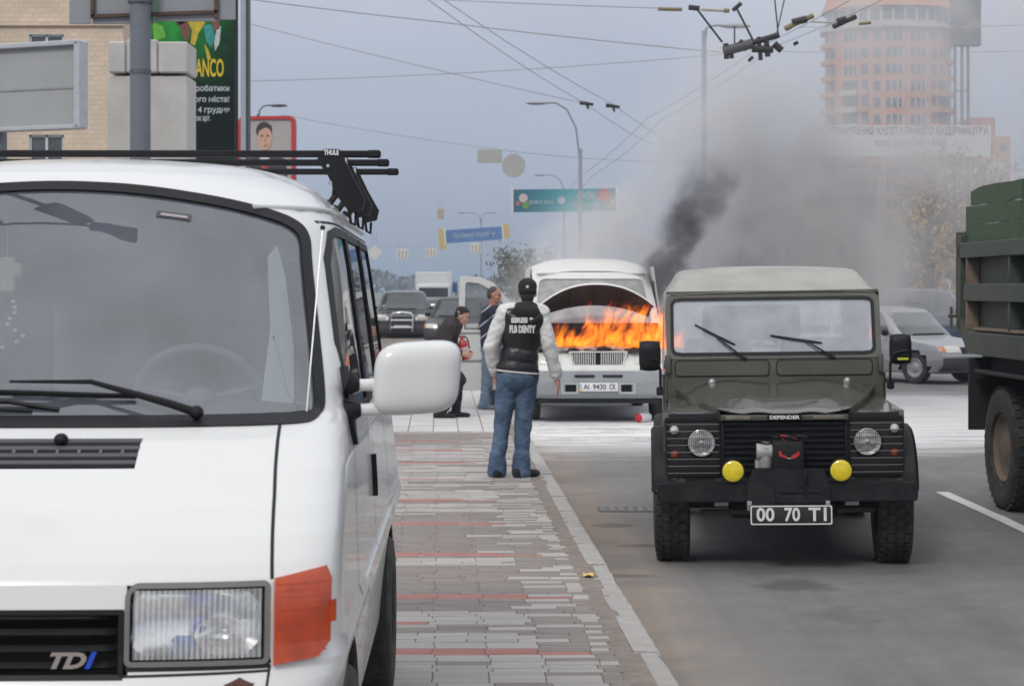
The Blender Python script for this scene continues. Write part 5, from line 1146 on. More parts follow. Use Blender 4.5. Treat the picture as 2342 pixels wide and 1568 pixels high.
# bonnet propped open: sooty underside faces us
def bon2(a, c, o=0.0):                  # c=0 front edge (up), c=1 hinge
    s_ = 2 * a - 1; fz = 1.865 - .31 * abs(s_) ** 2.3; hz = 1.575 - .16 * abs(s_) ** 2; x0, x1 = .80 * s_, .76 * s_
    return Vector((lerp(x0, x1, c), lerp(.42, .98, c) + o, lerp(fz, hz, c) + .05 * math.sin(math.pi * c) + o * .8))
b_ = B(); b_.grid(lambda a, c: bon2(a, c), 40, 12); bn = b_.obj('bonnet', soot_under, bmini, smooth=60)
b_ = B(); b_.grid(lambda a, c: bon2(a, c, .03), 40, 12)
b_.strip([bon2(i / 40, 0) for i in range(41)], [bon2(i / 40, 0, .03) for i in range(41)], closed=False); b_.obj('bonnet_skin', white_soot, bn, smooth=60)
for x_ in (-.35, 0, .35):
    b_ = B(); b_.tube([bon2(.5 + x_ * .6, c, -.012) for c in (.1, .4, .7, .95)], .018, 6); b_.obj('bonnet_rib', soot_under, bn, smooth=60)
# cab: screen, pillars, roof and body
def cab(a, c):                           # roof dome: c front to back
    s_ = 2 * a - 1; v = lerp(1.75, 5.0, c); top = 2.25 - .19 * (1 - min(1, c / .28)) ** 2; k = abs(s_)
    x_ = (.84 + .0 * c) * s_; z = top - .13 * k ** 3.5
    return Vector((x_, v, z))
b_ = B(); b_.grid(cab, 30, 30); b_.obj('roof', white_soot, bmini, smooth=60)
def scr(u, w_, o=0.0): return Vector((u * lerp(1.06, .92, (w_ - 1.25) / .78), 1.02 + (w_ - 1.25) * .92 + .10 * (u / .85) ** 2 - o, w_))
b_ = B(); b_.patch(rrect(-.80, .80, 1.29, 1.96, .07), lambda a, c, t=0: scr(a, c), .12); b_.obj('windscreen', glass('smoked_screen', (.45, .46, .47), 2.2, .05, .55, (.55, .54, .53)), bmini, smooth=60)
b_ = B(); ring(b_, densify(rrect(-.90, .90, 1.22, 2.045, .1), .05), densify(rrect(-.79, .79, 1.30, 1.95, .07), .05), scr, .02, -.06); b_.obj('screen_frame', white_soot, bmini, smooth=40)
b_ = B(); b_.patch(rrect(-.88, .88, 1.20, 1.33, .02), lambda a, c, t=0: scr(a, c, .026), .1); b_.obj('burnt_cowl', char, bmini, smooth=60)
bq('visor_rib', (0, 1.80, 2.03), (1.55, .10, .03), white_soot, None, .01)
for s_ in (-1, 1):
    y0 = 2.1 if s_ < 0 else 1.1; b_ = B()
    b_.grid(lambda a, c: (lambda v, w_: Vector((s_ * interp([(.4, .95), (.8, .985), (1.2, .97), (2.1, .845)], w_), v, w_)))(lerp(y0, 5.0, a), lerp(.42, 2.12, c)), 20, 14, skip=lambda a, c: .48 < c < .88 and .06 < a < .95); b_.obj('side_wall', white_soot, bmini, smooth=60)
    b_ = B(); b_._add([(s_ * .955, y0 + .15, 1.23), (s_ * .955, 4.9, 1.23), (s_ * .87, 4.9, 1.92), (s_ * .87, y0 + .2, 1.92)], [(0, 1, 2, 3)]); b_.obj('side_window', glass_side, bmini)
bq('scorched_cowl', (0, 1.0, 1.16), (1.72, .10, .24), char, None, .03)
bq('rear_wall', (0, 5.0, 1.25), (1.7, .05, 1.7), white_soot); bq('cab_bulkhead', (0, 1.15, .95), (1.75, .06, .60), char)
for x_ in (-.45, .45): bq('seat', (x_, 2.35, 1.2), (.5, .14, .7), seat_m, None, .04)
for s_ in (-1, 1):
    for v_ in (.78, 4.1): wheel(bmini, (s_ * .86, v_, .335), .335, .20, .20, s_)
# open front door
dr = bpy.data.objects.new('open_door', None); COL.objects.link(dr); dr.parent = bmini; dr.location = (-.955, 1.30, 0); dr.rotation_euler = (0, 0, R(12))
DO = [(-.02, .40), (-.02, 1.18), (-.22, 1.62), (-.46, 1.89), (-.66, 1.975), (-.90, 1.99), (-.93, 1.96), (-.96, 1.2), (-.95, .46), (-.90, .38)]
DI = [(-.10, 1.22), (-.28, 1.56), (-.48, 1.79), (-.66, 1.885), (-.84, 1.905), (-.86, 1.88), (-.88, 1.30), (-.86, 1.25)]
b_ = B(); lo = DO[1:8]; door_in = M('door_inner', (.66, .66, .65), .5, var=.06, vs=3, dirt=(.4, .39, .37), dirt_amt=.3)
b_.prism([(-.02, .40), (-.02, 1.22), (-.96, 1.24), (-.95, .46), (-.90, .38)], lambda a, c, d: Vector((a, d, c)), -.03, .03); b_.obj('door_panel', door_in, dr)
b_ = B()
fo = [(-.02, 1.215), (-.22, 1.62), (-.46, 1.89), (-.66, 1.975), (-.90, 1.99), (-.94, 1.95), (-.96, 1.235)]; fi = [(-.12, 1.215), (-.29, 1.56), (-.49, 1.79), (-.67, 1.885), (-.84, 1.905), (-.865, 1.88), (-.885, 1.235)]
for d0, d1 in ((-.028, .028),):
    P3 = lambda q, d: Vector((q[0], d, q[1]))
    b_.strip([P3(q, d0) for q in fo], [P3(q, d0) for q in fi], closed=False); b_.strip([P3(q, d1) for q in fo], [P3(q, d1) for q in fi], closed=False); b_.strip([P3(q, d0) for q in fo], [P3(q, d1) for q in fo], closed=False); b_.strip([P3(q, d0) for q in fi], [P3(q, d1) for q in fi], closed=False)
b_.obj('window_frame', door_in, dr, smooth=40)
b_ = B(); b_._add([P3(q, 0) for q in fi], [tuple(range(len(fi)))]); b_.obj('door_glass', glass('door_glass', (.62, .64, .66), 1.9, .03, .22, (.5, .51, .53)), dr)
b_ = B(); b_.box((-.5, -.036, .80), (.86, .012, .03), .004); b_.box((-.5, -.036, 1.19), (.90, .015, .02), .004); stuff(b_.obj('door_moulding', mid_grey, dr))
for x_, c_, w_ in ((-.50, (.10, .25, .42), .10), (-.30, (.50, .40, .16), .09)): bq('door_sticker', (x_, -.0325, .86), (w_, .004, .05), M('sticker', c_, .6, var=.4, vs=40), dr, .001)
# red-capped white canister on the road
cn = thing('spent_canister', 'small white canister with red end lying on the road by the burning minibus', 'canister', PX(1468, 955, 27.3) * 1.0); cn.location.z = .0; cn.rotation_euler = (0, 0, R(20))
b_ = B(); b_.lathe([(0, -.12), (.055, -.12), (.062, -.10), (.062, .09), (.05, .12), (0, .12)], (.03, 0, .062), (1, .6, 0), 20); b_.obj('canister_body', knit_white, cn, smooth=40)
b_ = B(); b_.lathe([(0, -.155), (.04, -.15), (.058, -.128), (.058, -.118), (0, -.118)], (.03, 0, .062), (1, .6, 0), 20); b_.obj('red_cap', M('bright_red', (.55, .02, .03), .4), cn, smooth=40)
# ================================================================== GREEN TIPPER TRUCK
truck = thing('tipper_truck', 'green tipper truck with weathered plank extension and muddy twin wheels', 'truck', (3.98, 16.6, 0), .036)
tgreen = M('truck_green', (.050, .066, .052), .6, var=.15, vs=4, dirt=(.10, .088, .07), dirt_amt=.55, ds=3.5, bump=.1, bs=40)
plank_m = M('green_plank', (.058, .098, .050), .75, var=.22, vs=5, dirt=(.035, .045, .030), dirt_amt=.5, ds=3, bump=.4, bs=30, stretch=(3, 1, 14))
mud = M('dried_mud', (.20, .15, .115), .95, var=.3, vs=6, bump=.4, bs=40); mudrim = M('muddy_rim', (.17, .125, .095), .9, var=.3, vs=7, dirt=(.07, .06, .05), dirt_amt=.5)
def tb(name, c, d, mat, parent=None, bev=.006, rot=None): b_ = B(); b_.box(Vector(c), d, bev, rot, 1); return b_.obj(name, mat, parent or truck, smooth=40)
RE = 1.22; FE = -4.0; ln = RE - FE; my = (RE + FE) / 2
tb('side_plate', (.14, my, 1.76), (.03, ln, .94), tgreen); 
body_ = bpy.data.objects.new('tipper_body', None); COL.objects.link(body_); body_.parent = truck
tb('corner_post', (.045, RE - .06, 1.86), (.09, .12, .86), tgreen, body_)
tb('corner_post', (.02, RE - .015, 1.94), (.05, .03, .76), M('rusty_brown', (.085, .062, .05), .85, var=.3), body_)
tb('top_rail', (.06, my, 2.155), (.12, ln - .1, .13), tgreen, body_)
tb('side_rib', (.06, my - .1, 1.79), (.12, ln - .3, .15), tgreen, body_)
b_ = B(); b_.prism([(.0, 1.26), (.0, 1.44), (.125, 1.50), (.125, 1.26)], lambda a, c, d: Vector((a, d, c)), FE, RE - .38); b_.obj('lower_beam', tgreen, body_)
b_ = B(); b_.prism([(RE, 1.53), (RE - .38, 1.26), (RE - .38, 1.44), (RE - .12, 1.56)], lambda a, c, d: Vector((d, a, c)), .0, .12); b_.obj('sloped_gusset', tgreen, body_)
for k in range(4):
    y_ = RE - .30 - k * 1.3
    tb('rib_cheek', (.065, y_ + .06 * 0, 1.98), (.115, .03, .24), mud if k == 0 else tgreen, body_); tb('rib_cheek', (.065, y_, 1.58), (.115, .03, .29), mud if k == 0 else tgreen, body_)
tb('mud_ledge', (.066, my - .2, 1.475), (.11, ln - .6, .025), mud, body_)
for k, (z0, z1) in enumerate(((2.225, 2.375), (2.38, 2.54), (2.545, 2.70))):
    for j in range(3):
        y1 = RE - .06 - j * 1.72 - (.0 if k < 2 else .16 if j == 0 else 0)
        b_ = B(); n = 12
        for i in range(1): pass
        prof = lambda t: .004 * math.sin(t * 9 + k * 2 + j) + .002 * math.sin(t * 31 + j)
        vs_ = []
        for i in range(n + 1):
            y_ = lerp(y1, y1 - 1.70, i / n); dz = prof(i / n) + (-.03 * (1 - i / 2) if (i < 2 and k == 2 and j == 0) else 0)
            vs_ += [(.07, y_, z0 + .5 * prof(i / n + .3)), (.07, y_, z1 + dz), (.105, y_, z1 + dz), (.105, y_, z0 + .5 * prof(i / n + .3))]
        fs_ = [(0, 1, 2, 3), tuple(4 * n + q for q in (3, 2, 1, 0))]
        for i in range(n):
            for q in range(4): fs_.append((4 * i + q, 4 * i + (q + 1) % 4, 4 * i + 4 + (q + 1) % 4, 4 * i + 4 + q))
        b_._add(vs_, fs_); b_.obj('plank', plank_m, body_)
tb('tail_board', (1.2, RE - .03, 1.85), (2.3, .06, .95), tgreen, body_); tb('far_side_plate', (2.3, my, 1.9), (.05, ln, 1.1), tgreen, body_); tb('bed', (1.2, my, 1.32), (2.2, ln, .10), tgreen, body_)
b_ = B(); b_.tube([(.0, RE + .01, 1.58), (-.07, RE + .02, 1.58)], .014, 8); b_.tube([(-.04, RE + .02, 1.66), (-.04, RE + .02, 1.48)], .014, 8); b_.obj('tail_latch', M('latch_iron', (.09, .07, .055), .7, var=.3), truck, smooth=50)
tb('chassis_rail', (.80, my, 1.02), (.12, ln + 1, .28), matte_black); tb('mud_flap', (.22, .70, .92), (.50, .03, .62), matte_black); tb('subframe', (.6, my, 1.16), (.9, ln - .6, .16), matte_black)
tb('mudguard', (.20, -.5, 1.12), (.42, 2.2, .03), matte_black)
for v_ in (0, -1.26):
    for du in (.145, .49): 
        wheel(truck, (du + .03, v_, .505), .505, .27, .29, -1, rim_m=mudrim, seg=48, tread=0 if du > .3 else 40)
tb('axle', (.9, 0, .5), (1.2, .14, .14), matte_black, None, .03); tb('axle', (.9, -1.26, .5), (1.2, .14, .14), matte_black, None, .03)
for v_ in (-3.9,): wheel(truck, (.17, v_ - 1.0, .505), .505, .28, .29, -1, rim_m=mudrim)
tb('cab', (1.15, -5.6, 1.7), (2.2, 1.7, 1.9), tgreen, None, .08)
# ================================================================== CARS FURTHER DOWN THE STREET
def car_glass(): return bpy.data.materials.get('car_glass') or M('car_glass', (.035, .045, .05), .06, var=.1, spec=.8, coat=.6)
def road_car(name, label, loc, rot, paint, L_=4.2, Wd=1.65, Ht=1.45, kind='wagon', group=None, lamps=True):
    t_ = thing(name, label, {'pickup': 'pickup', 'wagon': 'car', 'suv': 'car', 'sedan': 'car'}[kind], loc, rot, group); h = Wd / 2; k = Ht / 1.45
    bn = .60 if kind != 'pickup' else .58
    hood = [(.22, .16), (.35, .02), (.52, 0), (.62, .03), (.70, .07), (.745, .16), (.80, .55), (.86, 1.02)] if kind != 'pickup' else [(.24, .14), (.36, .0), (.58, .0), (.66, .03), (.72, .06), (.755, .14), (.79, .5), (.83, .95)]
    scr_top = 1.52; Ft = [(a * k, b) for a, b in hood] + [(1.05 * k, 1.22), (1.28 * k, 1.42), (1.38 * k, scr_top), (1.42 * k, 1.75), (1.445 * k, 2.1)]
    Hh = [(.22 * k, h * .93), (.45 * k, h), (.62 * k, h), (.82 * k, h * .97), (.90 * k, h * .94), (1.1 * k, h * .86), (1.32 * k, h * .78), (1.40 * k, h * .70), (1.445 * k, h * .45)]
    Dt = [(.2, .35), (.8, .4), (.9, .35), (1.4 * k, .4)]; n_ = 3.8
    def fr(u, w_):
        f, hh, d = interp(Ft, w_), interp(Hh, w_), interp(Dt, w_); r = min(1, abs(u) / hh); return Vector((u, f + d * (1 - max(0, 1 - r ** n_) ** (1 / n_)), w_))
    def us(v, w_):
        f, hh, d = interp(Ft, w_), interp(Hh, w_), interp(Dt, w_); q = min(1, max(0, (v - f) / d)); rear = max(0, (w_ - .85 * k) / (.6 * k)) * .35 if kind != 'sedan' else max(0, (w_ - .85 * k) / (.6 * k)) * 1.2
        return hh * max(0, 1 - (1 - q) ** n_) ** (1 / n_)
    ws_ = sorted(set([a for a, _ in Ft] + [a for a, _ in Hh] + [.22 * k + i * .03 for i in range(int(1.2 * k / .03))])); ws_ = [x for x in ws_ if x <= 1.445 * k]
    b_ = B(); NBc, NSc = 22, 30
    for sg in (1, -1):
        rows_ = []
        for w_ in ws_:
            hh = interp(Hh, w_); v0 = interp(Ft, w_) + interp(Dt, w_); vr = L_ - max(0, (w_ - .85 * k)) * (.55 if kind in ('wagon', 'suv') else 1.2 if kind == 'sedan' else 0)
            if kind == 'pickup' and w_ > 1.02 * k: vr = 3.35
            r_ = [fr(hh * (1 - (1 - i / NBc) ** 1.9), w_) for i in range(NBc + 1)] + [Vector((us(lerp(v0, vr, i / NSc), w_), lerp(v0, vr, i / NSc), w_)) for i in range(1, NSc + 1)] + [Vector((0, vr + .03, w_))]
            rows_.append([b_.bm.verts.new((sg * p.x, p.y, p.z)) for p in r_])
        for j in range(len(rows_) - 1):
            for i in range(len(rows_[0]) - 1):
                cc = (rows_[j][i].co + rows_[j + 1][i + 1].co) / 2
                if any((cc.y - va) ** 2 + (cc.z - .30) ** 2 < .35 ** 2 and abs(cc.x) > h * .6 for va in (.82, L_ - .95)): continue
                try: b_.bm.faces.new((rows_[j][i], rows_[j][i + 1], rows_[j + 1][i + 1], rows_[j + 1][i]))
                except ValueError: pass
        if sg == 1: top_a = rows_[-1]
        else: 
            try: b_.bm.faces.new(top_a + rows_[-1][::-1])
            except ValueError: pass
    bmesh.ops.remove_doubles(b_.bm, verts=b_.bm.verts[:], dist=.002); b_.obj('body', paint, t_, smooth=40)
    def frn(u, w_, o=0.0): 
        n = nrm(fr, u, w_); n = -n if n.y > 0 else n; return fr(u, w_) + n * o
    hu = interp(Hh, 1.1 * k)
    pl_ = [(-hu * .98, .90 * k), (hu * .98, .90 * k), (hu * .86, 1.33 * k), (-hu * .86, 1.33 * k)]
    b_ = B(); b_.patch(pl_, lambda a, c, t=0: frn(a, c, .008), .08); b_.obj('windscreen', car_glass(), t_, smooth=60)
    b_ = B(); b_.tube([frn(lerp(-h * .6, h * .5, i / 6), .91 * k, .02) for i in range(7)], .012, 5); b_.obj('wiper', matte_black, t_)
    for sg in (1, -1):
        sds = [((1.42, .92), (2.05, .92), (2.02, 1.33), (1.72, 1.33)), ((2.12, .92), (2.85, .92), (2.85, 1.33), (2.10, 1.33))] + ([((2.95, .92), (3.75, .92), (3.55, 1.33), (2.95, 1.33))] if kind in ('wagon', 'suv') else [])
        for pl_ in sds:
            b_ = B(); b_.patch([(a, c * k) for a, c in pl_], lambda a, c, t=0: Vector((sg * (us(a, c) + .008), a, c)), .15); b_.obj('side_window', car_glass(), t_, smooth=60)
        b_ = B(); b_.patch([(sg * a, c) for a, c in [(h * .50, .60 * k), (h * .90, .60 * k), (h * .88, .715 * k), (h * .50, .705 * k)][::sg]], lambda a, c, t=0: frn(a, c, .01), .05); b_.obj('headlight', lamp_lens, t_, smooth=60)
        b_ = B(); b_.patch([(sg * a, c) for a, c in [(h * .88, .60 * k), (h * .965, .61 * k), (h * .96, .70 * k), (h * .88, .71 * k)][::sg]], lambda a, c, t=0: frn(a, c, .01), .05); b_.obj('indicator', M('far_amber', (.55, .22, .08), .3) if 'far_amber' not in bpy.data.materials else sub('far_amber'), t_, smooth=60)
        b_ = B(); b_.box((sg * (h + .06), 1.45, .95 * k), (.16, .08, .12), .03); b_.obj('wing_mirror', black_plastic, t_, smooth=50)
        for va in (.82, L_ - .95): wheel(t_, (sg * (h - .11), va, .30 * (1.0 if kind != 'pickup' else 1.2)), .30 * (1.0 if kind != 'pickup' else 1.2), .19, .19, sg, seg=24)
    b_ = B(); b_.patch([(-h * .46, .57 * k), (h * .46, .57 * k), (h * .46, .69 * k), (-h * .46, .69 * k)], lambda a, c, t=0: frn(a, c, .008), .1); b_.obj('grille', matte_black, t_, smooth=60)
    b_ = B(); b_.patch([(-h * .92, .27 * k), (h * .92, .27 * k), (h * .95, .50 * k), (-h * .95, .50 * k)], lambda a, c, t=0: frn(a, c, t), .1, th=.03); b_.obj('bumper', dark_grey, t_, smooth=60)
    b_ = B(); b_.box((0, -.05, .42 * k), (.52, .012, .11)); b_.obj('number_plate', pl_white, t_)
    b_ = B(); b_.box((0, L_ / 2, .26), (Wd * .8, L_ * .85, .12)); b_.obj('underside', matte_black, t_)
    return t_, frn, h, k
silver = M('silver_paint', (.36, .365, .38), .32, metal=.35, var=.06, vs=3, dirt=(.25, .245, .24), dirt_amt=.35)
dark_paint = M('dark_blue_paint', (.030, .034, .042), .3, var=.1, coat=.4); grey_paint = M('grey_paint', (.14, .145, .155), .35, metal=.3); pale_paint = M('pale_paint', (.55, .56, .57), .35); deep_paint = M('deep_green_paint', (.035, .045, .045), .35)
# silver estate with roof rack, turning
c_, frn, h, k = road_car('silver_estate', 'silver estate car with roof rack and bare black bumper beyond the green truck', (8.75, 37.95, 0), R(40), silver, 4.25, 1.66, 1.46, 'wagon')
for y_ in (1.75, 2.9):
    b_ = B(); b_.box((0, y_, 1.52), (1.15, .05, .03), .008); b_.obj('rack_bar', dark_grey, c_)
for s_ in (-1, 1):
    b_ = B(); b_.tube([(s_ * .52, 1.6, 1.47), (s_ * .52, 1.75, 1.52), (s_ * .52, 3.4, 1.54), (s_ * .52, 3.7, 1.47)], .022, 6); b_.obj('rack_rail', dark_grey, c_, smooth=60)
b_ = B(); b_.box((-.45, 1.30, .99), (.13, .01, .10)); b_.obj('windscreen_permit', pl_white, c_)
# pickup with bull bar on the far pavement
c_, frn, h, k = road_car('pickup', 'dark pickup with chrome bull bar on the far pavement', (-3.66, 66.8, 0), R(1), dark_paint, 4.9, 1.80, 1.72, 'pickup')
b_ = B(); b_.tube([(-.36, -.12, .35), (-.36, -.14, .85), (-.30, -.14, .95), (0, -.14, .98), (.30, -.14, .95), (.36, -.14, .85), (.36, -.12, .35)], .038, 8); b_.obj('bull_bar', chrome, c_, smooth=60)
for z_ in (.48, .72):
    b_ = B(); b_.tube([(-.36, -.14, z_), (.36, -.14, z_)], .034, 8); b_.obj('bull_bar_rail', chrome, c_, smooth=60)
b_ = B(); b_.box((-.62, 1.20, 1.15), (.16, .02, .12)); b_.obj('windscreen_permit', M('pale_green_permit', (.5, .62, .55), .6), c_)
for s_ in (-1, 1):
    b_ = B(); b_.box((s_ * .68, .04, .80), (.34, .06, .20), .03); b_.obj('lamp_cluster', lamp_lens, c_, smooth=50)
    b_ = B(); b_.box((s_ * 1.0, 1.35, 1.18), (.22, .12, .15), .04); b_.obj('chrome_mirror', chrome, c_, smooth=50)
road_car('grey_car', 'grey saloon parked beside the dark pickup', (-2.55, 72, 0), R(2), grey_paint, 4.3, 1.7, 1.44, 'sedan')
road_car('dark_car', 'dark green car parked behind the crouching man', (-1.75, 58, 0), R(-6), deep_paint, 4.3, 1.7, 1.55, 'suv')
road_car('pale_hatchback', 'pale hatchback beyond the silver estate, roof showing above it', (12.9, 62, 0), R(60), pale_paint, 4.0, 1.65, 1.48, 'wagon')
road_car('grey_estate', 'light grey estate queued behind the pale hatchback', (15.3, 68, 0), R(75), silver, 4.3, 1.68, 1.50, 'wagon')
road_car('navy_suv', 'navy off-roader beyond the truck, taller than the cars around it', (14.2, 58, 0), R(80), M('navy_paint', (.06, .075, .11), .35), 4.5, 1.8, 1.78, 'suv')
road_car('blue_grey_car', 'blue grey car behind the canvas roof of the off-road car', (10.4, 60, 0), R(50), grey_paint, 4.2, 1.68, 1.45, 'sedan')
# white box lorry far down the street
lr = thing('box_lorry', 'white box lorry far down the street above the grey saloon', 'lorry', (-4.6, 118, 0), .03)
b_ = B(); b_.box((0, 3.4, 1.75), (2.2, 4.4, 1.9), .04); b_.obj('cargo_box', pale_paint, lr); b_ = B(); b_.box((0, .6, 1.25), (2.0, 1.5, 1.5), .12, seg=2); b_.obj('cab', pale_paint, lr, smooth=50); b_ = B(); b_.box((0, -.155, 1.5), (1.7, .02, .55), .0); b_.obj('windscreen', car_glass(), lr)
for s_ in (-1, 1):
    for v_ in (.7, 4.4): wheel(lr, (s_ * .85, v_, .4), .4, .22, .22, s_, seg=20)
# ================================================================== LEFT BACKGROUND
# beige block of flats
bY = 60.0; bs_ = FPX / bY
tan_brick, t, N, L, b = node_mat('tan_brick')
co = N('ShaderNodeTexCoord').outputs['Object']; mp_ = N('ShaderNodeMapping'); mp_.inputs['Rotation'].default_value = (R(90), 0, 0); L(co, mp_.inputs[0])
bt_ = N('ShaderNodeTexBrick'); L(mp_.outputs[0], bt_.inputs[0]); bt_.inputs['Scale'].default_value = 1.0; bt_.inputs['Brick Width'].default_value = .27; bt_.inputs['Row Height'].default_value = .145; bt_.inputs['Mortar Size'].default_value = .012
bt_.inputs['Color1'].default_value = (.62, .50, .385, 1); bt_.inputs['Color2'].default_value = (.68, .555, .43, 1); bt_.inputs['Mortar'].default_value = (.54, .44, .345, 1)
nn = mrange(N, L, noise(N, L, co, .5, 5), .3, .7, .9, 1.1); L(mixc(N, L, 1.0, bt_.outputs[0], nn, 'MULTIPLY'), b.inputs['Base Color']); b.inputs['Roughness'].default_value = .9
flat = thing('apartment_block', 'beige brick apartment block behind the grey billboard', 'building', (0, bY, 0))
xr = PX(282, 0, bY).x; b_ = B()
wins = []
for zt in [PX(0, 308, bY).z - 3.0 * k for k in (-3, -2, -1, 0, 1)]:
    for x_ in [PX(65, 0, bY).x - 3.1 * k for k in range(5)]: wins.append((x_, x_ + 1.05, zt - 1.5, zt))
xs = sorted(set([xr - 16, xr] + [w_[0] for w_ in wins] + [w_[1] for w_ in wins])); zs = sorted(set([0, 19] + [w_[2] for w_ in wins] + [w_[3] for w_ in wins]))
for i in range(len(xs) - 1):
    for j in range(len(zs) - 1):
        cx_, cz_ = (xs[i] + xs[i + 1]) / 2, (zs[j] + zs[j + 1]) / 2
        if any(w_[0] < cx_ < w_[1] and w_[2] < cz_ < w_[3] for w_ in wins): continue
        b_._add([(xs[i], 0, zs[j]), (xs[i + 1], 0, zs[j]), (xs[i + 1], 0, zs[j + 1]), (xs[i], 0, zs[j + 1])], [(0, 1, 2, 3)])
b_._add([(xr, 0, 0), (xr, 12, 0), (xr, 12, 19), (xr, 0, 19)], [(0, 1, 2, 3)]); b_._add([(xr - 16, 0, 19), (xr, 0, 19), (xr, 12, 19), (xr - 16, 12, 19)], [(0, 1, 2, 3)]); b_.obj('wall', tan_brick, flat)
wfm = M('window_white', (.62, .62, .60), .6); wgl = M('far_window_glass', (.075, .085, .10), .12, var=.3, vs=2, spec=.8)
for w_ in wins:
    b_ = B(); cx_, cz_ = (w_[0] + w_[1]) / 2, (w_[2] + w_[3]) / 2
    for s_ in (-1, 0, 1): b_.box((cx_ + s_ * .49, .12, cz_), (.07, .06, 1.5))
    for s_ in (-1, 1): b_.box((cx_, .12, cz_ + s_ * .715), (1.05, .06, .07))
    wo_ = b_.obj('window', wfm, flat); b_ = B(); b_._add([(w_[0], .15, w_[2]), (w_[1], .15, w_[2]), (w_[1], .15, w_[3]), (w_[0], .15, w_[3])], [(0, 1, 2, 3)]); b_.obj('pane', wgl, wo_)
b_ = B(); b_.box((xr - 8, -.04, PX(0, 130 / 2.4, bY).z), (16.1, .12, .14)); b_.obj('string_course', tan_brick, flat)
# concrete pylon
pyl = thing('concrete_pylon', 'pale concrete pylon of stacked blocks behind the steel post', 'pylon', PX(348, 0, 30) * 1.0); pyl.location.z = .1
pale_conc = M('pale_concrete', (.50, .49, .47), .9, var=.10, vs=2.5, dirt=(.36, .35, .33), dirt_amt=.4, ds=1.6, bump=.2, bs=30)
def zz(y, Y): return PX(0, y, Y).z - .1
sc3 = 30 / FPX
b_ = B(); b_.box((0, 0, (zz(180, 30)) / 2), (182 * sc3, .8, zz(180, 30)), .02); b_.obj('shaft_block', pale_conc, pyl)
for x0, x1, y0, y1 in ((262, 300, 103, 174), (302, 372, 99, 174), (374, 440, 104, 174)):
    b_ = B(); b_.box((((x0 + x1) / 2 - 348) * sc3, -.03, (zz(y0, 30) + zz(y1, 30)) / 2), ((x1 - x0) * sc3, .86, zz(y0, 30) - zz(y1, 30)), .02); b_.obj('cap_block', pale_conc, pyl)
for x_ in (349,):
    b_ = B(); b_.box(((x_ - 348) * sc3, -.402, zz(265, 30)), (.02, .004, 1.1)); b_.obj('block_joint', M('joint_grey', (.3, .295, .285), .9), pyl)
# steel post with the back of a road sign
post = thing('steel_sign_post', 'thick blue grey steel post carrying the back of a road sign', 'sign post', PX(321, 0, 22) * 1.0); post.location.z = .1
post_m = M('blue_grey_steel', (.155, .175, .205), .45, var=.08, vs=4, dirt=(.11, .11, .11), dirt_amt=.3); panel_m = M('sign_back', (.27, .285, .31), .5, var=.08, vs=3); rusty = M('rusty_angle', (.10, .065, .045), .9, var=.4, vs=14)
s2 = 22 / FPX; b_ = B(); b_.cyl((0, 0, 0), (0, 0, 7.5), 23.5 * s2, 23.5 * s2, 28); b_.obj('post', post_m, post, smooth=40)
b_ = B(); b_.cyl((0, 0, zz(170, 22)), (0, 0, zz(160, 22)), 25 * s2, 25 * s2, 28); b_.obj('clamp_band', M('band_steel', (.10, .105, .115), .5), post, smooth=40)
b_ = B(); b_.cyl((0, 0, zz(8, 22)), (0, 0, zz(-6, 22)), 28 * s2, 28 * s2, 28); b_.obj('clamp_band', sub('band_steel'), post, smooth=40)
for x0, x1, y0 in ((150, 200, 50), (203, 345, 50), (348, 490, 44), (493, 533, 40)):
    b_ = B(); b_.box((((x0 + x1) / 2 - 321) * s2, .20, (zz(y0, 22) + 7.2) / 2), ((x1 - x0) * s2, .03, 7.2 - zz(y0, 22)), .004); b_.obj('sign_panel', panel_m, post)
for a, c in (((205, 36), (490, 16)), ):
    b_ = B(); b_.box(((348 - 321) * s2, .16, zz(28, 22)), (290 * s2, .05, .035), .0, Matrix.Rotation(-.035, 3, 'Y')); b_.obj('angle_iron', rusty, post)
for x_ in (205, 490): 
    b_ = B(); b_.box(((x_ - 321) * s2, .16, zz(28, 22) + 1.0), (.04, .05, 2.1)); b_.obj('angle_iron', rusty, post)
# blank billboard seen from behind
bb = thing('blank_billboard', 'blank grey billboard back with light metal frame', 'billboard', PX(192, 0, 27) * 1.0); bb.location.z = .1; bb.rotation_euler = (0, 0, R(-24))
z0, z1 = zz(294, 27), zz(95, 27); b_ = B(); b_.box((-1.5, 0, (z0 + z1) / 2), (2.9, .10, z1 - z0 - .08)); b_.obj('backing_sheet', M('billboard_back', (.36, .375, .385), .6, var=.06, vs=1.5), bb)
fm_ = M('billboard_frame', (.50, .52, .56), .4, metal=.2)
for c_, d_ in (((-.03, -.03, (z0 + z1) / 2), (.10, .2, z1 - z0)), ((-1.5, -.03, z1 - .02), (3.0, .2, .07)), ((-1.5, -.03, z0 + .02), (3.0, .2, .06)), ((-2.97, -.03, (z0 + z1) / 2), (.10, .2, z1 - z0))):
    b_ = B(); b_.box(c_, d_, .01); b_.obj('frame_bar', fm_, bb)
b_ = B(); b_.box((-1.5, -.055, (z0 + z1) / 2 - .03), (2.8, .012, .03)); b_.obj('sheet_seam', M('seam', (.30, .31, .32), .6), bb)
b_ = B(); b_.cyl((-1.5, .1, 0), (-1.5, .1, z0), .12, .12, 16); b_.obj('leg', post_m, bb, smooth=40)
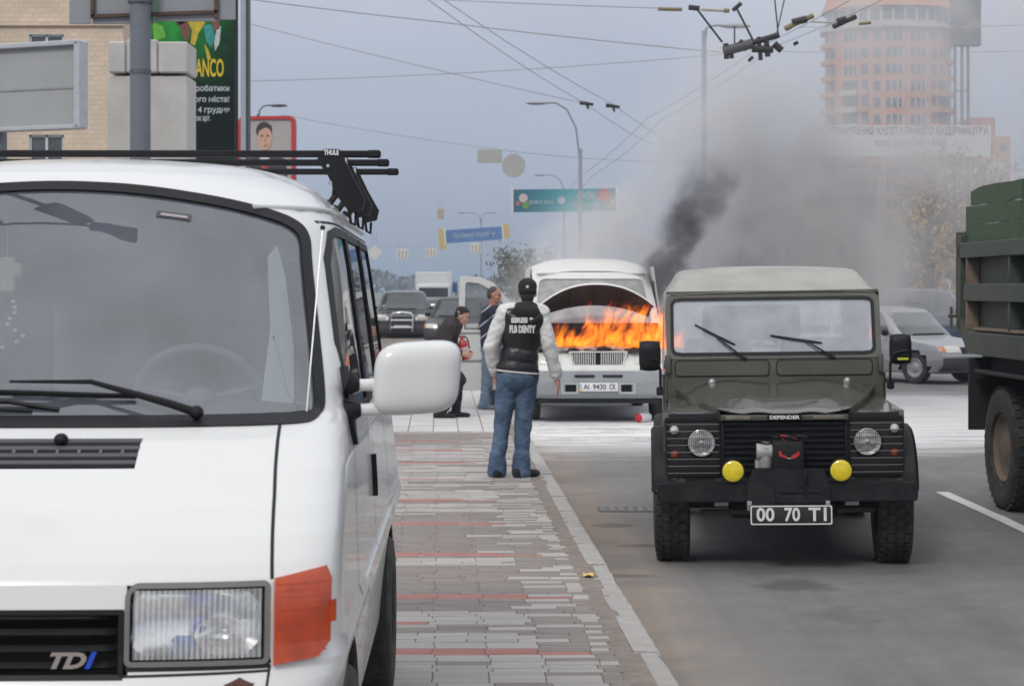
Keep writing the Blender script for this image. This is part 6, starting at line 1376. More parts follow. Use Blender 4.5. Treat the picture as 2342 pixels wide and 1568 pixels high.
# tall green show poster
pY = 38.0; s4 = pY / FPX; gp = thing('show_poster', 'tall dark green circus poster with yellow lettering in a grey frame', 'poster', PX(450, 0, pY) * 1.0); gp.location.z = .1
pos_m, t, N, L, b = node_mat('poster_print'); co = N('ShaderNodeTexCoord').outputs['Object']; sp = N('ShaderNodeSeparateXYZ'); L(co, sp.inputs[0])
gz = mrange(N, L, sp.outputs[2], zz(230, pY), zz(40, pY)); gx = mrange(N, L, sp.outputs[0], -.5, .9, 1, .12); gn = mrange(N, L, noise(N, L, co, 1.6, 4), .3, .7, .3, 1.2)
gl_ = mth(N, L, 'MULTIPLY', mth(N, L, 'MULTIPLY', gz, gx), gn, clamp=True); L(mixc(N, L, gl_, (.008, .014, .012), (.03, .30, .05)), b.inputs['Base Color']); b.inputs['Roughness'].default_value = .8; b.inputs['Specular IOR Level'].default_value = .1
zb, zt = zz(386, pY), zz(-160, pY); b_ = B(); b_.box((-.15, .12, (zb + zt) / 2), (218 * s4, .24, zt - zb)); b_.obj('light_box', matte_black, gp)
b_ = B(); b_.box((-.15, -.006, (zb + zt) / 2), (206 * s4, .012, zt - zb - .1)); prn = b_.obj('printed_sheet', pos_m, gp)
frx = (558 - 450) * s4; b_ = B(); b_.box((frx, .1, (zb + zt) / 2), (13 * s4, .36, zt - zb + .1), .01); b_.obj('frame_post', M('poster_frame', (.36, .39, .44), .4, metal=.3), gp)
b_ = B(); b_.box((frx + 8.5 * s4, .1, (zb + zt) / 2), (4 * s4, .38, zt - zb + .1)); b_.obj('frame_post', M('poster_frame_dark', (.03, .04, .04), .5), gp)
b_ = B(); b_.box((-.15, .15, zb / 2), (.25, .2, zb)); b_.obj('leg', post_m, gp)
yel = M('poster_yellow', (.62, .44, .01), .5); prw = M('poster_white', (.42, .48, .50), .5)
text('poster_title', 'BANCO', .46, yel, prn, (.20, -.016, zz(158, pY)), width=.62, depth=.002, bold=.010)
for i, (s_, y_) in enumerate((('акробатики', 203), ('твого міста!', 228), ('по 4 грудня', 252), ('квиток арт.', 271))): text('poster_line', s_, .15, prw, prn, (.22 + (.0 if i < 3 else -.18), -.016, zz(y_, pY)), width=.80 if i < 3 else .44, depth=.002, bold=.003)
# generic acrobat shapes (flat print)
def blob(col, pts, nm='printed_figure'):
    b_ = B(); b_.prism([((x_ - 450) * s4, zz(y_, pY)) for x_, y_ in pts], lambda a, c, d: Vector((a, d, c)), -.0165, -.014); b_.obj(nm, M('print_ink', col, .5, var=.25, vs=9), prn)
blob((.50, .38, .02), [(428, 45), (452, 45), (470, 52), (455, 75), (446, 105), (436, 100), (440, 70)]); blob((.16, .05, .03), [(408, 50), (430, 47), (436, 75), (428, 98), (416, 80)]); blob((.05, .02, .015), [(398, 40), (420, 34), (426, 52), (406, 60)])
blob((.02, .26, .24), [(466, 60), (484, 55), (492, 85), (484, 110), (472, 95)]); blob((.20, .06, .03), [(484, 44), (500, 40), (502, 66), (490, 72)]); blob((.45, .50, .48), [(496, 66), (506, 60), (502, 100), (492, 118), (490, 96)]); blob((.50, .34, .02), [(468, 100), (478, 118), (484, 138), (474, 135)]); blob((.12, .40, .03), [(350, 50), (372, 60), (380, 85), (352, 95)])
b_ = B(); b_.lathe([(0, 0), (.07, 0)], ((440 - 450) * s4, -.015, zz(290, pY)), (0, -1, 0), 16); b_.obj('printed_dot', M('print_orange', (.60, .16, .02), .5), prn)
# portrait poster in a red rounded frame (plain printed stand-in)
rY = 58.0; s5 = rY / FPX; rp = thing('portrait_poster', 'red framed poster with the portrait of a man in suit and red tie', 'poster', PX(610, 0, rY) * 1.0); rp.location.z = .1; rp.rotation_euler = (0, 0, R(-8))
zr0, zr1 = zz(455, rY), zz(266, rY); hw = 66 * s5
b_ = B(); b_.patch(rrect(-hw, hw, zr0, zr1, .12), lambda a, c, t_=0: Vector((a, .0, c)), 3); b_.obj('printed_sheet', M('portrait_ground', (.40, .37, .36), .5), rp)
b_ = B(); ring(b_, densify(rrect(-hw, hw, zr0, zr1, .16), .1), densify(rrect(-hw + .09, hw - .09, zr0 + .09, zr1 - .09, .10), .1), lambda a, c, o: Vector((a, -o, c)), .06, -.2); b_.obj('frame', M('frame_red', (.50, .02, .02), .4), rp, smooth=40)
def pr(col, pts, d): b_ = B(); b_.prism([((x_ - 610) * s5, zz(y_, rY)) for x_, y_ in pts], lambda a, c, dd: Vector((a, dd, c)), -d - .002, -d + .001); b_.obj('portrait_print', M('portrait_ink', col, .6, var=.12, vs=4), rp)
ell = lambda cx_, cy_, rx, ry, n=20: [(cx_ + rx * math.cos(2 * math.pi * i / n), cy_ + ry * math.sin(2 * math.pi * i / n)) for i in range(n)]
pr((.035, .035, .045), [(555, 430), (560, 372), (585, 350), (604, 342), (628, 348), (655, 366), (662, 430)], .006); pr((.62, .62, .62), [(590, 350), (604, 346), (618, 350), (612, 385), (600, 385)], .009)
pr((.50, .02, .03), [(600, 368), (611, 368), (615, 395), (612, 430), (600, 430)], .012); pr((.03, .026, .024), ell(604, 299, 19, 20), .012); pr((.56, .33, .24), ell(606, 317, 17, 27), .015); pr((.03, .026, .024), [(585, 300), (590, 285), (606, 280), (622, 288), (622, 296), (606, 292), (592, 300)], .018)
for x_ in (599, 613): pr((.08, .05, .04), ell(x_, 311, 3.5, 2.2, 10), .018)
pr((.40, .14, .12), ell(607, 333, 6, 2.2, 10), .018); pr((.46, .25, .18), ell(607, 322, 3, 5, 10), .017)
b_ = B(); b_.box((0, .1, zr0 / 2), (.2, .15, zr0)); b_.obj('leg', post_m, rp)
# ================================================================== STREET LAMPS, WIRES, SIGNS
lampgrey = M('lamp_grey', (.30, .32, .35), .5, var=.06); lampdark = M('lamp_dark', (.05, .055, .06), .5)
def lamp(label, x, Y, ytop, arms, r=.09, col=None):
    t_ = thing('street_lamp', label, 'street lamp', (PX(x, 0, Y).x, Y, 0), 0, 'street lamps along the road'); zt_ = PX(0, ytop, Y).z; m_ = col or lampgrey
    b_ = B(); b_.cyl((0, 0, 0), (0, 0, zt_), r * 1.3, r * .7, 12); b_.obj('post', m_, t_, smooth=50)
    for ax, ay in arms:
        e = PX(ax, ay, Y); dx = e.x - t_.location.x; b_ = B(); b_.tube([(0, 0, zt_ - .6), (dx * .12, 0, lerp(zt_, e.z, .45)), (dx * .38, 0, lerp(zt_, e.z, .85)), (dx * .7, 0, e.z), (dx, 0, e.z)], r * .45, 6); b_.obj('arm', m_, t_, smooth=60)
        b_ = B(); b_.ball((dx + math.copysign(.35, dx), 0, e.z - .02), (.45, .15, .075), 12, 6); b_.obj('lamp_head', m_, t_, smooth=60)
    return t_
lamp('slim grey street lamp with one long curved arm left of the teal banner', 1327, 80, 340, [(1248, 235)], .10)
lamp('tall grey street lamp rising out of the smoke by the trolley wires', 1610, 55, 70, [(1652, 58)], .085)
lamp('pale street lamp post standing in front of the autumn trees', 2010, 60, 400, [(1975, 392)], .085, M('lamp_pale', (.45, .47, .48), .5))
lamp('far street lamp peeping over the portrait poster', 590, 95, 262, [(620, 241)], .08, lampdark)
lamp('distant thin street lamp among the hanging signs', 1290, 150, 430, [(1245, 400)], .09)
lamp('distant street lamp beside the blue and yellow banner', 1100, 190, 500, [(1065, 486), (1120, 486)], .09)
# twin-armed lamp behind us: its heads stand where their mirror images show in the van's windscreen
def mirrored(px_, py_, zt_):
    best = None
    for i in range(60):
        for j in range(60):
            u, w_ = lerp(-.5, .3, i / 59), lerp(1.5, 1.82, j / 59); p = FR(u, w_); q = Vector((VX, VY, PAD)) + Matrix.Rotation(.022, 3, 'Z') @ p; ex_, ey_ = CX + FPX * q.x / q.y - px_, HY - FPX * (q.z - EYE) / q.y - py_; d = ex_ * ex_ + ey_ * ey_
            if best is None or d < best[0]: best = (d, q, u, w_)
    _, q, u, w_ = best; n = nrm(fr0, u, w_, .02); n = -n if n.y > 0 else n; n = Matrix.Rotation(.022, 3, 'Z') @ n; r_ = (q - Vector((0, 0, EYE))).normalized(); r_ = r_ - 2 * r_.dot(n) * n
    return q + r_ * ((zt_ - q.z) / r_.z)
h1, h2 = mirrored(150, 478, 8.6), mirrored(262, 516, 8.6); a1, a2 = mirrored(0, 470, 8.5), mirrored(0, 480, 8.5)
base_ = a1 + (a1 - h1) * 1.2; base_.z = 0
t_ = thing('street_lamp', 'twin-headed dark street lamp mirrored in the van windscreen', 'street lamp', base_, 0, 'street lamps along the road'); b_ = B(); b_.cyl((0, 0, 0), (0, 0, 8.0), .09, .06, 12); b_.obj('post', lampdark, t_, smooth=50)
for hh, aa in ((h1, a1), (h2, a2)):
    d_ = (hh - aa).normalized(); b_ = B(); b_.tube([Vector((0, 0, 7.9)), lerp(Vector((0, 0, 8.0)), aa - base_, .5) + Vector((0, 0, .1)), aa - base_, hh - base_], .035, 6); b_.obj('arm', lampdark, t_, smooth=60)
    c_ = hh - base_; q_ = Matrix.Rotation(math.atan2(d_.y, d_.x), 3, 'Z'); b_ = B(); b_.box(c_, (.62, .26, .14), .05, q_, 2); b_.obj('lamp_head', lampdark, t_, smooth=50)
wire_m = M('wire_grey', (.30, .31, .33), .6); wire_d = M('wire_dark', (.05, .05, .055), .6)
def wire(name, label, pts, r, mat=None, cat='wire', group='overhead trolley wires'):
    b_ = B(); P = [PX(*p) for p in pts]; Q = []
    for a, c in zip(P, P[1:]):
        n = 6; L_ = (c - a).length
        for i in range(n): t_ = i / n; Q.append(lerp(a, c, t_) - Vector((0, 0, .004 * L_ * 4 * t_ * (1 - t_))))
    Q.append(P[-1]); b_.tube(Q, r, 5); o = b_.obj(name, mat or wire_m); tag(o, label, cat, group); return o
def cw(x, y, z=5.7): Y = FPX * (z - EYE) / (HY - y); return (x, y, Y)
for dx, lb in ((0, 'left contact wire of the trolley pair running down the street'), (62, 'right contact wire of the trolley pair running down the street')):
    wire('contact_wire', lb, [cw(1970 + dx * 1.25, -14), cw(1742 + dx * .55, 105), cw(1480 + dx * .62, 270 + 0 * dx), cw(1330 + dx * .45, 400), cw(1225 + dx * .3, 500), cw(1120 + dx * .12, 590)], .0062)
for dx, lb in ((0, 'left branch trolley wire crossing the sky to the left'), (45, 'right branch trolley wire crossing the sky to the left')):
    wire('branch_wire', lb, [cw(925 + dx * .7, -40), cw(1340 + dx * 1.35, 238), cw(1490 + dx * 1.2, 330)], .0062)
wire('span_cable', 'long span cable sloping down to the trolley junction', [(520, -8, 34), (1000, 50, 34), (1660, 121, 33)], .010)
wire('span_cable', 'upper span cable ending at the junction insulator', [(800, -12, 34), (1505, 19, 33)], .008)
wire('span_cable', 'faint span cable sloping across the middle of the sky', [(560, 52, 60), (1000, 160, 60), (1330, 235, 60)], .011)
wire('span_cable', 'span cable rising gently towards the smoke', [(560, 186, 60), (1100, 165, 60), (1660, 124, 58)], .011)
wire('span_cable', 'low span cable carrying the round sign back', [(640, 262, 72), (1120, 340, 62), (1330, 362, 62), (1700, 375, 66)], .009)
wire('span_cable', 'span cable right of the trolley junction', [(1740, 112, 33), (1830, 120, 33), (2342, 117, 34)], .0062)
wire('span_cable', 'high span cable over the round tower', [(1830, 62, 34), (2342, 58, 36)], .008)
wire('span_cable', 'far span cable carrying the small road signs', [(780, 560, 92), (1000, 566, 92), (1250, 548, 92)], .0062)
jn_ = thing('trolley_junction', 'dark trolley wire junction with insulators hanging over the road', 'wire fitting', PX(1740, 108, 28.6))
jm = M('junction_iron', (.028, .028, .030), .6, var=.3, vs=9); jw_ = M('insulator_pale', (.42, .40, .36), .5); jy = M('insulator_brass', (.20, .17, .08), .6)
O_ = PX(1740, 108, 28.6)
def bar(name, a, c, r, m_=None, Y=28.6, Y2=None): b_ = B(); b_.cyl(PX(*a, Y) - O_, PX(*c, Y2 or Y) - O_, r * .85, r * .85, 8); b_.obj(name, m_ or jm, jn_, smooth=50)
bar('hanger_arm', (1590, 16), (1652, 97), .018); bar('hanger_arm', (1685, 20), (1722, 92), .018); bar('hanger_rod', (1772, 0), (1780, 80), .012); bar('hanger_rod', (1680, 60), (1680, 100), .012); bar('hanger_rod', (1796, -10), (1775, 84), .010)
bar('insulator', (1505, 21), (1560, 22), .032, jy); bar('insulator', (1604, 22), (1665, 25), .026, jw_); bar('insulator_cap', (1655, 25), (1668, 25), .035, jy); bar('insulator_clamp', (1575, 17), (1600, 20), .045); bar('insulator_clamp', (1676, 24), (1695, 8), .035)
bar('frog_plate', (1655, 118), (1720, 100), .085, M('frog_grey', (.085, .085, .09), .6)); bar('frog_plate', (1715, 100), (1782, 80), .05); bar('frog_plate', (1720, 112), (1768, 114), .06); bar('frog_lug', (1735, 85), (1740, 138), .035); bar('frog_lug', (1752, 85), (1756, 130), .045); bar('frog_lug', (1770, 100), (1788, 116), .06); bar('frog_lug', (1660, 100), (1662, 135), .045); bar('frog_lug', (1672, 112), (1674, 134), .035); bar('frog_lug', (1690, 95), (1710, 112), .06)
bar('wire_clip', (1798, 68), (1810, 62), .03, Y=28.3); bar('wire_clip', (1712, 140), (1722, 130), .028); bar('wire_clip', (1815, 102), (1825, 97), .03, Y=28.3)
bar('section_insulator', (1795, 66), (1860, 36), .042, jy, 28); bar('section_insulator', (1905, 62), (1958, 38), .042, jm, 28); bar('insulator_clamp', (1812, 52), (1845, 44), .06, jm, 28); bar('insulator_clamp', (1915, 50), (1935, 44), .055, jm, 28); bar('insulator', (1855, 50), (1905, 52), .016, jw_, 28); bar('insulator', (1965, 55), (1992, 52), .026, jy, 28)
# smaller junction further down
for x_, y_, lb in ((1340, 237, 'small dark wire clamp left of the pair over the street'), (1400, 243, 'small dark wire clamp right of the pair over the street')):
    t_ = thing('wire_clamp', lb, 'wire fitting', PX(x_, y_, 42.5)); b_ = B(); b_.cyl((-.13, 0, .02), (.16, 0, -.02), .045, .03, 8); b_.obj('clamp_body', jm, t_, smooth=50); b_ = B(); b_.cyl((.02, 0, -.01), (.05, 0, -.12), .03, .02, 8); b_.obj('clamp_lug', jm, t_, smooth=50)
# hanging signs
sign_back = M('sign_back_grey', (.40, .40, .38), .5, var=.08); sign_white = M('sign_white', (.66, .66, .66), .5); sign_tan = M('sign_tan', (.42, .37, .28), .6, var=.25, vs=6)
def hang(label, cx_, cy_, w_, h_, Y, mat, shape='rect', rise=14, bars=0, cat='road sign'):
    c = PX(cx_, cy_, Y); s_ = Y / FPX; t_ = thing('hanging_sign', label, cat, c, 0, 'signs hung on the span cables'); b_ = B()
    if shape == 'rect': b_.box((0, 0, 0), (w_ * s_, .04, h_ * s_), .008)
    elif shape == 'round': b_.lathe([(0, -.02), (w_ * s_ / 2, -.02), (w_ * s_ / 2, .02), (0, .02)], (0, 0, 0), (0, 1, 0), 36)
    else: b_.prism([(0, -h_ * s_ / 2), (w_ * s_ / 2, 0), (0, h_ * s_ / 2), (-w_ * s_ / 2, 0)], lambda a, c2, d: Vector((a, d, c2)), -.02, .02)
    b_.obj('sign_plate', mat, t_, smooth=35)
    for sx in ((-.3, .3) if shape == 'rect' else (-.1, .1)):
        b_ = B(); b_.cyl((sx * w_ * s_, 0, h_ * s_ * (.48 if shape == 'rect' else .45)), (sx * w_ * s_, 0, (h_ / 2 + rise) * s_), .008, .008, 5); b_.obj('hanger', wire_m, t_)
    for k_ in range(bars):
        b_ = B(); b_.box(((k_ - (bars - 1) / 2) * w_ * s_ / bars * .95, -.024, 0), (w_ * s_ / bars * .38, .008, h_ * s_ * .78)); b_.obj('sign_symbol', sign_tan, t_)
hang('grey back of a round road sign hanging under the span cable', 1175, 379, 54, 54, 62, sign_back, 'round', 8); hang('grey back of an oblong plate left of the round sign', 1120, 357, 56, 30, 62, sign_back, 'rect', 6, 0)
hang('white diamond shaped road sign above the pickup', 857, 577, 36, 36, 70, sign_white, 'diamond', 30); hang('small dark tan sign high above the blue banner', 1008, 489, 15, 24, 95, sign_tan)
hang('small lane sign with bars left above the pickup', 921, 581, 25, 23, 92, sign_white, 'rect', 10, 3); hang('small lane sign with bars right of its twin', 986, 578, 25, 22, 92, sign_white, 'rect', 9, 3); hang('small lane sign with bars under the blue banner', 1088, 568, 24, 23, 92, sign_white, 'rect', 9, 3)
# street banners
def banner(label, x0, x1, y0, y1, Y, mat, slope=0.0, posts=True):
    s_ = Y / FPX; c = PX((x0 + x1) / 2, (y0 + y1) / 2, Y); t_ = thing('street_banner', label, 'banner', c); t_.rotation_euler = (0, slope, 0); w_, h_ = (x1 - x0) * s_, (y1 - y0) * s_
    b_ = B(); b_.box((0, 0, 0), (w_, .06, h_), .01); o = b_.obj('banner_sheet', mat, t_)
    for sx in (-1, 1):
        b_ = B(); b_.box((sx * w_ / 2, 0, 0), (.10, .12, h_ * 1.18), .01); b_.obj('end_frame', sign_white, t_)
    return t_, o, w_, h_
teal, t, N, L, b = node_mat('teal_print'); co = N('ShaderNodeTexCoord').outputs['Object']; sp = N('ShaderNodeSeparateXYZ'); L(co, sp.inputs[0]); g1 = mrange(N, L, sp.outputs[0], -2.3, .4); g2 = mrange(N, L, sp.outputs[0], .4, 2.3, 0, .8)
L(mixc(N, L, g2, mixc(N, L, g1, (.035, .13, .20), (.05, .34, .38)), (.04, .17, .26)), b.inputs['Base Color']); b.inputs['Roughness'].default_value = .6
t_, o, w_, h_ = banner('teal street banner with white lettering hung across the road', 1172, 1411, 432, 484, 90, teal, -.012)
text('banner_lettering', 'КИЇВ', .34, prw, o, (.95, -.036, .18), width=.78, depth=.002, bold=.01); text('banner_lettering', 'Місто героїв', .2, prw, o, (.95, -.036, -.2), width=1.15, depth=.002); text('banner_lettering', 'EURO 2012', .22, prw, o, (-1.05, -.036, -.08), width=1.05, depth=.002, bold=.004)
for cx_, cz_, r_, cl in ((-1.85, .12, .2, (.55, .48, .45)), (-2.1, -.12, .1, (.5, .15, .15)), (-1.75, -.2, .16, (.15, .32, .08)), (-.15, 0, .17, (.45, .50, .52)), (1.75, .2, .30, (.50, .10, .09)), (2.15, -.1, .13, (.5, .36, .08)), (1.95, -.25, .13, (.12, .3, .1))):
    b_ = B(); b_.lathe([(0, 0), (r_, 0)], (cx_, -.036, cz_), (0, -1, 0), 14); b_.obj('printed_motif', M('motif', cl, .6), o)
blue_b = M('banner_blue', (.09, .19, .40), .6, var=.15, vs=1); t_, o, w_, h_ = banner('blue and yellow street banner with white script further down the road', 1018, 1150, 522, 552, 140, blue_b, -.07)
text('banner_lettering', 'Любимо Україну', .5, prw, o, (0, -.036, 0), width=2.9, depth=.002)
for sx, yv in ((-1, .5), (1, .3)):
    b_ = B(); b_.box((sx * (w_ / 2 + .22), -.02, -.15 if sx < 0 else .1), (.50, .05, h_ * (1.6 if sx < 0 else 1.1)), .01); b_.obj('end_panel', M('banner_gold', (.52, .42, .17), .6, var=.2), t_)
t_, o, w_, h_ = banner('low blue roadside board above the far white lorry', 978, 1048, 646, 668, 122, M('board_blue', (.05, .17, .45), .6, var=.3, vs=.8), 0)
for sx in (-.8, .8):
    b_ = B(); b_.cyl((sx, .05, -h_ / 2), (sx, .05, -t_.location.z), .05, .05, 8); b_.obj('leg', post_m, t_)
# ================================================================== RIGHT BACKGROUND
wb = thing('white_billboard', 'long white billboard with dark lettering half lost in smoke', 'billboard', (PX(2075, 0, 110).x, 110, 0)); s6 = 110 / FPX
b_ = B(); zc = PX(0, 324, 110).z; b_.box((0, 0, zc), (380 * s6, .25, 71 * s6), .02); sh = b_.obj('printed_sheet', M('billboard_white', (.66, .66, .65), .6, var=.04), wb); ink = M('billboard_ink', (.14, .15, .16), .7)
text('billboard_lettering', 'УПРАВЛІННЯ ПАСАЖИРСЬКОГО БУДІВНИЦТВА' if False else 'УПРАВЛІННЯ КАПІТАЛЬНОГО БУДІВНИЦТВА', .55, ink, sh, (0, -.13, zc + .55), width=8.85, depth=.002, bold=.02); text('billboard_lettering', 'тел.: (044) 287-15-15', .5, ink, sh, (.15, -.13, zc - .10), width=3.9, depth=.002, bold=.01)
for x_ in (-3.6, 0, 3.6):
    b_ = B(); b_.cyl((x_, .25, 0), (x_, .25, zc), .14, .12, 10); b_.obj('leg', lampgrey, wb, smooth=50)
pm = thing('mast_sign', 'grey blue sign box on a tall steel mast beside the round tower', 'sign', (PX(2200, 0, 125).x, 125, 0)); s7 = 125 / FPX
b_ = B(); z0 = PX(0, 106, 125).z; b_.box((8 * s7, 0, z0 + 2.6), (66 * s7, .8, 5.2), .03); b_.obj('sign_box', M('sign_box_grey', (.11, .125, .15), .6, var=.1, vs=1), pm)
for x_ in (-16, 0, 14):
    b_ = B(); b_.cyl((x_ * s7, 0, 0), (x_ * s7, 0, z0), .10, .10, 10); b_.obj('mast_leg', M('mast_grey', (.13, .145, .17), .6) if x_ == -16 else sub('mast_grey'), pm, smooth=50)
for k_ in range(7):
    b_ = B(); b_.cyl((-16 * s7, 0, 2 + k_ * 2), (14 * s7, 0, 2 + k_ * 2), .05, .05, 6); b_.obj('mast_rung', sub('mast_grey'), pm)
# round tower of flats
tY = 370.0; tw = thing('round_apartment_tower', 'round salmon coloured apartment tower rising through the smoke', 'building', (PX(2030, 0, tY).x, tY, 0)); TR = 11.4
salmon = M('salmon_render', (.56, .255, .155), .9, var=.06, vs=.15); tgl = M('tower_glass', (.10, .12, .15), .2, var=.25, vs=.3); twh = M('tower_white', (.52, .49, .45), .8, var=.06, vs=.2); trf = M('tower_roof', (.16, .20, .25), .6)
def ang_p(a, r, z): return Vector((r * math.sin(a), -r * math.cos(a), z))
def arcbox(a0, a1, r0, r1, z0, z1, nm, mat, n=8, par=None):
    b_ = B(); lo = []; 
    for r, z in ((r0, z0), (r1, z0), (r1, z1), (r0, z1)): lo.append([ang_p(lerp(a0, a1, i / n), r, z) for i in range(n + 1)])
    for q in range(4): b_.strip(lo[q], lo[(q + 1) % 4], closed=False)
    b_._add([l_[0] for l_ in lo], [(0, 1, 2, 3)]); b_._add([l_[-1] for l_ in lo], [(3, 2, 1, 0)]); return b_.obj(nm, mat, par or tw, smooth=30)
b_ = B(); b_.cyl((0, 0, 0), (0, 0, 48.2), TR, TR, 96); b_.obj('wall', salmon, tw, smooth=20)
arcbox(-math.pi, math.pi, TR - .5, TR + .9, 48.2, 49.0, 'cornice', twh, 96); b_ = B(); b_.cyl((0, 0, 49.0), (0, 0, 52.0), TR - .2, TR - .2, 96); b_.obj('gallery_wall', twh, tw, smooth=20)
b_ = B(); b_.cyl((0, 0, 52.0), (0, 0, 55.2), TR + .7, TR - .6, 96); b_.obj('sloped_band', salmon, tw, smooth=20); b_ = B(); b_.cyl((0, 0, 55.2), (0, 0, 59), TR - 1.0, TR - 1.6, 64); b_.obj('penthouse', trf, tw, smooth=20); b_ = B(); b_.cyl((0, 0, 59), (0, 0, 63), TR - 1.2, 4, 64); b_.obj('roof', trf, tw, smooth=20)
colsw = [(-82, 5, 'b'), (-70, 4, 'b'), (-46, 8.0, 'w'), (-31, 3, 's'), (-20, 3, 's'), (-5, 8.5, 'w'), (17, 8.5, 'w'), (35, 3, 's'), (50, 8, 'w'), (68, 6, 'b')]
for f_ in range(4, 16):
    z = 48.2 - 3.0 * (16 - f_)
    for ad, wd_, kd in colsw:
        a0, a1 = R(ad - wd_), R(ad + wd_)
        if kd == 'b' or (f_ < 13 and ad in (-31, 50, 35, -46)):
            arcbox(a0, a1, TR - .3, TR + .06, z + .9, z + 2.6, 'window', tgl, 5); arcbox(a0 - .01, a1 + .01, TR, TR + 1.0, z - .1, z + .85, 'balcony', twh if ad in (-46,) else salmon, 5)
        else:
            wn_ = arcbox(a0, a1, TR - .3, TR + .05, z + .6, z + 2.3, 'window', tgl, 4)
            if kd == 'w':
                for q in (.0, .34, .67, .93): arcbox(lerp(a0, a1, q), lerp(a0, a1, q + .07), TR, TR + .12, z + .6, z + 2.3, 'mullion', twh, 1, wn_)
for k_ in range(-8, 9): arcbox(R(k_ * 11 - 4), R(k_ * 11 + 4), TR - .3, TR - .1, 49.5, 51.6, 'window', tgl, 4)
for k_ in range(-10, 11): arcbox(R(k_ * 8.5 - 2.4), R(k_ * 8.5 + 2.4), TR - 1.2, TR - .9, 55.6, 58, 'window', twh, 2)
# lower salmon block to the right and another behind the smoke
def slab(label, x0, x1, y0, Y, mat, dep=14, y1=655, wins_=None):
    c = PX((x0 + x1) / 2, 0, Y); t_ = thing('apartment_block', label, 'building', (c.x, Y, 0)); s_ = Y / FPX; w_ = (x1 - x0) * s_; h_ = PX(0, y0, Y).z
    b_ = B(); b_.box((0, dep / 2, h_ / 2), (w_, dep, h_)); b_.obj('wall', mat, t_)
    if wins_:
        nx, nz = wins_
        for i in range(nx):
            for j in range(nz):
                b_ = B(); b_.box(((i + .5) / nx * w_ - w_ / 2, -.02, h_ - 2.2 - j * 3.0), (w_ / nx * .5, .1, 1.5)); b_.obj('window', tgl, t_)
    return t_, w_, h_
t_, w_, h_ = slab('stepped salmon apartment block right of the white billboard', 2213, 2311, 313, 400, salmon, 14, wins_=(3, 7))
b_ = B(); b_.box((-w_ * .1, 6, h_ + 2), (w_ * .6, 8, 4.0)); b_.obj('roof_storey', M('salmon_red', (.42, .17, .13), .9), t_)
slab('low salmon block behind the autumn trees', 2030, 2160, 560, 160, salmon, 8, wins_=(5, 2)); slab('pale shop building showing under the white billboard', 2185, 2300, 372, 240, twh, 10, wins_=(6, 3))
slab('grey pavilion with orange fascia inside the smoke', 1835, 1990, 492, 130, M('pavilion_grey', (.20, .22, .27), .8), 8)
t_, o, w_, h_ = banner('blue billboard with orange end panel inside the smoke', 1878, 2010, 446, 502, 100, M('board_dim_blue', (.05, .08, .17), .6), 0)
b_ = B(); b_.box((-w_ / 2 - .42, 0, 0), (.85, .07, h_ * 1.25), .01); b_.obj('end_panel', M('panel_orange', (.55, .33, .14), .6, var=.2), t_); text('banner_lettering', 'Ласкаво', .6, sub('banner_gold'), o, (0, -.036, 0), width=1.9, depth=.002)
for sx in (-1, 1):
    b_ = B(); b_.cyl((sx, .08, -h_ / 2), (sx, .08, -t_.location.z), .08, .08, 8); b_.obj('leg', post_m, t_)
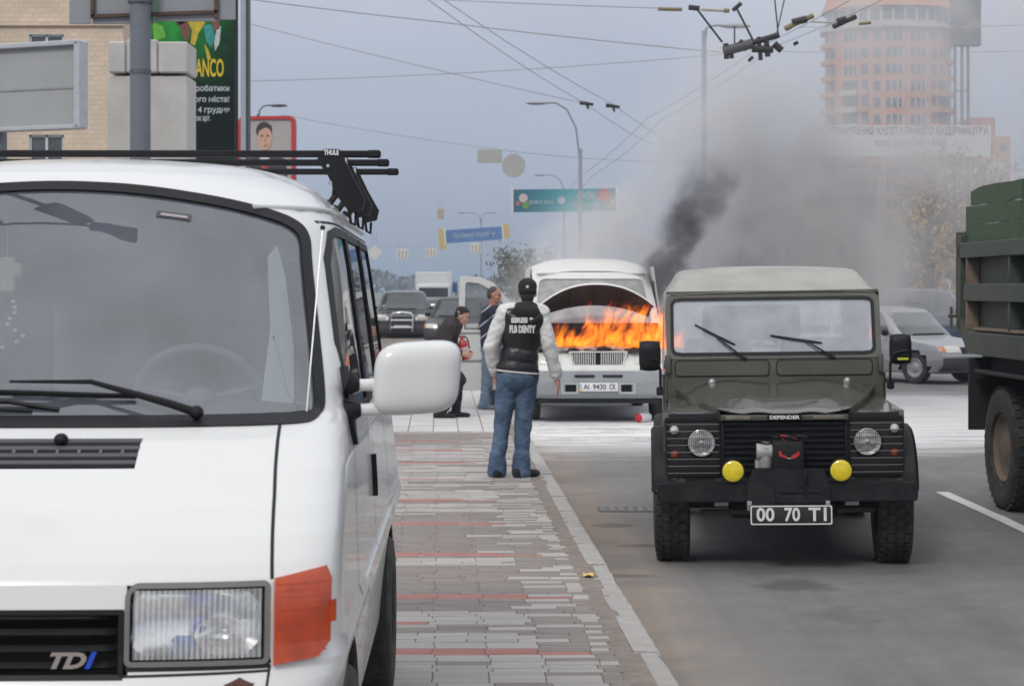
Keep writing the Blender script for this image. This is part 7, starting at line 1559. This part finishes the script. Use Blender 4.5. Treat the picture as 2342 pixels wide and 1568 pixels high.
# ================================================================== TREES
bark = M('bark', (.075, .062, .052), .95, var=.3, vs=6, bump=.5, bs=20)
def leafm(name, c, v=.35): return M(name, c, .8, var=.2, vs=3, isl_rand=v)
lf_or = leafm('leaf_orange', (.36, .17, .035)); lf_ye = leafm('leaf_yellow', (.38, .25, .045)); lf_gr = leafm('leaf_green', (.085, .10, .055)); lf_go = leafm('leaf_greyolive', (.15, .15, .11)); lf_bl = leafm('needle_blue', (.10, .14, .15)); lf_ru = leafm('leaf_russet', (.17, .09, .06))
def tree(name, label, base, H_, rad, mats_, dens=2600, shape='round', trunk=.14, leaf=.16, gap=.35, cat='tree'):
    rs = random.Random(int(abs(base[0] * 31 + base[1] * 7) * 10)); t_ = thing(name, label, cat, base, 0, 'trees beside the far carriageway')
    b_ = B(); lean = Vector((rs.uniform(-.04, .04), 0, 0)); tp = [Vector((0, 0, 0)) + lean * z + Vector((.06 * math.sin(z * 1.3), .05 * math.cos(z), z)) for z in [H_ * .92 * i / 8 for i in range(9)]]
    b_.tube(tp, [trunk * (1 - .85 * i / 8) for i in range(9)], 8)
    cl = []
    for k_ in range(16 if shape != 'cone' else 0):
        z0 = H_ * rs.uniform(.25, .75); a = rs.uniform(0, 6.28); l_ = rad * rs.uniform(.6, 1.0) * math.sin(math.pi * min(.95, max(.15, (z0 / H_ - .1)))); e = Vector((math.cos(a) * l_, math.sin(a) * l_, z0 + rs.uniform(.4, 1.0) * l_)); i0 = min(7, int(z0 / (H_ * .92) * 8))
        b_.tube([tp[i0], lerp(tp[i0], e, .5) + Vector((0, 0, .1)), e], [trunk * .4, trunk * .25, trunk * .06], 5); cl.append((e, rad * rs.uniform(.22, .42)))
    b_.obj('trunk', bark, t_, smooth=60); n_c = 34 if shape != 'cone' else 0
    for k_ in range(n_c):
        z = H_ * rs.uniform(.28, 1.0); f = math.sin(math.pi * min(1, max(.05, (z / H_ - .18) / .86))) ** .6; a = rs.uniform(0, 6.28); r_ = rad * f * rs.uniform(.3, 1.0); cl.append((Vector((math.cos(a) * r_, math.sin(a) * r_, z)), rad * rs.uniform(.18, .38)))
    bd = B()
    for k_ in range(dens):
        if shape == 'cone':
            z = H_ * (1 - rs.random() ** .6 * .95); rr = rad * (1 - z / H_) * (.75 + .25 * math.sin(z * 9)) * rs.uniform(.5, 1.0); a = rs.uniform(0, 6.28); p = Vector((math.cos(a) * rr, math.sin(a) * rr, z))
        else:
            c, r_ = rs.choice(cl); p = c + Vector((rs.gauss(0, 1), rs.gauss(0, 1), rs.gauss(0, .8))) * r_ * .55
            if mnoise.noise(p * .9) < -gap: continue
        d1 = Vector((rs.gauss(0, 1), rs.gauss(0, 1), rs.gauss(0, 1))).normalized(); d2 = d1.orthogonal().normalized(); s_ = leaf * rs.uniform(.5, 1.2)
        bd._add([p - d1 * s_, p + d2 * s_ * .5, p + d1 * s_, p - d2 * s_ * .5], [(0, 1, 2, 3)], rs.randrange(len(mats_)))
    stuff(bd.obj('crown', None, t_, mats=mats_))
def tpx(x, Y): return (PX(x, 0, Y).x, Y, 0)
tree('autumn_tree', 'tall bare-branched tree with orange leaves behind the silver estate', tpx(2132, 82), 7.2, 2.3, [lf_or, lf_go, lf_go, lf_ye], 2600, trunk=.2, leaf=.13, gap=.2)
tree('autumn_tree', 'yellow leaved small tree beside the pale lamp post', tpx(2080, 86), 4.6, 1.5, [lf_ye, lf_ye, lf_go, lf_or], 2600)
tree('autumn_tree', 'russet bush-like tree nearest the pale lamp post', tpx(2040, 90), 3.6, 1.3, [lf_ru, lf_gr, lf_or], 2400); tree('spruce', 'small blue spruce among the autumn trees', tpx(2064, 78), 2.9, .75, [lf_bl], 2600, 'cone', .07, .10)
tree('grey_tree', 'thin grey green tree rising behind the truck planks', tpx(2215, 88), 8.2, 2.2, [lf_go, lf_gr, lf_go], 2600, leaf=.11, gap=.1); tree('grey_tree', 'dense grey green tree at the edge behind the truck', tpx(2300, 92), 7.4, 2.4, [lf_gr, lf_go], 3000, leaf=.12, gap=.15); tree('autumn_tree', 'orange tinted tree between the thin grey trees', tpx(2175, 96), 6.0, 1.9, [lf_or, lf_ye, lf_go], 2200)
tree('roadside_bush', 'green bushy tree behind the canvas roof', tpx(1985, 92), 2.8, 1.3, [lf_gr, lf_go], 2000, cat='tree'); tree('roadside_tree', 'grey green tree left of the burning minibus roof', tpx(1205, 130), 4.0, 2.0, [lf_go, lf_gr], 2400, leaf=.16)
tree('grey_tree', 'slim tree standing between the two salmon blocks', tpx(2262, 120), 9.0, 2.0, [lf_go, lf_gr], 2200, leaf=.13, gap=.1)
# distant wood on the horizon
rs = random.Random(5); bd = B()
for k_ in range(7000):
    x_ = rs.uniform(-160, 330); Y_ = 620 + rs.uniform(-25, 25); hmax = 5.5 + 3 * mnoise.noise((x_ * .03, 0, 0)) + 2 * mnoise.noise((x_ * .13, 3, 0)); z = rs.random() ** .8 * max(1, hmax); s_ = rs.uniform(.7, 1.6); d1 = Vector((rs.gauss(0, 1), rs.gauss(0, 1), rs.gauss(0, 1))).normalized(); d2 = d1.orthogonal().normalized(); p = Vector((x_, Y_, z)); bd._add([p - d1 * s_, p + d2 * s_ * .7, p + d1 * s_, p - d2 * s_ * .7], [(0, 1, 2, 3)])
wd_o = bd.obj('distant_wood', leafm('far_wood', (.07, .085, .075), .2)); stuff(wd_o); tag(wd_o, 'bluish distant wood along the horizon', 'wood')
# ================================================================== FIRE AND SMOKE
def vol_mat(name):
    m = bpy.data.materials.new(name); m.use_nodes = True; t = m.node_tree; t.nodes.clear()
    def N(ty, **k):
        n = t.nodes.new(ty)
        for a, v in k.items(): setattr(n, a, v)
        return n
    o = N('ShaderNodeOutputMaterial'); return m, t, N, t.links.new, o
def vbox(name, lo, hi, mat, rate):
    b_ = B(); lo, hi = Vector(lo), Vector(hi); b_.box((lo + hi) / 2, hi - lo); o = b_.obj(name, mat); mat.cycles.volume_step_rate = rate; stuff(o); return o
def warp(N, L, src, sc, amt, det=3):
    n = N('ShaderNodeTexNoise'); n.inputs['Scale'].default_value = sc; n.inputs['Detail'].default_value = det; L(src, n.inputs[0]); s1 = N('ShaderNodeVectorMath', operation='SUBTRACT'); L(n.outputs['Color'], s1.inputs[0]); s1.inputs[1].default_value = (.5, .5, .5)
    s2_ = N('ShaderNodeVectorMath', operation='SCALE'); L(s1.outputs[0], s2_.inputs[0]); s2_.inputs['Scale'].default_value = amt; s3_ = N('ShaderNodeVectorMath', operation='ADD'); L(src, s3_.inputs[0]); L(s2_.outputs[0], s3_.inputs[1]); return s3_.outputs[0]
# flames
fm, t, N, L, o = vol_mat('flame'); co = N('ShaderNodeTexCoord').outputs['Object']
wv = warp(N, L, co, 3.0, .22); sp = N('ShaderNodeSeparateXYZ'); L(wv, sp.inputs[0]); raw = N('ShaderNodeSeparateXYZ'); L(co, raw.inputs[0]); x, z = raw.outputs[0], raw.outputs[2]
shx = mth(N, L, 'SUBTRACT', sp.outputs[0], mth(N, L, 'MULTIPLY', sp.outputs[2], .42)); cm = N('ShaderNodeCombineXYZ'); L(mth(N, L, 'MULTIPLY', shx, 8.0), cm.inputs[0]); L(mth(N, L, 'MULTIPLY', sp.outputs[1], 4.0), cm.inputs[1]); L(mth(N, L, 'MULTIPLY', sp.outputs[2], 3.4), cm.inputs[2])
n1 = noise(N, L, cm.outputs[0], 1.0, 5, .62, .5)
cm2 = N('ShaderNodeCombineXYZ'); L(mth(N, L, 'MULTIPLY', shx, 1.0), cm2.inputs[0]); L(mth(N, L, 'MULTIPLY', sp.outputs[2], .5), cm2.inputs[2]); n2 = noise(N, L, cm2.outputs[0], 2.6, 2)
hm = mth(N, L, 'ADD', mrange(N, L, x, .75, 1.35, 1.40, 1.74), mth(N, L, 'MULTIPLY_ADD', n2, .55, -.27)); hm = mth(N, L, 'SUBTRACT', hm, mrange(N, L, x, 2.0, 2.35, 0, .30))
hf = mth(N, L, 'DIVIDE', mth(N, L, 'SUBTRACT', z, 1.0), mth(N, L, 'SUBTRACT', hm, .98)); hf = mth(N, L, 'MAXIMUM', hf, 0.0)
thr = mth(N, L, 'MULTIPLY_ADD', mth(N, L, 'POWER', hf, 2.0), .27, .385); d = mth(N, L, 'SUBTRACT', n1, thr); m_ = mrange(N, L, d, 0.0, .16)
m_ = mth(N, L, 'MULTIPLY', m_, mrange(N, L, x, .48, .62)); m_ = mth(N, L, 'MULTIPLY', m_, mrange(N, L, x, 2.25, 2.42, 1, 0)); m_ = mth(N, L, 'MULTIPLY', m_, mrange(N, L, z, .97, 1.03))
rampf = N('ShaderNodeValToRGB'); L(m_, rampf.inputs[0]); e = rampf.color_ramp.elements; e[0].position = .0; e[0].color = (1, .07, .004, 1); e[1].position = 1; e[1].color = (1, .30, .022, 1); e2 = rampf.color_ramp.elements.new(.55); e2.color = (1, .135, .007, 1)
em = N('ShaderNodeEmission'); L(rampf.outputs[0], em.inputs[0]); L(mth(N, L, 'MULTIPLY', mth(N, L, 'POWER', m_, 1.4), 7.2), em.inputs[1])
ab = N('ShaderNodeVolumeAbsorption'); ab.inputs[0].default_value = (.3, .25, .2, 1); L(mth(N, L, 'MULTIPLY', m_, 1.6), ab.inputs[1]); ads = N('ShaderNodeAddShader'); L(em.outputs[0], ads.inputs[0]); L(ab.outputs[0], ads.inputs[1]); L(ads.outputs[0], o.inputs['Volume'])
fire = vbox('flames', (.44, 27.22, .96), (2.46, 27.62, 1.95), fm, .35)
tag(fire, 'orange flames leaping from the engine bay of the white minibus', 'fire')
# drifting grey smoke
sm, t, N, L, o = vol_mat('grey_smoke'); co = N('ShaderNodeTexCoord').outputs['Object']; wv = warp(N, L, co, .55, 1.5, 4); sp = N('ShaderNodeSeparateXYZ'); L(wv, sp.inputs[0]); raw = N('ShaderNodeSeparateXYZ'); L(co, raw.inputs[0])
x, z = sp.outputs[0], sp.outputs[2]; rz = raw.outputs[2]; rx = raw.outputs[0]
n1 = noise(N, L, wv, 1.0, 6, .6); n2 = noise(N, L, wv, .32, 3, .5)
edge = mth(N, L, 'SUBTRACT', mth(N, L, 'MULTIPLY_ADD', x, 1.05, 2.6), z)                    # inside below the leaning upper-left rim
f = mrange(N, L, edge, -.6, 2.0); f = mth(N, L, 'MULTIPLY', f, mrange(N, L, x, -.5, 1.7))
f = mth(N, L, 'MULTIPLY', f, mrange(N, L, rz, 2.9, 5.2, 1.0, .40)); low = mrange(N, L, rz, 1.3, 2.0, .5, 1.0); f = mth(N, L, 'MULTIPLY', f, low)
f = mth(N, L, 'MULTIPLY', f, mrange(N, L, n1, .38, .62, .10, 1.35)); f = mth(N, L, 'MULTIPLY', f, mrange(N, L, n2, .34, .58, .35, 1.2)); hi_ = mrange(N, L, rz, 2.9, 4.0); fl_ = mrange(N, L, rx, 5.1, 6.5, 1.0, .26); fh_ = mrange(N, L, rx, 5.8, 8.0, 1.0, .62); mixn = N('ShaderNodeMix'); mixn.data_type = 'FLOAT'; L(hi_, mixn.inputs[0]); L(fl_, mixn.inputs[2]); L(fh_, mixn.inputs[3]); f = mth(N, L, 'MULTIPLY', f, mixn.outputs[0])
bx_ = N('ShaderNodeSeparateXYZ'); 
fade = mth(N, L, 'MULTIPLY', mrange(N, L, rz, 6.3, 7.4, 1, 0), mth(N, L, 'MULTIPLY', mrange(N, L, rx, 10.0, 12.4, 1, 0), mth(N, L, 'MULTIPLY', mrange(N, L, raw.outputs[1], 28.9, 29.8), mrange(N, L, raw.outputs[1], 32.0, 33.2, 1, 0))))
f = mth(N, L, 'MULTIPLY', f, fade)
pv_ = N('ShaderNodeVolumePrincipled'); pv_.inputs['Color'].default_value = (.93, .92, .925, 1); L(mth(N, L, 'MULTIPLY', f, 1.1), pv_.inputs['Density']); pv_.inputs['Anisotropy'].default_value = .1; L(pv_.outputs[0], o.inputs['Volume'])
smoke = vbox('smoke_cloud', (-1.2, 28.85, 1.25), (12.5, 33.3, 7.5), sm, .8); tag(smoke, 'grey smoke drifting right from the burning minibus across the street', 'smoke')
# dense dark plume leaving the right of the bonnet
dm, t, N, L, o = vol_mat('dark_smoke'); co = N('ShaderNodeTexCoord').outputs['Object']; wv = warp(N, L, co, 2.4, .55, 4); sp = N('ShaderNodeSeparateXYZ'); L(wv, sp.inputs[0]); raw = N('ShaderNodeSeparateXYZ'); L(co, raw.inputs[0]); x, y, z = sp.outputs; rz = raw.outputs[2]
ax = mth(N, L, 'MULTIPLY_ADD', mth(N, L, 'SUBTRACT', z, 1.6), .46, 2.02); ddx = mth(N, L, 'SUBTRACT', x, ax); ddy = mth(N, L, 'SUBTRACT', y, 28.9); rad = mth(N, L, 'SQRT', mth(N, L, 'ADD', mth(N, L, 'MULTIPLY', ddx, ddx), mth(N, L, 'MULTIPLY', ddy, ddy)))
wdt = mth(N, L, 'MULTIPLY_ADD', mth(N, L, 'SUBTRACT', rz, 1.6), .13, .29); f = mrange(N, L, mth(N, L, 'DIVIDE', rad, wdt), .25, 1.15, 1, 0); n1 = noise(N, L, wv, 2.6, 5, .6); f = mth(N, L, 'MULTIPLY', f, mrange(N, L, n1, .36, .66, .05, 1.0))
f = mth(N, L, 'MULTIPLY', f, mth(N, L, 'MULTIPLY', mrange(N, L, rz, 1.45, 1.75), mrange(N, L, rz, 2.7, 3.85, 1, .0)))
# second brown puff behind the canvas roof
qx = mth(N, L, 'DIVIDE', mth(N, L, 'SUBTRACT', x, 3.45), .75); qz = mth(N, L, 'DIVIDE', mth(N, L, 'SUBTRACT', z, 2.15), .38); qy = mth(N, L, 'DIVIDE', ddy, .6); q = mth(N, L, 'SQRT', mth(N, L, 'ADD', mth(N, L, 'MULTIPLY', qx, qx), mth(N, L, 'ADD', mth(N, L, 'MULTIPLY', qz, qz), mth(N, L, 'MULTIPLY', qy, qy)))); f2 = mth(N, L, 'MULTIPLY', mrange(N, L, q, .2, 1.1, .16, 0), mrange(N, L, n1, .36, .64, .1, 1.0))
pv_ = N('ShaderNodeVolumePrincipled'); pv_.inputs['Color'].default_value = (.30, .295, .32, 1); L(mth(N, L, 'MULTIPLY', mth(N, L, 'ADD', f, f2), 9.0), pv_.inputs['Density']); L(pv_.outputs[0], o.inputs['Volume'])
plume = vbox('smoke_plume', (1.3, 28.1, 1.4), (4.6, 29.7, 3.9), dm, .3); tag(plume, 'dark smoke plume rising beside the raised bonnet', 'smoke')
# thin haze of the street
hz, t, N, L, o = vol_mat('street_haze'); pv_ = N('ShaderNodeVolumePrincipled'); pv_.inputs['Color'].default_value = (.70, .80, .96, 1); pv_.inputs['Density'].default_value = .0006; L(pv_.outputs[0], o.inputs['Volume'])
b_ = B(); b_.box((0, 335, 33), (1000, 740, 70)); stuff(b_.obj('haze', hz))
bpy.data.scenes.remove(_TMP)
